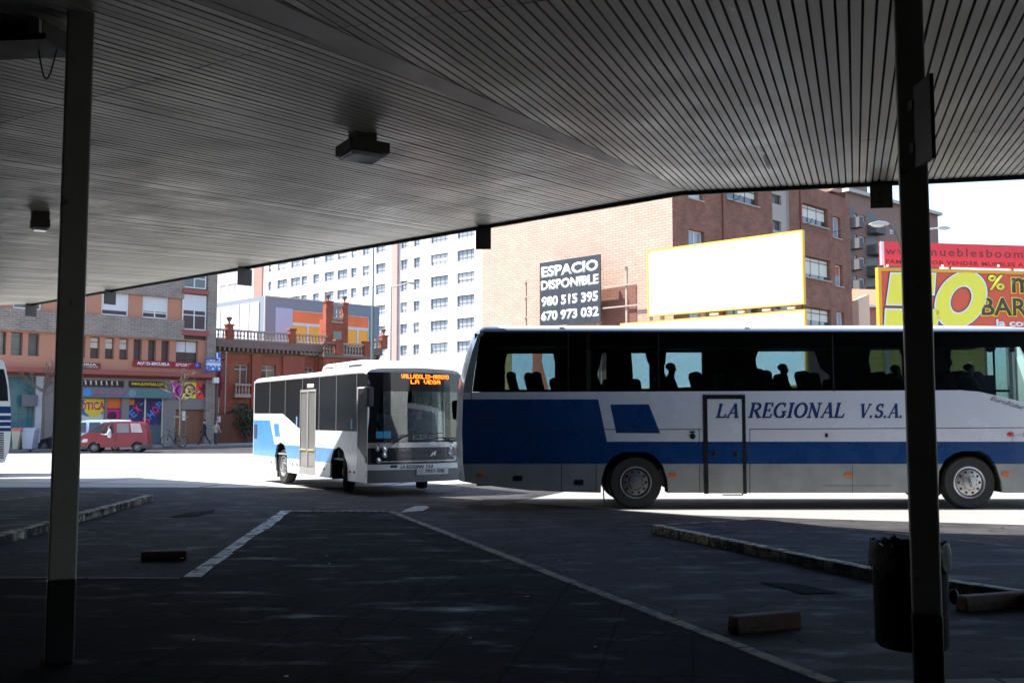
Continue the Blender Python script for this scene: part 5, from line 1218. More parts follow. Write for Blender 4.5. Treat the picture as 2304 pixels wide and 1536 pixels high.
# projecting blue-white sign at the corner
r4 = RA((1434,735),(1532,812)); t = on_face(FA, 'projecting_sign', r4, -0.9, 'white and blue projecting driving school sign on the corner of the brick pier', M('sign_pale_blue', (0.55,0.62,0.72), 0.4, var=0.05), 0.12)
b = MB(); q = RA((1500,686),(1534,732)); b.box(q[0],q[1],-0.9,-0.78,q[2],q[3]); q2 = b.build('learner_plate', M('plate_blue', (0,0,0)), t)
text('lettering', 'L', lw, q2, cz(q)[0], cz(q)[1], 0.5, y=-0.905, bold=0.03)
c_ = cz(r4); blu = M('letter_royal', (0.02,0.09,0.42), 0.4, var=0)
text('lettering', 'ESCUELA', blu, t, c_[0], c_[1]+0.35, 0.36, y=-0.905, width=1.45, bold=0.02); text('lettering', 'SPORT', blu, t, c_[0], c_[1]-0.3, 0.5, y=-0.905, width=1.5, bold=0.04)
b = MB(); b.box(r4[0]+0.3,r4[0]+0.36,-0.78,-0.2,r4[3]-0.1,r4[3]-0.04); b.build('bracket', fr_dark, t)
# corner pole with white box lamp
c_ = FA.h(z1(1508,1000)); t = thing('sign_pole', FA.O, FA.deg, 'thin dark corner pole carrying a small white box, by the garage', 'pole')
b = MB(); b.cyl((c_[0]+0.15,-0.6,0.15),(c_[0]+0.15,-0.6,za(862,1508)),0.07); b.build('shaft', fr_dark, t)
q = RA((1490,862),(1526,902)); b = MB(); b.box(q[0],q[1],-0.8,-0.5,q[2],q[3]); b.build('box', fr_white, t)

# ---------------------------------------------------- ornate red brick building with balustrades
FB = Fr((PY(478, 1000, 80).x, 80, -0.3), 45, 'ornate_brick_building', 'old red brick building with a stone balustrade along its roof', 'building')
B = FB.root; hb = FB.h
redbrick = Mbrick('red_brick', (0.34,0.085,0.045), (0.26,0.06,0.035), (0.30,0.13,0.085), 0.35, 0.11, 0.012)
redren = M('red_render', (0.30,0.075,0.04), 0.8, var=0.2, scale=0.9)
corn = M('cornice_stone', (0.20,0.135,0.11), 0.8, var=0.3, scale=2.0, bump=0.4)
sand = M('balustrade_sandstone', (0.36,0.29,0.23), 0.8, var=0.2, scale=3)
mossy = M('mossy_band', (0.17,0.13,0.05), 0.85, var=0.25, scale=2)
xe = hb((848, 800))[0]
zq = lambda x, y: hb(z2(x, y))[1]
zc_t = zq(300, 945); zc_b = zq(300, 1000); zm_b = zq(300, 1040)
wins = [FB.rect(z2(208,1112), z2(312,1270)), FB.rect(z2(402,1118), z2(512,1270)), FB.rect(z2(728,1128), z2(800,1270))]
wz1 = wins[0][3]; wz0 = wins[0][2]; wins = [(w0[0], w0[1], wz0, wz1) for w0 in wins]
lowins = [(w0[0], w0[1], 1.0, 3.2) for w0 in wins]
b = MB(); b.wall(-0.2, xe, 0, zc_t, wins+lowins, 0.3); b.box(-0.2, xe, 0.5, 10, 0.0, zc_t-0.05); b.build('wall', redbrick, B)
for w0 in wins: window(B, w0, 0.3, M('frame_grey_stone', (0.4,0.38,0.36), 0.6, var=0.08), M('glass_warm', (0.16,0.09,0.05), 0.06, var=0.6, scale=0.8), 1, (0.75,), 0.12)
for w0 in lowins: window(B, w0, 0.3, fr_dark, glass_b, 1, (), 0.08)
b = MB(); b.box(-0.2, xe+0.1, -0.45, 0, zc_b, zc_t); b.build('cornice', corn, B)
b = MB(); x = 0.0
while x < xe: b.box(x, x+0.2, -0.40, -0.01, zc_b-0.28, zc_b-0.003); x += 0.42
b.build('dentil_course', corn, B)
b = MB(); b.box(-0.2, xe, -0.08, -0.001, zm_b, zc_b-0.29); b.build('moss_band', mossy, B)
for a, c in ((330,400),(560,720),(800,870)):
    x0, x1 = hb(z2(a,1100))[0], hb(z2(c,1100))[0]; b = MB(); b.box(x0,x1,-0.22,-0.002,0,zm_b-0.003); b.build('pilaster', redren, B)
b = MB(); q = FB.rect(z2(680,1030), z2(840,1055)); b.box(q[0],q[1],-0.3,-0.09,q[2],q[3]); b.build('stone_label', sand, B)
def baluster_run(parent, x0, x1, z0, z1_, y, mat, pitch=0.30, name='balustrade'):
    b = MB(); t_ = 0.16*(z1_-z0); b.box(x0,x1,y-0.16,y+0.16,z1_-t_,z1_); b.box(x0,x1,y-0.14,y+0.14,z0,z0+t_*0.9)
    n = max(1, int((x1-x0)/pitch)); hh_ = z1_-z0-1.9*t_; zz = z0+t_*0.9
    for i in range(n):
        x = x0+(x1-x0)*(i+0.5)/n; b.lathe([(0.05,zz),(0.085,zz+hh_*0.06),(0.05,zz+hh_*0.15),(0.10,zz+hh_*0.4),(0.05,zz+hh_*0.75),(0.075,zz+hh_*0.9),(0.06,zz+hh_)], (x,y,0), n=8)
    return b.build(name, mat, parent)
def post(parent, x0, x1, y0, y1, z0, z1_, urn=False):
    b = MB(); b.box(x0,x1,y0,y1,z0,z1_); b.box(x0-0.06,x1+0.06,y0-0.06,y1+0.06,z1_+0.001,z1_+0.14); p = b.build('pier', redbrick, parent)
    if urn:
        b = MB(); b.lathe([(0.0,0),(0.16,0),(0.06,0.14),(0.08,0.2),(0.22,0.42),(0.25,0.55),(0.12,0.6),(0.0,0.62)], ((x0+x1)/2,(y0+y1)/2,z1_+0.14), n=12); b.build('urn', corn, p)
zbt = zq(300, 868)
segs = [(-0.2, hb(z2(135,900))[0]), (hb(z2(182,900))[0], hb(z2(600,900))[0]), (hb(z2(645,900))[0], hb(z2(882,900))[0]), (hb(z2(1235,900))[0], hb(z2(1282,900))[0])]
for x0, x1 in segs: baluster_run(B, x0, x1, zc_t+0.002, zbt, -0.2, sand)
for a, c, u in ((136,181,True),(601,644,False),(1283,1325,True)): post(B, hb(z2(a,900))[0], hb(z2(c,900))[0], -0.42, 0.02, zc_t+0.002, zbt+0.28, u)
# raised centre with its own little balustrade and two urns
x0, x1 = hb(z2(882,800))[0], hb(z2(1046,800))[0]; zt1 = zq(965, 665)
b = MB(); b.box(x0,x1,-0.1,0.9,zc_t+0.002,zq(965,790)); b.build('raised_centre', redbrick, B)
b = MB(); q = FB.rect(z2(940,870), z2(1000,940), 0.1); b.box(q[0],q[1],-0.13,-0.101,q[2],q[3]); b.build('niche_window', glass_b, B)
b = MB(); q = FB.rect(z2(925,795), z2(1010,815), 0.1); b.box(q[0],q[1],-0.17,-0.102,q[2],q[3]); b.build('stone_label', sand, B)
zz = zq(965,790)
post(B, x0, hb(z2(932,800))[0], -0.1, 0.4, zz+0.002, zt1, True); post(B, hb(z2(1014,800))[0], x1, -0.1, 0.4, zz+0.002, zt1, True)
baluster_run(B, hb(z2(933,800))[0], hb(z2(1013,800))[0], zz+0.06, zq(965,668), 0.1, sand)
# bay that stands forward, lower balustrade
FBs = lambda a, c: FB.rect(a, c, 1.2)
x0, x1 = FBs(z2(865,1000), z2(1235,1000))[:2]; zb_t = FB.h(z2(1090,962),1.2)[1]; zb_b = FB.h(z2(1090,1058),1.2)[1]
b = MB(); b.box(x0+0.1,x1,-1.2,-0.46,0,zb_b-0.2); b.build('bay', redbrick, B)
b = MB(); b.box(x0,x1+0.1,-1.35,-0.455,zb_b-0.19,zb_b); b.build('bay_cornice', corn, B)
baluster_run(B, x0+0.05, FB.h(z2(955,1000),1.2)[0], zb_b+0.002, zb_t, -1.1, corn); baluster_run(B, FB.h(z2(1012,1000),1.2)[0], FB.h(z2(1165,1000),1.2)[0], zb_b+0.002, zb_t, -1.1, sand)
for a, c in ((956,1010),(1168,1225)): post(B, FB.h(z2(a,1000),1.2)[0], FB.h(z2(c,1000),1.2)[0], -1.32, -0.9, zb_b+0.003, zb_t+0.12)
# window balcony on the first floor
q = FB.rect(z1(1672,905), z1(1786,992), 0.4); b = MB(); b.box(q[0],q[1],-0.6,-0.002,q[2]-0.15,q[2]-0.001); b.build('balcony_slab', sand, B); baluster_run(B, q[0], q[1], q[2], q[3], -0.45, sand, 0.26)
q = FB.rect(z3(0,390), z3(75,515), 0.4)
# flagpoles with a furled flag
for i, a in enumerate((1566, 1612)):
    x, z = FB.h(z1(a, 690), 0.5); t = thing('flagpole', FB.O, 45, ('wall flagpole with a furled dark red flag on the red brick front','bare wall flagpole beside the one with the furled flag')[i], 'flagpole', 'flagpoles on the red brick front')
    b = MB(); b.cyl((x,-0.55,FB.h(z1(a,1120),0.5)[1]),(x,-0.55,z),0.045); b.ball((x,-0.55,z+0.06),0.11); b.build('pole', fr_alu, t)
    if i == 0:
        b = MB(); b.tube([(x-0.02,-0.56,FB.h(z1(a,770),0.5)[1]),(x+0.03,-0.6,FB.h(z1(a,900),0.5)[1]),(x-0.06,-0.6,FB.h(z1(a,985),0.5)[1]),(x-0.1,-0.6,FB.h(z1(a,1010),0.5)[1])],[0.05,0.24,0.2,0.04],8); b.build('flag', M('flag_wine', (0.16,0.01,0.03), 0.8, var=0.2), t)
    b = MB(); b.box(x-0.04,x+0.04,-0.51,-0.004,z-0.5,z-0.42); b.build('bracket', fr_dark, t)
# board fence in front of it
q0 = PY(484, 1000, 79); Fw = Fr((q0.x, 79, -0.3), 43, 'board_fence', 'reddish brown vertical board fence beside the garage', 'fence')
ww = Fw.h((640, 950))[0]; zf = Fw.h(z1(1650,1122))[1]; b = MB(); x = 0
while x < ww:
    b.box(x, x+0.16, 0, 0.03+random.random()*0.015, 0.03, zf+random.uniform(-0.03,0.03)); x += 0.172
b.build('boards', M('fence_wood', (0.17,0.062,0.035), 0.75, var=0.3, scale=2.5), Fw.root)
b = MB(); b.box(0,ww,0.05,0.12,0.5,0.6); b.build('rail', fr_dark, Fw.root); b = MB(); b.box(0,ww,0.05,0.12,zf-0.6,zf-0.5); b.build('rail', fr_dark, Fw.root)
q = Fw.rect(z1(1545,1140), z1(1574,1182)); t = on_face(Fw, 'notice', q, -0.02, 'small white notice with a red mark on the board fence', M('notice_white', (0,0,0)), 0.015, 'notice')
b = MB(); b.box(q[0]+0.15,q[1]-0.15,-0.025,-0.0205,q[2]+0.4,q[3]-0.4); b.build('red_mark', M('letter_pink', (0,0,0)), t)

# ---------------------------------------------------- grey modern box with orange reflecting windows
FG = Fr((PY(594, 700, 97).x, 97, -0.3), 45, 'modern_office_box', 'grey flat roofed modern block with orange mirrored windows behind the balustrade', 'building')
G = FG.root; hg = FG.h
panel = M('grey_cladding', (0.20,0.225,0.27), 0.45, var=0.06, scale=1.5)
xr_ = hg((850, 700))[0]; ztg = hg(z2(445,608))[1]
gw = [FG.rect(z2(637,712), z2(875,930)), FG.rect(z2(1040,745), z2(1212,930))]
gz1 = gw[0][3]; gw = [(g_[0], g_[1], 6.0, gz1) for g_ in gw]
b = MB(); b.wall(0, xr_, 0, ztg, gw, 0.2); b.poly([(0,0,0),(0,0,ztg),(0,12,ztg),(0,12,0)]); b.poly([(xr_,0,0),(xr_,12,0),(xr_,12,ztg),(xr_,0,ztg)]); b.poly([(0,0,ztg),(xr_,0,ztg),(xr_,12,ztg),(0,12,ztg)]); b.build('wall', panel, G)
b = MB(); b.box(-0.02,xr_+0.02,-0.06,-0.002,ztg-0.12,ztg+0.02); b.build('coping', M('coping_pale', (0.4,0.42,0.45), 0.5, var=0), G)
amb_g = M('orange_mirror_glass', (0.60,0.10,0.02), 0.12, metal=0.35, var=0.45, scale=0.35)
for g_ in gw:
    w_ = window(G, g_, 0.2, fr_white, amb_g, 0, (), 0.12)
    zz = hg(z2(750,825))[1]; b = MB(); b.box(g_[0]+0.12,g_[1]-0.12,0.10,0.15,zz-0.15,zz+0.15); b.build('transom', fr_white, w_)
    b = MB(); b.box(g_[0]+0.15,g_[1]-0.15,0.145,0.165,g_[2],zz-0.15); b.build('lower_pane', M('amber_mirror_glass', (0.85,0.24,0.01), 0.15, metal=0.3, var=0.55, scale=0.5), w_)
    b = MB(); xm_ = (g_[0]+g_[1])/2; b.box(xm_-0.1,xm_+0.1,0.10,0.142,g_[2],zz-0.152); b.build('mullion', fr_white, w_)
b = MB(); q = FG.rect(z2(514,695), z2(636,930)); b.box(q[0],q[1],-0.02,-0.002,6,q[3]); b.build('pale_panel', M('panel_lilac', (0.42,0.45,0.58), 0.5, var=0.04), G)
for a, m_ in ((4.0, panel), ):
    b = MB(); b.box(-0.12,-0.002,0.0,0.14,0,ztg); b.build('corner_post', M('coping_pale', (0,0,0)), G)
for i in range(5):      # pale sheds of the same block stepping off to the left, seen over the balustrade
    y = 1.2+i*1.9; b = MB(); b.box(-0.09,-0.003,y,y+1.7,5,ztg-0.5); b.build('pale_cladding', M('cladding_pale', (0.62,0.62,0.66), 0.5, var=0.05), G)

# ---------------------------------------------------- white flats at the back
FW = Fr((PY(880, 800, 141).x, 141, -1.0), -43, 'white_apartment_block', 'long white block of flats with rows of dark framed windows, behind', 'apartment building')
Wb = FW.root; hw = FW.h
whr = M('white_render', (0.80,0.775,0.77), 0.8, var=0.03, scale=0.5)
pinkr = M('pink_render', (0.50,0.31,0.27), 0.8, var=0.06, scale=0.5)
lev = [(hw(z2(1440,a))[1], hw(z2(1440,a+76))[1]) for a in (190,345,510,660,820,980)]
stp = (lev[0][1]-lev[5][1])/5
lev = [(lev[0][1]-stp*i, lev[0][0]-stp*i) for i in range(-1, 6)]
cols = [((458,482),0),((525,602),1),((625,697),1),((703,747),0),((790,836),0),((875,946),1),((970,1046),1),((1070,1114),0),((1155,1211),1),((1255,1329),1),((1440,1492),1),((1535,1583),1),((1662,1792),3),((1858,1987),3)]
hol = []
for (a, c), mu in cols:
    x0 = hw(z2(a,500))[0]; x1 = hw(z2(c,500))[0]
    for j, (q0, q1) in enumerate(lev):
        if (a < 1070 and j > 4) or (a < 1000 and j > 3): continue
        hol.append((x0, x1, q0, q1, mu))
xl = hw((588, 700))[0]; xm = hw((1080, 700))[0]
b = MB(); b.wall(xl, xm, 0, 34, [h_[:4] for h_ in hol], 0.28); b.poly([(xl,0,0),(xl,14,0),(xl,14,34),(xl,0,34)]); b.poly([(xl,0,34),(xm,0,34),(xm,14,34),(xl,14,34)]); b.build('wall', whr, Wb)
frd = M('frame_brown_dark', (0.15,0.12,0.115), 0.5, var=0.1); gl_b = M('pane_pale_blue', (0.30,0.34,0.40), 0.08, var=0.3, scale=0.4)
for i, h_ in enumerate(hol): window(Wb, h_[:4], 0.28, frd, gl_b, h_[4], (0.3,), 0.10, blind_w if i % 4 == 1 else None, (0.35,0.6,0.8)[i % 3])
x0, x1 = hw((880,700))[0], hw((893,700))[0]; b = MB(); b.box(x0,x1,-0.35,-0.003,0,34); b.build('pilaster', pinkr, Wb)
x0, x1 = hw((1080,700))[0], hw((1103,700))[0]; hs_ = [(hw(z2(2066,500))[0], hw(z2(2118,500))[0], a-0.6, c-0.6) for a, c in lev]
b = MB(); b.wall(x0, x1+0.02, 0, 34, hs_, 0.25, 0.3); b.build('pink_strip', M('pink_pale_render', (0.66,0.48,0.44), 0.8, var=0.04), Wb)
for h_ in hs_: window(Wb, h_, 0.25, frd, gl_b, 1, (0.3,), 0.10, y0=0.3)
x0, x1 = hw((1103,700))[0], hw((1128,700))[0]; b = MB(); b.box(x0+0.03,x1,-0.2,0.2,0,34); b.build('white_pier', whr, Wb)
x0, x1 = hw((1128,700))[0], hw((1133,700))[0]; b = MB(); b.box(x0+0.004,x1,-0.4,0.1,0,34); b.build('brick_edge', M('edge_red', (0.42,0.13,0.09), 0.8, var=0.1), Wb)
x0, x1 = hw((1133,700))[0], hw((1185,700))[0]; hs_ = [(hw(z2(2252,500))[0], hw(z2(2278,500))[0], a+0.3, c+0.3) for a, c in lev]
b = MB(); b.wall(x0+0.004, x1, 0, 34, hs_, 0.25, 0.05); b.build('end_wall', whr, Wb)
for h_ in hs_: window(Wb, h_, 0.25, frd, gl_b, 0, (0.4,), 0.09, y0=0.05)
# pale pink flats further left
FP = Fr((PY(572, 700, 176).x, 176, -1.0), -43, 'pink_apartment_block', 'pale pink flats with white framed windows, far left behind the brick pier', 'apartment building')
hp = FP.h; hol = []
lv = [(hp(z2(200,b0))[1], hp(z2(200,a))[1]) for a, b0 in ((405,478),(520,590),(650,712),(770,830))]
for a, c in ((105,142),(165,205),(208,262),(290,345)):
    for q0, q1 in lv: hol.append((hp(z2(a,500))[0], hp(z2(c,500))[0], q0, q1))
x0, x1 = hp((440,700))[0], hp((570,700))[0]
b = MB(); b.wall(x0, x1, 0, 34, hol, 0.15); b.build('wall', M('pale_pink_render', (0.66,0.50,0.47), 0.8, var=0.04), FP.root)
for i, h_ in enumerate(hol): window(FP.root, h_, 0.15, fr_white, M('pane_milky', (0.5,0.48,0.5), 0.2, var=0.2, scale=0.3), 1, (), 0.2, y0=0.0)
b = MB(); b.box(x1+0.003, hp((588,700))[0], -0.4, 4, 0, 34); b.build('brown_edge', M('edge_brown', (0.36,0.22,0.18), 0.8, var=0.08), FP.root)

# ---------------------------------------------------- brick block in the middle right
FR = Fr((7.42, 46.0, -0.3), 45, 'brick_apartment_block', 'tall brown brick block with a blank sunlit gable, behind the billboards', 'apartment building')
Rb = FR.root; hr = FR.h
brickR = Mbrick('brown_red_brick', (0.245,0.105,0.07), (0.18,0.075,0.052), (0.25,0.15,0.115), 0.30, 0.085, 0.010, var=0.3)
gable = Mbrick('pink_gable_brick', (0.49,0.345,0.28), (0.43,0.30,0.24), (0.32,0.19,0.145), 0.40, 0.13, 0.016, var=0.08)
XR = hr((1911, 600))[0]; ZR = 15.0
big = [FR.rect(z6(1378,20), z6(1580,185)), FR.rect(z6(1852,152), z6(2020,322)), FR.rect(z6(1870,488), z6(2038,655)), FR.rect(z6(1878,812), z6(2042,990)), FR.rect(z6(1380,380),z6(1580,520)), FR.rect(z6(1380,720),z6(1580,900))]
sml = [FR.rect(z6(2050,240), z6(2102,388)), FR.rect(z6(2064,545), z6(2114,690)), FR.rect(z6(2074,845), z6(2126,990)), FR.rect(z6(2045,-60),z6(2092,84)), FR.rect(z6(1135,20), z6(1228,148)), FR.rect(z6(1138,322), z6(1240,450)), FR.rect(z6(1138,640),z6(1240,760)), FR.rect(z6(1145,840),z6(1245,960))]
stair = [FR.rect(z6(1676,-70+i*165), z6(1738,8+i*165)) for i in range(1, 6)]
xs0, xs1 = hr(z6(1668,200))[0], hr(z6(1772,200))[0]
b = MB(); b.wall(0, xs0, 0, ZR, [r for r in big+sml if r[1] < xs0], 0.25); b.wall(xs1, XR, 0, ZR, [r for r in big+sml if r[0] > xs1], 0.25); b.build('wall', brickR, Rb)
b = MB(); b.wall(xs0, xs1, 0, ZR, stair, 0.2, 0.12); b.poly([(xs0,0,0),(xs0,0.12,0),(xs0,0.12,ZR),(xs0,0,ZR)]); b.poly([(xs1,0,0),(xs1,0.12,0),(xs1,0.12,ZR),(xs1,0,ZR)]); b.build('stair_strip', M('stair_stone', (0.36,0.32,0.29), 0.8, var=0.12), Rb)
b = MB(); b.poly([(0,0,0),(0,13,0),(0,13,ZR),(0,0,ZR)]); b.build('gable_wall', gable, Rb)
b = MB(); b.poly([(XR,0,0),(XR,13,0),(XR,13,ZR),(XR,0,ZR)]); b.poly([(0,0,ZR),(XR,0,ZR),(XR,13,ZR),(0,13,ZR)]); b.poly([(0,13,0),(XR,13,0),(XR,13,ZR),(0,13,ZR)]); b.build('back_wall', brickR, Rb)
for i, r in enumerate(big): window(Rb, r, 0.25, fr_dark, glass_b, 2, (0.80,), 0.07, blind_c, (0.55,0.68,0.85,0.5,0.5,0.5)[i], M('sill_stone', (0.35,0.31,0.28), 0.8, var=0.1))
for i, r in enumerate(sml): window(Rb, r, 0.25, fr_white, M('pane_pale_blue', (0,0,0)), 1 if i > 3 else 0, (), 0.07, M('blind_rust', (0.45,0.10,0.04), 0.6, var=0.1) if i == 1 else (blind_w if i == 4 else None), 0.95 if i == 4 else (0.45 if i == 1 else 0), M('sill_stone', (0,0,0)))
for r in stair: window(Rb, r, 0.2, fr_dark, M('stair_glass', (0.10,0.095,0.085), 0.15, var=0.3), 2, (0.25,0.5,0.75), 0.05, y0=0.12)
for a in (1355, 1845):
    x = hr(z6(a,300))[0]; b = MB(); b.cyl((x,-0.07,0),(x,-0.07,ZR),0.06,n=8); b.build('drainpipe', M('pipe_red', (0.22,0.075,0.05), 0.6, var=0.1), Rb)
for x0_, y0_, x1_, y1_ in ((1855,300,1838,270),(2050,345,2075,320),(1400,150,1380,125)):
    p = hr(z6(x0_,y0_)); q = hr(z6(x1_,y1_)); b = MB(); b.tube([(p[0],-0.02,p[1]),(p[0],-0.5,p[1]+0.05),(q[0],-0.8,q[1])],0.02,6); b.build('clothes_arm', fr_dark, Rb)
# darker ghost of a removed lean-to on the gable
FRg = Fr((7.42, 46.0, -0.3), -45)
q = FRg.rect(z6(590,700), z6(814,1000)); t = MB(); yy = [(FRg.root if False else None)]
b = MB(); Y0, Y1 = -q[1], -q[0]
b.add([(-0.03,Y0,0),(-0.03,Y1,0),(-0.03,Y1,q[3]-0.05),(-0.03,Y0,q[3]),(-0.004,Y0,0),(-0.004,Y1,0),(-0.004,Y1,q[3]-0.05),(-0.004,Y0,q[3])], [(0,1,2,3),(4,7,6,5),(0,4,5,1),(1,5,6,2),(2,6,7,3),(3,7,4,0)])
b.build('dark_wall_patch', Mbrick('dark_gable_brick', (0.20,0.085,0.06), (0.16,0.07,0.05), (0.2,0.12,0.1), 0.40, 0.13, 0.012), Rb)

# ESPACIO DISPONIBLE board on its steel frame in front of the gable
gO = FRg.O + Vector((math.sin(R(-45)), -math.cos(R(-45)), 0))*0.9
FE = Fr(gO, -45, 'black_sign_board', 'black board with white capitals and two phone numbers, on a frame before the gable', 'billboard')
r4 = FE.rect(z6(203,540), z6(588,908)); b = MB(); b.box(r4[0],r4[1],-0.06,0.0,r4[2],r4[3]); b.build('panel', M('sign_black', (0.025,0.03,0.04), 0.4, var=0.3, scale=1.2), FE.root)
W_ = r4[1]-r4[0]; Hh = r4[3]-r4[2]; cx_ = (r4[0]+r4[1])/2
for s_, fz, hh_, ww in (('ESPACIO',0.845,0.17,0.94),('DISPONIBLE',0.635,0.15,0.95),('980 515 395',0.38,0.155,0.93),('670 973 032',0.155,0.155,0.95)):
    text('lettering', s_, lw, FE.root, cx_, r4[2]+Hh*fz, Hh*hh_, y=-0.066, width=W_*ww, bold=0.04)
stl = M('steel_frame', (0.34,0.27,0.22), 0.6, var=0.2)
pts = [(z6(96,650),z6(205,652)),(z6(96,755),z6(205,740)),(z6(96,880),z6(205,872)),(z6(588,578),z6(800,548)),(z6(590,692),z6(875,660)),(z6(594,824),z6(875,796))]
for p, q in pts:
    a = FE.h(p); c = FE.h(q); b = MB(); b.box(a[0],c[0],0.01,0.07,(a[1]+c[1])/2-0.035,(a[1]+c[1])/2+0.035); b.build('cross_bar', stl, FE.root)
for p, q in ((z6(99,645),z6(99,1000)),(z6(735,560),z6(735,1000))):
    a = FE.h(p); b = MB(); b.box(a[0]-0.05,a[0]+0.05,0.08,0.17,0,a[1]); b.build('frame_post', stl, FE.root)
for x in (r4[0]+0.3, r4[1]-0.3): b = MB(); b.box(x-0.06,x+0.06,0.08,0.2,0,r4[3]-0.1); b.build('frame_post', stl, FE.root)

# big blank billboard, yellow rim, and the poster boards under it
qa = PY(1806, 600, 39.0); F1 = Fr((qa.x, 39.0, -0.2), -42, 'blank_billboard', 'large blank white billboard with a thin yellow rim', 'billboard')
ye = M('rim_yellow', (0.75,0.42,0.03), 0.5, var=0.06); bw_ = M('board_white', (0.80,0.80,0.80), 0.6, var=0.02)
def board(F, r4, mat, rim=0.055, rm=ye, depth=0.12):
    x0, x1, a, c = r4; b = MB(); b.box(x0+rim,x1-rim,-0.03,depth,a+rim,c-rim); pn = b.build('panel', mat, F.root)
    b = MB(); b.box(x0,x1,-0.06,depth+0.02,a,a+rim); b.box(x0,x1,-0.06,depth+0.02,c-rim,c); b.box(x0,x0+rim,-0.06,depth+0.02,a+rim,c-rim); b.box(x1-rim,x1,-0.06,depth+0.02,a+rim,c-rim); b.build('rim', rm, F.root)
    return pn
r4 = F1.rect((1453,562), (1806,686)); r4 = (r4[0],r4[1],F1.h((1806,684))[1],F1.h((1806,517))[1]); board(F1, r4, bw_)
for i in range(4):
    x = r4[0]+(r4[1]-r4[0])*(0.08+i*0.28); b = MB(); b.box(x-0.07,x+0.07,0.16,0.3,0,r4[3]-0.1); b.build('post', stl, F1.root)
for x, ln in ((0.42,0.4),(0.6,0.3),(0.75,0.35),(0.9,0.3)):
    xx = r4[0]+(r4[1]-r4[0])*x; b = MB(); b.box(xx,xx+ln,0.0,0.1,r4[2]-0.16,r4[2]-0.06); b.build('lamp_bracket', fr_white, F1.root)
F2 = Fr((qa.x, 38.9, -0.2), -42, 'blank_billboard', 'lower white billboard right under the large blank one, half hidden by the coach', 'billboard')
r5 = (r4[0]-1.5, r4[1], F2.h((1806,868))[1], F2.h((1806,696))[1]); board(F2, r5, bw_)
for i in range(4):
    x = r5[0]+(r5[1]-r5[0])*(0.08+i*0.28); b = MB(); b.box(x-0.06,x+0.06,0.16,0.28,0,r5[2]+0.2); b.build('post', stl, F2.root)
# poster board with an orange dress, seen through the coach windows
F3_ = Fr((PY(1262,830,44).x, 44, -0.2), -42, 'poster_board', 'poster board with an orange dress, seen through the rear coach window', 'billboard')
r6 = F3_.rect((1128,775), (1262,890)); r6 = (r6[0],r6[1],0.6,F3_.h((1262,770))[1]); pn = board(F3_, r6, M('poster_pale', (0.55,0.60,0.62), 0.6, var=0.15), 0.08, M('rim_gold', (0.35,0.26,0.12), 0.5, var=0.2))
c_ = F3_.h((1207,840)); b = MB(); b.prism([(c_[0]-0.32,c_[1]+1.1),(c_[0]+0.30,c_[1]+1.1),(c_[0]+0.22,c_[1]+0.55),(c_[0]+0.7,c_[1]-0.9),(c_[0]-0.45,c_[1]-0.9),(c_[0]-0.28,c_[1]+0.5)], -0.045, -0.032); b.build('dress_print', M('print_orange', (0.5,0.13,0.06), 0.6, var=0.15), pn)
b = MB(); x0 = r6[0]+(r6[1]-r6[0])*0.16; b.box(r6[0]+0.1,x0,-0.04,-0.031,r6[2]+0.1,r6[3]-0.1); b.build('gold_print', M('print_gold_speck', (0.35,0.24,0.08), 0.6, var=0.8, scale=9), pn)
for x in (r6[0]+0.4, r6[1]-0.4): b = MB(); b.box(x-0.06,x+0.06,0.15,0.27,0,r6[2]+0.2); b.build('post', stl, F3_.root)

# red furniture billboards on the right
F4 = Fr((PY(1977,600,37).x, 37, -0.2), 9, 'strip_billboard', 'long red strip billboard with a web address, right of the column', 'billboard')
redb = M('billboard_red', (0.72,0.035,0.045), 0.5, var=0.04); dkr = M('letter_dark_red', (0.16,0.02,0.025), 0.5, var=0)
h4 = F4.h; r7 = (0.0, h4((2480,560))[0], h4((1977,597))[1], h4((1977,544))[1]); b = MB(); b.box(r7[0],r7[1],-0.05,0.08,r7[2],r7[3]); b.build('panel', redb, F4.root)
xq = lambda px, py=600: h4((px,py))[0]
px_ = lambda a: 1750+a/4.0415
text('lettering', 'www.mueblesboom.com', dkr, F4.root, xq(px_(958)), r7[2]+(r7[3]-r7[2])*0.62, (r7[3]-r7[2])*0.34, y=-0.056, width=(xq(px_(2209))-xq(px_(958)))/0.80, align='LEFT', space=1.25)
text('lettering', 'FAMOSOS POR VENDER MUEBLES A UN PRECIO', dkr, F4.root, xq(px_(960)), r7[2]+(r7[3]-r7[2])*0.16, (r7[3]-r7[2])*0.17, y=-0.056, width=(xq(px_(2239))-xq(px_(960)))/0.765, align='LEFT', bold=0.02, space=1.1)
b = MB(); b.box(r7[0],r7[0]+0.12,-0.07,0.06,r7[2],r7[3]); b.build('edge', M('edge_pink', (0.8,0.55,0.6), 0.5, var=0), F4.root)
for i in range(4): x = 0.3+i*2.6; b = MB(); b.box(x-0.05,x+0.05,0.1,0.22,0,r7[3]-0.05); b.build('post', stl, F4.root)
F5 = Fr((PY(1969,600,36.6).x, 36.6, -0.2), 9, 'sale_billboard', 'big orange red sale billboard with a huge yellow number and a yellow rim', 'billboard')
h5 = F5.h; r8 = (0.0, h5((2480,620))[0], h5((1969,728))[1]-0.45, h5((1969,602))[1]); orr = M('billboard_orange_red', (0.62,0.085,0.035), 0.5, var=0.12, scale=0.6)
board(F5, r8, orr, 0.13, M('rim_orange', (0.75,0.33,0.02), 0.5, var=0.05))
yel = M('number_yellow', (0.78,0.70,0.06), 0.5, var=0.04); lw2 = M('letter_white', (0,0,0)); dk = M('letter_brown_black', (0.07,0.045,0.02), 0.5, var=0)
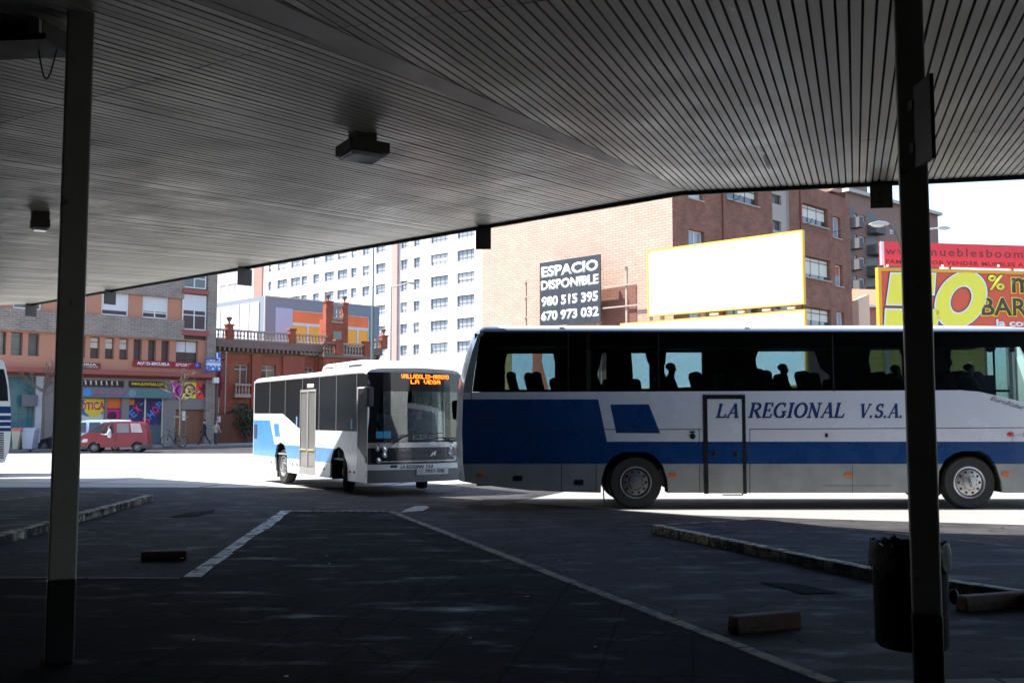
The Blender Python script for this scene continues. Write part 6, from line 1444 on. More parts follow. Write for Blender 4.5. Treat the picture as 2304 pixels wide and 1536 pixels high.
def ring(mb, c, rx, rz, ix, iz, sh, y0, y1, n=40):
    vs = []; 
    for i in range(n):
        a = 2*math.pi*i/n; o_ = (rx*math.cos(a), rz*math.sin(a)); q_ = (ix*math.cos(a), iz*math.sin(a))
        for (u, v) in (o_, q_):
            for y in (y0, y1): vs.append((c[0]+u+sh*v, y, c[1]+v))
    fs = []
    for i in range(n):
        j = (i+1) % n; a, c2 = i*4, j*4
        fs += [(a,c2,c2+2,a+2),(a+1,a+3,c2+3,c2+1),(a,a+1,c2+1,c2),(a+2,c2+2,c2+3,a+3)]
    return mb.add(vs, fs)
k5 = lambda a, b_: h5(z7(a, b_))
c0 = k5(1640,1190); rx = (k5(1868,1190)[0]-k5(1425,1190)[0])/2; rz = (k5(1640,940)[1]-k5(1640,1440)[1])/2
ci = k5(1632,1240); ix = (k5(1735,1240)[0]-k5(1530,1240)[0])/2; iz = (k5(1630,1112)[1]-k5(1630,1372)[1])/2
for nm, m_, e, y in (('number_shadow', dk, 0.09, -0.042), ('number_rim', lw2, 0.055, -0.052), ('number_fill', yel, 0.0, -0.062)):
    b = MB(); ring(b, c0, rx+e, rz+e, max(0.05,ix-e), iz-e, 0.28, y-0.006, y); b.build(nm, m_, F5.root)
    # the 5 (mostly behind the column): bar, stem and bowl
    b = MB(); a0 = k5(1010,955); a1 = k5(1180,955); bz = k5(985,1230)[1]
    b.prism([(a0[0]-e,a0[1]+e),(a1[0]+1.0+e,a1[1]+e),(a1[0]+0.9+e,a1[1]-0.75-e),(a0[0]+0.9+e,a0[1]-0.75-e),(a0[0]+0.78+e,bz-e),(a0[0]-0.22-e,bz-e)], y-0.006, y); b.build(nm, m_, F5.root)
    b = MB(); a2 = k5(962,1282); b.prism([(a2[0]-e,a2[1]+e),(a2[0]+2.1+e,a2[1]+e),(a2[0]+1.9+e,a2[1]-1.0-e),(a2[0]-0.1-e,a2[1]-1.0-e)], y-0.006, y); b.build(nm, m_, F5.root)
def btxt(s_, a, c, col, rimcol, hh_, e=0.05, **kw):
    p = k5(*a); q = k5(*c); wd = q[0]-p[0]
    text('lettering_rim', s_, rimcol, F5.root, (p[0]+q[0])/2, (p[1]+q[1])/2, hh_+e*1.4, y=-0.048, width=wd+e*1.6, bold=e, **kw)
    text('lettering', s_, col, F5.root, (p[0]+q[0])/2, (p[1]+q[1])/2, hh_, y=-0.056, width=wd, bold=0.02, **kw)
hz = lambda a, b_: k5(1900,a)[1]-k5(1900,b_)[1]
btxt('%', (1885,1035), (2035,1035), yel, dk, hz(965,1105), 0.03)
btxt('mas', (2100,1065), (2500,1065), dk, yel, hz(995,1135), 0.05)
btxt('BARATO', (1825,1260), (2700,1260), dk, yel, hz(1175,1340), 0.05)
p = k5(1960,1400); text('lettering', 'la comparacion', lw2, F5.root, p[0], p[1]-0.04, 0.34, y=-0.056, width=3.6, align='LEFT', bold=0.03)
for i in range(4): x = 0.4+i*2.5; b = MB(); b.box(x-0.08,x+0.08,0.16,0.3,0,r8[3]-0.1); b.build('post', stl, F5.root)
for a in (965, 1463, 1970):
    p = k5(a, 895); b = MB(); b.ball((p[0],-0.12,p[1]+0.03),0.05); b.build('rim_lamp', lw2, F5.root)
# gold patterned boards below, seen through the coach
Fd = Fr((PY(1945,830,36.8).x, 36.8, -0.2), 9, 'gold_poster_board', 'gold patterned poster board seen through the front coach windows', 'billboard')
def Mgold():
    m = M('gold_pattern', (0.34,0.22,0.05), 0.5, var=0.2); t = m.node_tree; N = t.nodes; L = t.links; bs = N['Principled BSDF']
    tc = N.new('ShaderNodeTexCoord'); mp = N.new('ShaderNodeMapping'); mp.inputs['Rotation'].default_value = (R(90),0,0); mp.inputs['Scale'].default_value = (4.6,4.6,4.6)
    ck = N.new('ShaderNodeTexVoronoi'); ck.inputs['Randomness'].default_value = 0.0; ck.inputs['Scale'].default_value = 1; ck.distance = 'MANHATTAN'
    L.new(tc.outputs['Object'], mp.inputs[0]); L.new(mp.outputs[0], ck.inputs['Vector'])
    cr = N.new('ShaderNodeValToRGB'); cr.color_ramp.elements[0].color = (0.12,0.07,0.015,1); cr.color_ramp.elements[1].color = (0.5,0.33,0.06,1); cr.color_ramp.elements[0].position = 0.28; cr.color_ramp.elements[1].position = 0.36
    L.new(ck.outputs['Distance'], cr.inputs[0]); L.new(cr.outputs[0], bs.inputs['Base Color']); return m
r9 = (0.0, Fd.h((2215,830))[0], 0.7, Fd.h((1945,778))[1]); board(Fd, r9, Mgold(), 0.08, M('rim_gold', (0,0,0)))
for x in (0.5, r9[1]-0.5): b = MB(); b.box(x-0.06,x+0.06,0.15,0.27,0,r9[2]+0.2); b.build('post', stl, Fd.root)

# ---------------------------------------------------- far right flats with balconies
FX = Fr((PY(1905, 700, 140).x, 140, -1.0), 40, 'balcony_apartment_block', 'far brown flats with stacked dark balconies, behind the right column', 'apartment building')
X = FX.root; hx = FX.h
def RX(a, c): return FX.rect(z7(*a), z7(*c))
xb = RX((600,400),(1442,600)); ztx = hx(z7(800,262))[1]
hol = []
for j in range(5):
    for (a, c, yo) in ((650,706,398),(724,780,416)): r = RX((a, yo+190*j), (c, yo+70+190*j)); hol.append(r)
    for (a, c, yo) in ((890,930,495),(1000,1050,540)): r = RX((a, yo+185*j), (c, yo+62+185*j)); hol.append(r)
zs_ = {}
b = MB(); b.wall(xb[0], xb[1], 0, ztx, hol, 0.3); b.poly([(xb[1],0,0),(xb[1],14,0),(xb[1],14,ztx),(xb[1],0,ztx)]); b.poly([(xb[0],0,ztx),(xb[1],0,ztx),(xb[1],14,ztx),(xb[0],14,ztx)]); b.build('wall', M('brown_wall_tile', (0.27,0.15,0.115), 0.8, var=0.12, scale=0.4), X)
for i, r in enumerate(hol): window(X, r, 0.3, fr_white, gl_b, 1, (), 0.14, blind_w if i % 3 == 0 else None, 0.4)
bal = M('balcony_dark', (0.10,0.095,0.095), 0.7, var=0.15)
for j in range(4):
    for (a, c, yo, yb) in ((636,690,448,550),(792,892,505,612)):
        r = RX((a, yo+190*j), (c, yb+190*j)); b = MB(); b.prism([(r[0],-1.5),(r[1]-0.4,-1.5),(r[1],-1.0),(r[1],0),(r[0],0)], r[2], r[3], axis='z'); bo = b.build('balcony', bal, X)
        b = MB(); b.box(r[0],r[1]-0.3,-0.02,0.06,r[3]+0.02,r[3]+1.8); b.build('door', fr_dark, bo)
b = MB(); b.box(xb[0],xb[1]+0.4,-0.6,0.5,ztx+0.003,ztx+0.5); b.build('eaves', M('eaves_pale', (0.5,0.46,0.42), 0.8, var=0.1), X)
b = MB(); b.box(xb[0],xb[0]+(xb[1]-xb[0])*0.35,2,9,ztx+0.51,ztx+5.5); b.build('attic', M('brown_wall_tile', (0,0,0)), X)
b = MB(); b.box(xb[0],xb[0]+(xb[1]-xb[0])*0.38,1.4,9.4,ztx+5.51,ztx+6.0); b.build('attic_roof', M('eaves_pale', (0,0,0)), X)

# little tiled house
FH = Fr((PY(1912,700,62).x, 62, -0.3), 8, 'small_tiled_house', 'low house with an orange tiled roof between the brick block and the billboard', 'house')
hh = FH.h; q = FH.rect(z7(648,1100), z7(905,1245)); zE_ = q[2]; zR_ = q[3]
b = MB(); b.box(-0.3, 9, 0, 8, 0, zE_); b.build('wall', M('house_red_wall', (0.42,0.17,0.13), 0.8, var=0.1), FH.root)
b = MB(); b.prism([(-0.4,zE_+0.003),(4,zR_+0.6),(8.4,zE_+0.003)], -0.5, 9.3, axis='x'); 
def Mtile():
    m = M('roof_tiles', (0.45,0.17,0.09), 0.8, var=0.2, scale=4); t = m.node_tree; N = t.nodes; L = t.links; bs = N['Principled BSDF']
    tc = N.new('ShaderNodeTexCoord'); wv = N.new('ShaderNodeTexWave'); wv.inputs['Scale'].default_value = 1.2; wv.bands_direction = 'X'; L.new(tc.outputs['Object'], wv.inputs['Vector'])
    bp = N.new('ShaderNodeBump'); bp.inputs['Strength'].default_value = 1.0; bp.inputs['Distance'].default_value = 0.08; L.new(wv.outputs['Fac'], bp.inputs['Height']); L.new(bp.outputs[0], bs.inputs['Normal']); return m
b.build('roof', Mtile(), FH.root)
b = MB(); b.box(-0.35,9.1,-0.55,-0.42,zE_-0.15,zE_); b.build('gutter', fr_white, FH.root)
b = MB(); q = FH.rect(z7(715,1155), z7(822,1400), 2.0); b.box(q[0],q[1],-2.0,-0.9,0,q[3]-0.25); b.add([(q[0],-2.0,q[3]-0.25),(q[1],-2.0,q[3]-0.25),(q[1],-0.9,q[3]-0.25),(q[0],-0.9,q[3]-0.25),(q[1],-2.0,q[3]+0.12),(q[1],-0.9,q[3]+0.12)],[(0,1,4),(3,5,2),(0,4,5,3),(1,2,5,4)]); b.build('chimney_wall', M('cream_orange_render', (0.72,0.50,0.36), 0.8, var=0.05), FH.root)
# ================================================================== people
def Mperson(name, bands, side=None):
    """cloth and skin by height on the body: bands = [(z_top, colour), ...] upwards; side=(x, z, colour) for hands"""
    m = bpy.data.materials.new(name); m.use_nodes = True; t = m.node_tree; N = t.nodes; L = t.links; bs = N['Principled BSDF']; bs.inputs['Roughness'].default_value = 0.8
    tc = N.new('ShaderNodeTexCoord'); sp = N.new('ShaderNodeSeparateXYZ'); L.new(tc.outputs['Object'], sp.inputs[0])
    mr = N.new('ShaderNodeMath'); mr.operation = 'DIVIDE'; mr.inputs[1].default_value = 2.0; L.new(sp.outputs[2], mr.inputs[0])
    cr = N.new('ShaderNodeValToRGB'); cr.color_ramp.interpolation = 'CONSTANT'; e = cr.color_ramp.elements
    e[0].position = 0; e[0].color = tuple(bands[0][1])+(1,); e[1].position = bands[0][0]/2; e[1].color = tuple(bands[1][1])+(1,)
    for (zt, _), (_, c) in zip(bands[1:], bands[2:]):
        q = e.new(zt/2); q.color = tuple(c)+(1,)
    L.new(mr.outputs[0], cr.inputs[0]); L.new(cr.outputs[0], bs.inputs['Base Color']); return m
def person(label, loc, deg, J, mat, hair, sc=1.0, group=None, hands=True):
    """J: joints of one skinned body, facing local -y. legs/arms as lists of points"""
    vs = []; rs = []; es = []
    def add(p, r, par=None):
        vs.append(Vector(p)); rs.append(r)
        if par is not None: es.append((par, len(vs)-1))
        return len(vs)-1
    pel = add(J['pelvis'], 0.135); ch = add(J['chest'], 0.155, add(J['waist'], 0.125, pel)); nb = add(J['neck'], 0.06, ch)
    hd = Vector(J['head']); h0 = add(hd+Vector((0,0.0,-0.08)), 0.075, nb); h1 = add(hd+Vector((0,0.01,0.02)), 0.095, h0); add(hd+Vector((0,0.01,0.09)), 0.07, h1)
    add(hd+Vector((0,-0.1,-0.01)), 0.018, h1)
    for k in ('armL', 'armR'):
        if k in J:
            a, b_, c = J[k]; s = add(a, 0.065, ch); e_ = add(b_, 0.048, s); wv = add(c, 0.034, e_); d = (Vector(c)-Vector(b_)).normalized()
            pm = add(Vector(c)+d*0.07, 0.036, wv)
            if hands:
                o = d.orthogonal().normalized()
                for i in range(4): add(Vector(c)+d*(0.15+0.012*(1 if i in (1,2) else -1))+o*(0.026*(i-1.5)), 0.009, add(Vector(c)+d*0.11+o*(0.024*(i-1.5)), 0.011, pm))
                add(Vector(c)+d*0.06+o*0.07, 0.010, wv)
    for k in ('legL', 'legR'):
        if k in J:
            a, b_, c, f = J[k]; s = add(a, 0.095, pel); kn = add(b_, 0.065, s); an = add(c, 0.045, kn); add(f, 0.04, an)
    me = bpy.data.meshes.new('person'); me.from_pydata([tuple(v*sc) for v in vs], es, []); me.materials.append(mat)
    o = bpy.data.objects.new('person', me); COL.objects.link(o); o.location = loc; o.rotation_euler = (0,0,R(deg))
    o.modifiers.new('skin', 'SKIN')
    for i, sv in enumerate(me.skin_vertices[0].data): sv.radius = (rs[i]*sc, rs[i]*sc); sv.use_root = (i == 0)
    ss = o.modifiers.new('sub', 'SUBSURF'); ss.levels = 1; ss.render_levels = 2
    tag(o, label, 'person', group)
    hd = hd*sc
    b = MB(); b.ball((hd.x,hd.y+0.025*sc,hd.z+0.055*sc),0.1*sc,0.11*sc,0.085*sc); b.build('hair', hair, o, smooth=True)
    skd = M('face_dark', (0.05,0.025,0.02), 0.6, var=0)
    for sx in (-1, 1):
        b = MB(); b.ball((hd.x+sx*0.034*sc,hd.y-0.088*sc,hd.z+0.012*sc),0.014*sc); b.build('eye', skd, o)
        b = MB(); b.ball((hd.x+sx*0.094*sc,hd.y+0.01*sc,hd.z),0.014*sc,0.022*sc,0.032*sc); b.build('ear', M('skin', (0.42,0.25,0.18), 0.6, var=0), o)
    b = MB(); b.ball((hd.x,hd.y-0.086*sc,hd.z-0.05*sc),0.026*sc,0.01*sc,0.008*sc); b.build('mouth', M('lips', (0.3,0.1,0.08), 0.6, var=0), o)
    return o
skin = (0.42,0.25,0.18)
hair_d = M('hair_dark', (0.02,0.015,0.012), 0.7, var=0.2); hair_g = M('hair_grey', (0.2,0.19,0.18), 0.7, var=0.2)
def walker(stride=0.34, lean=0.03):
    s = stride
    return dict(pelvis=(0,0,0.93), waist=(0,-lean*0.4,1.08), chest=(0,-lean,1.30), neck=(0,-lean*1.2,1.50), head=(0,-lean*1.5-0.02,1.62),
      armL=((0.2,-lean,1.42),(0.25,0.10,1.16),(0.24,-0.04,0.95)), armR=((-0.2,-lean,1.42),(-0.25,-0.05,1.15),(-0.22,-0.22,0.95)),
      legL=((0.09,0,0.9),(0.1,-s*0.55,0.50),(0.1,-s*0.9,0.08),(0.1,-s*1.3,0.05)), legR=((-0.09,0,0.9),(-0.1,s*0.25,0.49),(-0.1,s*1.0,0.14),(-0.1,s*0.75,0.04)))
def sitter():
    return dict(pelvis=(0,0,0.12), waist=(0,0.02,0.27), chest=(0,0.02,0.48), neck=(0,0.0,0.66), head=(0,-0.02,0.79),
      armL=((0.2,0.02,0.6),(0.27,-0.08,0.35),(0.18,-0.34,0.38)), armR=((-0.2,0.02,0.6),(-0.27,-0.08,0.35),(-0.18,-0.34,0.38)),
      legL=((0.1,-0.05,0.1),(0.13,-0.45,0.12),(0.13,-0.5,-0.3),(0.13,-0.62,-0.36)), legR=((-0.1,-0.05,0.1),(-0.13,-0.45,0.12),(-0.13,-0.5,-0.3),(-0.13,-0.62,-0.36)))
# two pedestrians on the pavement by the garage
P_ = PY(457, 1001, 71); zf_ = PY(457, 1001, 71).z
sw_z = -0.2
m1 = Mperson('person_dark_jacket', [(0.07,(0.01,0.01,0.01)),(0.86,(0.02,0.022,0.03)),(1.50,(0.018,0.02,0.045)),(2.0,skin)])
q = PY(456, 1000, 70.5); person('person in a dark jacket and dark trousers striding along the pavement by the garage', (q.x, q.y, sw_z+0.02), -75, walker(0.4), m1, hair_d, 1.03)
m2 = Mperson('person_pale_jacket', [(0.07,(0.01,0.01,0.01)),(0.86,(0.035,0.04,0.05)),(1.50,(0.34,0.29,0.23)),(2.0,skin)])
q = PY(481, 1002, 70); person('person in a pale beige jacket walking past the board fence', (q.x, q.y, sw_z+0.02), 150, walker(0.18), m2, hair_g, 0.97)
# bus driver and front passenger
def bus_pt(x, y, z): return BR.matrix_world @ Vector((x, y, z))
bpy.context.view_layer.update()
m3 = Mperson('person_driver_dark', [(0.62,(0.02,0.022,0.03)),(0.68,(0.3,0.32,0.35)),(2.0,skin)])
x, z = hf(z3(1842,670)); p = bus_pt(-1.0, x+0.08, z-0.80); person('person in dark jacket and tie driving the small bus', p, 32, sitter(), m3, hair_d, 1.0)
m4 = Mperson('person_passenger_dark', [(0.64,(0.015,0.015,0.018)),(2.0,(0.25,0.15,0.11))])
x, z = hf(z3(1405,680)); p = bus_pt(-1.3, x+0.12, z-0.80); person('person in black sitting behind the bus windscreen beside the pole', p, 32, sitter(), m4, hair_d, 1.0)
m5 = Mperson('person_coach_passenger', [(0.64,(0.02,0.02,0.025)),(2.0,(0.12,0.075,0.055))])
for px, py, yl, lb in ((1505,824,1.5,'person in silhouette in the middle coach window, head against the pale billboard'),(1757,826,1.5,'person in silhouette in the coach window above the coach lettering, among seat backs'),(1705,838,0.8,'person in silhouette half behind the curtain of the window above the lettering'),(2010,829,1.5,'person in silhouette in the coach window just left of the right column'),(2175,826,1.5,'person in silhouette in the front coach window right of the column')):
    q = hitp((cx0, YN+yl, 0), 0, px, py); person(lb, (q.x, q.y, q.z-0.85), 90, sitter(), m5, hair_d, 1.0, 'passengers inside the big coach', hands=True)

# ================================================================== cars
wind = M('car_glass', (0.03,0.035,0.04), 0.05, var=0.2, scale=1)
def Sh(F, pts): return [F.h(z1(520+(a-520)*0.94 if F is FV else a, b)) for a, b in pts]
def car(F, outline, belt_z, paint, wid=1.7, tumble=0.16):
    """body skin: side outline (x,z) swept across the width, sides leaning in above the belt"""
    n = len(outline); vs = []
    zt_ = max(p[1] for p in outline)
    ins = lambda z: 0.0 if z <= belt_z else tumble*(z-belt_z)/(zt_-belt_z)
    for x, z in outline: vs.append((x, ins(z), z))
    for x, z in outline: vs.append((x, wid-ins(z), z))
    b = MB(); b.add(vs, [tuple(range(n)), tuple(range(2*n-1, n-1, -1))] + [(i, n+i, n+(i+1) % n, (i+1) % n) for i in range(n)])
    return b, ins
FV = Fr((PY(166,1015,59.6).x, 59.6, -0.35), 11, 'minivan', 'dark red minivan with its driver window open, passing the shops', 'car')
V = FV.root
red_p = M('car_red_paint', (0.22,0.008,0.016), 0.35, var=0.05, coat=0.15); bump_m = M('car_bumper_grey', (0.06,0.06,0.065), 0.6, var=0.1)
f0 = FV.h(z1(520,1385)); sx = lambda a, b: FV.h(z1(520+(a-520)*0.94, b))
o_ = Sh(FV, [(528,1372),(530,1318),(545,1292),(600,1268),(625,1252),(690,1205),(745,1185),(800,1179),(900,1176),(1000,1179),(1035,1186),(1055,1205),(1075,1250),(1081,1320),(1080,1372)])
fw = sx(672,1366); rw = sx(1003,1362); rv = 0.30
def arch(c, r, x0): 
    return [(c[0]+r*math.cos(R(t)), max(0.19, c[1]+r*math.sin(R(t)))) for t in range(0, 181, 20)]
ln = [(p[0], p[1]) for p in o_]
bot = 0.19
ol = ln[1:-1] + [(ln[-1][0], bot)] + [(x, z) for x, z in arch((rw[0], 0.31), 0.36, 0)] + [(x, z) for x, z in arch((fw[0], 0.31), 0.36, 0)] + [(ln[0][0], bot)]
bz = sx(800,1262)[1]
b, ins = car(FV, ol, bz, red_p); vb = b.build('body', red_p, V)
def side_pane(pts, nm, mat, par, off=0.012):
    q = Sh(FV, pts); b = MB(); n = len(q)
    b.add([(x, ins(z)-off, z) for x, z in q]+[(x, ins(z)+0.004, z) for x, z in q], [tuple(range(n)), tuple(range(2*n-1,n-1,-1))]+[(i,n+i,n+(i+1)%n,(i+1)%n) for i in range(n)]); return b.build(nm, mat, par)
side_pane([(735,1258),(752,1214),(775,1192),(822,1191),(820,1260)], 'side_window', M('open_window_dark', (0.015,0.015,0.015), 0.5, var=0), V)
side_pane([(845,1258),(846,1192),(935,1190),(942,1257)], 'side_window', M('car_glass_grey', (0.16,0.15,0.15), 0.08, var=0.4, scale=0.8), V)
side_pane([(958,1256),(946,1190),(1020,1190),(1044,1256)], 'side_window', M('car_glass_pale', (0.38,0.34,0.31), 0.08, var=0.4, scale=0.8), V)
side_pane([(622,1256),(688,1209),(735,1190),(752,1192),(718,1250),(700,1258)], 'windscreen', wind, V)
b = MB(); b.box(ln[0][0]-0.06, ln[0][0]+0.62, -0.03, 1.73, 0.2, 0.42); b.build('front_bumper', bump_m, V, bevel=0.04)
b = MB(); b.box(ln[-1][0]-0.45, ln[-1][0]+0.07, -0.03, 1.73, 0.24, 0.5); b.build('rear_bumper', bump_m, V, bevel=0.04)
b = MB(); q = Sh(FV, [(575,1320),(590,1303),(622,1303),(620,1325),(585,1328)]); b.prism(q, -0.015, 0.05); b.build('headlight', M('headlight_clear', (0.6,0.6,0.62), 0.15, var=0), V)
for w0 in (fw, rw): wheel(V, w0[0], -0.02, 0.30, 0.30, 0.2, dull_metal, 6); wheel(V, w0[0], 1.72, 0.30, 0.30, 0.2, dull_metal, 6, out=1)
b = MB(); p = sx(842,1262); q = sx(842,1370); b.box(p[0]-0.008,p[0]+0.008,-0.004,0.001,q[1]+0.05,p[1]-0.02); b.build('door_gap', seam_m, V)
b = MB(); p = sx(825,1290); b.box(p[0]-0.09,p[0]+0.05,-0.02,-0.001,p[1]-0.02,p[1]+0.02); b.build('handle', black_p, V)
b = MB(); p = sx(738,1252); b.box(p[0]-0.1,p[0]+0.06,-0.22,0.0,p[1]-0.06,p[1]+0.09); b.build('mirror', black_p, V, bevel=0.02)
m6 = Mperson('person_white_shirt', [(0.66,(0.6,0.62,0.66)),(2.0,skin)])
bpy.context.view_layer.update()
p = sx(790,1215); q = V.matrix_world @ Vector((p[0], 0.02, p[1]-0.80)); person('person in a white shirt driving the dark red minivan', q, -79, {k: v for k, v in sitter().items() if not k.startswith('leg')}, m6, hair_d, 0.95)
# pale blue van parked behind
FV2 = Fr((PY(150,1012,62.5).x, 62.5, -0.35), -4, 'parked_van', 'pale blue van parked behind the dark red minivan', 'car')
V2 = FV2.root; k2 = lambda a, b_: FV2.h(z1(a, b_)); pb_ = M('van_pale_blue', (0.42,0.55,0.72), 0.3, var=0.05, coat=0.5)
ol2 = Sh(FV2, [(470,1330),(475,1275),(505,1250),(530,1215),(560,1178),(600,1168),(760,1164),(840,1167),(868,1185),(880,1260),(882,1340),(880,1380),(470,1380)])
zt_ = max(p[1] for p in ol2); b, ins2 = car(FV2, ol2, k2(700,1262)[1], pb_); b.build('body', pb_, V2, bevel=0.02)
for pts in ([(528,1255),(545,1200),(570,1184),(598,1183),(598,1255)], [(622,1255),(622,1183),(700,1182),(700,1255)], [(720,1255),(720,1182),(800,1182),(812,1255)]):
    q = Sh(FV2, pts); b = MB(); n = len(q); b.add([(x, ins2(z)-0.012, z) for x, z in q]+[(x, ins2(z)+0.004, z) for x, z in q], [tuple(range(n)), tuple(range(2*n-1,n-1,-1))]+[(i,n+i,n+(i+1)%n,(i+1)%n) for i in range(n)]); b.build('side_window', wind, V2)
for a in (545, 815): p = k2(a,1370); wheel(V2, p[0], -0.02, 0.32, 0.32, 0.2, dull_metal, 6); wheel(V2, p[0], 1.72, 0.32, 0.32, 0.2, dull_metal, 6, out=1)
# dark car nose behind the column
FV3 = Fr((PY(78,1012,63).x, 63, -0.35), -4, 'parked_car', 'dark car nose peeping out behind the left column', 'car')
ol3 = Sh(FV3, [(246,1372),(248,1325),(275,1305),(330,1292),(400,1240),(520,1235),(560,1290),(640,1310),(640,1372)]); b, i3 = car(FV3, ol3, FV3.h(z1(300,1290))[1], black_p); b.build('body', M('car_black_paint', (0.015,0.015,0.018), 0.25, var=0, coat=0.5), FV3.root, bevel=0.03)
b = MB(); q = Sh(FV3, [(345,1292),(405,1250),(450,1248),(450,1292)]); b.prism(q, 0.1, 0.2); b.build('side_window', wind, FV3.root)
for a in (300, 590): p = FV3.h(z1(a,1365)); wheel(FV3.root, p[0], -0.02, 0.30, 0.30, 0.2, dull_metal, 6)
p = FV3.h(z1(262,1322)); b = MB(); b.ball((p[0],0.02,p[1]),0.1,0.06,0.08); b.build('headlight', M('headlight_clear', (0,0,0)), FV3.root)

# pavement in front of the shops
b = MB()
k0 = Vector((PY(479,1000,76).x, 76)); e1 = Vector((math.cos(R(45)), math.sin(R(45)))); n1 = Vector((e1.y, -e1.x))
pts = [k0-e1*30, k0+e1*24, k0+e1*24+n1*6.5, k0-e1*30+n1*4.8]
b.prism([(v.x, v.y) for v in pts], -0.36, -0.2, axis='z'); tag(b.build('pavement', Mground('pavement_grey', (0.16,0.155,0.15), (0.22,0.215,0.21), 0.6, 0.85, stain=0.25)), kind='structure')

# ================================================================== street furniture
# waste containers by the left shop
for i, (a, c, nm, col, lb) in enumerate(((62,132,'dumpster',(0.36,0.33,0.25),'beige wheeled waste container beside the striped coach'),(132,236,'dumpster',(0.33,0.36,0.42),'pale grey blue wheeled waste container beside the beige one'))):
    Fk = Fr((PY(*z1(a,1380),61+i*0.3).x, 61+i*0.3, -0.34), 6, nm, lb, 'waste container', 'waste containers at the kerb'); x0 = Fk.h(z1(a,1300))[0]; x1 = Fk.h(z1(c-5,1300))[0]; zt_ = Fk.h(z1(a+20,1245))[1]
    m_ = M('container_'+('beige','blue')[i], col, 0.55, var=0.1)
    b = MB(); b.prism([(x0+0.12,0.16),(x1-0.12,0.16),(x1,zt_),(x0,zt_)], 0.0, 0.95); b.build('body', m_, Fk.root, bevel=0.03)
    b = MB(); b.prism([(0.0,zt_+0.002),(0.97,zt_+0.002),(0.9,zt_+0.12),(0.4,zt_+0.2),(0.02,zt_+0.1)], x0-0.03, x1+0.03, axis='x'); b.build('lid', M('lid_'+('orange','blue')[i], ((0.45,0.12,0.05),(0.30,0.33,0.40))[i], 0.5, var=0.1), Fk.root)
    for x in (x0+0.25, x1-0.25):
        for y in (0.15, 0.8): b = MB(); b.cyl((x-0.03,y,0.085),(x+0.03,y,0.085),0.085,n=12); b.build('wheel', rubber, Fk.root)
# bare saplings with stakes
bark = M('sapling_bark', (0.15,0.12,0.095), 0.85, var=0.25, scale=12)
def sapling(px, py, Y, top, label, seed):
    rnd = random.Random(seed); F = Fr((PY(px,py,Y).x, Y, -0.2), 0, 'bare_sapling', label, 'tree', 'bare street saplings in front of the shops'); H = F.h((px,top))[1]
    b = MB(); b.tube([(0,0,0),(0.03,0,H*0.3),(-0.02,0.02,H*0.58)], [0.13,0.10,0.075], 8); b.build('trunk', bark, F.root)
    cr = MB()
    def br(p, d, ln, r, lv):
        q = p+d*ln; cr.cyl(p, q, r, r*0.65, 6)
        if lv == 0: return
        for i in range(rnd.choice((2,3))):
            nd = (d+Vector((rnd.uniform(-0.9,0.9),rnd.uniform(-0.9,0.9),rnd.uniform(-0.1,0.6)))).normalized(); br(p+d*ln*rnd.uniform(0.6,1.0), nd, ln*rnd.uniform(0.55,0.8), max(0.018,r*0.6), lv-1)
    st = Vector((-0.02,0.02,H*0.56))
    for i in range(5):
        a = 2*math.pi*i/5+rnd.random(); br(st+Vector((0,0,H*0.05*i*0.4)), Vector((math.cos(a)*0.9,math.sin(a)*0.9,0.55)).normalized(), H*0.17, 0.055, 3)
    br(st, Vector((0.05,0,1)), H*0.2, 0.06, 3)
    cr.build('crown', bark, F.root)
    return F, H
F_, H_s = sapling(400, 1003, 67, 828, 'bare sapling with spreading twigs tied to stakes, by the bicycle', 3)
for x in (-0.35, 0.38): b = MB(); b.cyl((x,0,0),(x,0,2.1),0.04,n=8); b.build('stake', bark, F_.root)
b = MB(); b.box(-0.42,0.45,-0.03,0.03,1.95,2.05); b.build('tie_bar', M('stake_pale', (0.35,0.3,0.24), 0.8, var=0.1), F_.root)
sapling(89, 1006, 66, 800, 'thin bare sapling just left of the left column', 8)
# bicycle leaning at the sapling
Fb = Fr((PY(388,1004,66.2).x, 66.2, -0.2), 4, 'bicycle', 'dark bicycle leaning against the staked sapling', 'bicycle')
kb = lambda a, c: Fb.h(z1(a, c)); w1 = (-0.72, 0.33); w2 = (0.42, 0.33)
c1, c2 = kb(1188,1328)[0], kb(1292,1328)[0]; w1 = (c1, 0.40); w2 = (c2, 0.40); wl = c2-c1; fb_m = M('bicycle_frame', (0.03,0.03,0.035), 0.4, var=0)
for w0 in (w1, w2):
    b = MB(); b.lathe([(0.40,-0.02),(0.425,0.0),(0.40,0.02),(0.375,0.0),(0.40,-0.02)], (w0[0],0,w0[1]), axis='y', n=28); t = b.build('wheel', rubber, Fb.root)
    b = MB()
    for i in range(10): a = math.pi*2*i/10; b.cyl((w0[0],0,w0[1]),(w0[0]+0.38*math.cos(a),0,w0[1]+0.38*math.sin(a)),0.006,n=4)
    b.build('spokes', fr_alu, t)
b = MB(); s_ = (c1+wl*0.62, 1.0); hd_ = (c1+wl*0.15, 1.05); bb_ = (c1+wl*0.5, 0.38)
for p, q in ((w2,bb_),(bb_,(s_[0],0.9)),((s_[0],0.88),w2),(bb_,(hd_[0]+0.03,0.85)),((s_[0],0.86),hd_),(hd_,w1)): b.cyl((p[0],0,p[1]),(q[0],0,q[1]),0.025,n=8)
b.build('frame', fb_m, Fb.root)
b = MB(); b.ball((s_[0]+0.02,0,1.02),0.15,0.09,0.05); b.build('saddle', black_p, Fb.root)
b = MB(); b.tube([(hd_[0]-0.1,-0.28,1.18),(hd_[0],-0.1,1.12),(hd_[0],0.1,1.12),(hd_[0]-0.1,0.28,1.18)],0.02,8); b.cyl((hd_[0],0,1.04),(hd_[0],0,1.12),0.02); b.build('handlebar', fb_m, Fb.root)
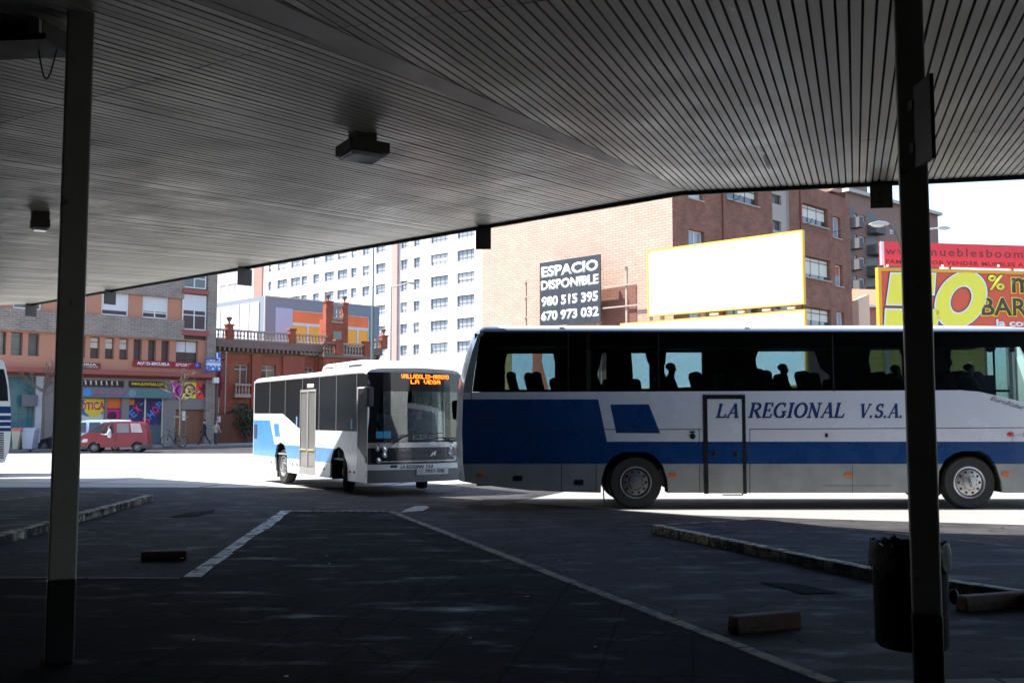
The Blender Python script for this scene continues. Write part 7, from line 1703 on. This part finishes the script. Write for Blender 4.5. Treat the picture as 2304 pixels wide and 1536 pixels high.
# shrub over the board fence
FS_ = Fr((PY(540,960,79.5).x, 80.6, -0.3), 0, 'fence_shrub', 'dark green shrub showing over the board fence behind the small bus', 'shrub')
leaf = M('shrub_leaf', (0.055,0.065,0.028), 0.8, var=0.4, scale=3); b = MB(); rnd = random.Random(5); zc_ = FS_.h((540,932))[1]
for i in range(1500):
    a = rnd.random()*6.28; u = rnd.uniform(-1,1); rr = rnd.random()**0.4; s = math.sqrt(1-u*u); p = Vector((1.9*rr*s*math.cos(a), 0.9*rr*s*math.sin(a), zc_-0.5+1.25*rr*u*(1+0.3*math.sin(3*a)))); d = Vector((rnd.gauss(0,1),rnd.gauss(0,1),rnd.gauss(0,1))).normalized(); e = d.orthogonal().normalized(); l = rnd.uniform(0.08,0.17)
    b.add([p-d*l, p+e*l*0.5, p+d*l, p-e*l*0.5], [(0,1,2,3)])
b.build('foliage', leaf, FS_.root); b = MB()
for x in (-0.5, 0.1, 0.6): b.tube([(x*0.4,0,0),(x*0.7,0,zc_*0.5),(x,0,zc_)],[0.06,0.05,0.02],6)
b.build('stems', bark, FS_.root)
# street lamps
def lamp_head(parent, x, z, sgn, s=1.0):
    b = MB(); b.prism([(x,z),(x+sgn*0.15*s,z+0.10*s),(x+sgn*0.5*s,z+0.14*s),(x+sgn*0.85*s,z+0.05*s),(x+sgn*0.9*s,z-0.0*s),(x,z-0.03*s)], -0.16*s, 0.16*s); hd = b.build('lamp_head', M('lamp_shell', (0.42,0.42,0.42), 0.4, var=0.05), parent, bevel=0.04*s)
    b = MB(); b.ball((x+sgn*0.5*s,0,z-0.02*s),0.36*s,0.14*s,0.12*s); b.build('lamp_glass', M('lamp_bowl', (0.62,0.6,0.55), 0.2, var=0.05), hd, smooth=True)
Fl = Fr((PY(873,980,72).x, 72, -0.35), 0, 'street_lamp', 'slim street lamp with one arm in front of the white flats', 'street lamp')
zt_ = Fl.h((873,645))[1]; stp_ = M('lamp_steel', (0.45,0.42,0.38), 0.5, var=0.05)
b = MB(); b.tube([(0,0,0),(0,0,4),(0,0,zt_)],[0.11,0.08,0.055],10); b.build('pole', stp_, Fl.root)
a = Fl.h((912,637)); b = MB(); b.tube([(0,0,zt_-0.03),(0.3,0,zt_+0.02),(a[0],0,a[1])],0.045,8); b.build('arm', stp_, Fl.root); lamp_head(Fl.root, a[0], a[1], 1, 0.7)
Fm = Fr((PY(832,980,60).x, 60, -0.35), 0, 'tall_mast', 'very tall thin green grey mast rising behind the small bus', 'mast')
z0_, z1m = Fm.h((832,690))[1], Fm.h((832,528))[1]; gm_ = M('mast_green', (0.07,0.13,0.13), 0.5, var=0.05)
b = MB(); b.tube([(0,0,0),(0,0,z0_)],[0.12,0.10],10); b.build('lower_tube', gm_, Fm.root); b = MB(); b.tube([(0,0,z0_+0.001),(0,0,z1m+1.5)],[0.06,0.035],8); b.build('upper_tube', gm_, Fm.root)
Fd2 = Fr((PY(2052,900,33).x, 33, -0.2), 0, 'street_lamp', 'two armed street lamp half hidden by the right column', 'street lamp')
pL = Fd2.h((1995,505)); pR = Fd2.h((2103,514)); zj = Fd2.h((2040,560))[1]
b = MB(); b.tube([(0,0,0),(0,0,zj+0.3)],[0.10,0.06],10); b.build('pole', fr_alu, Fd2.root)
b = MB(); b.tube([(0,0,zj-0.2),(-0.25,0,zj-0.05),(pL[0]*0.7,0,(zj+pL[1])/2+0.2),(pL[0],0,pL[1])],0.03,8); b.build('arm', fr_dark, Fd2.root); b = MB(); b.tube([(0,0,zj+0.2),(pR[0]*0.5,0,pR[1]-0.05),(pR[0],0,pR[1])],0.03,8); b.build('arm', fr_alu, Fd2.root)
lamp_head(Fd2.root, pL[0], pL[1], -1, 0.72); lamp_head(Fd2.root, pR[0], pR[1], 1, 0.5)
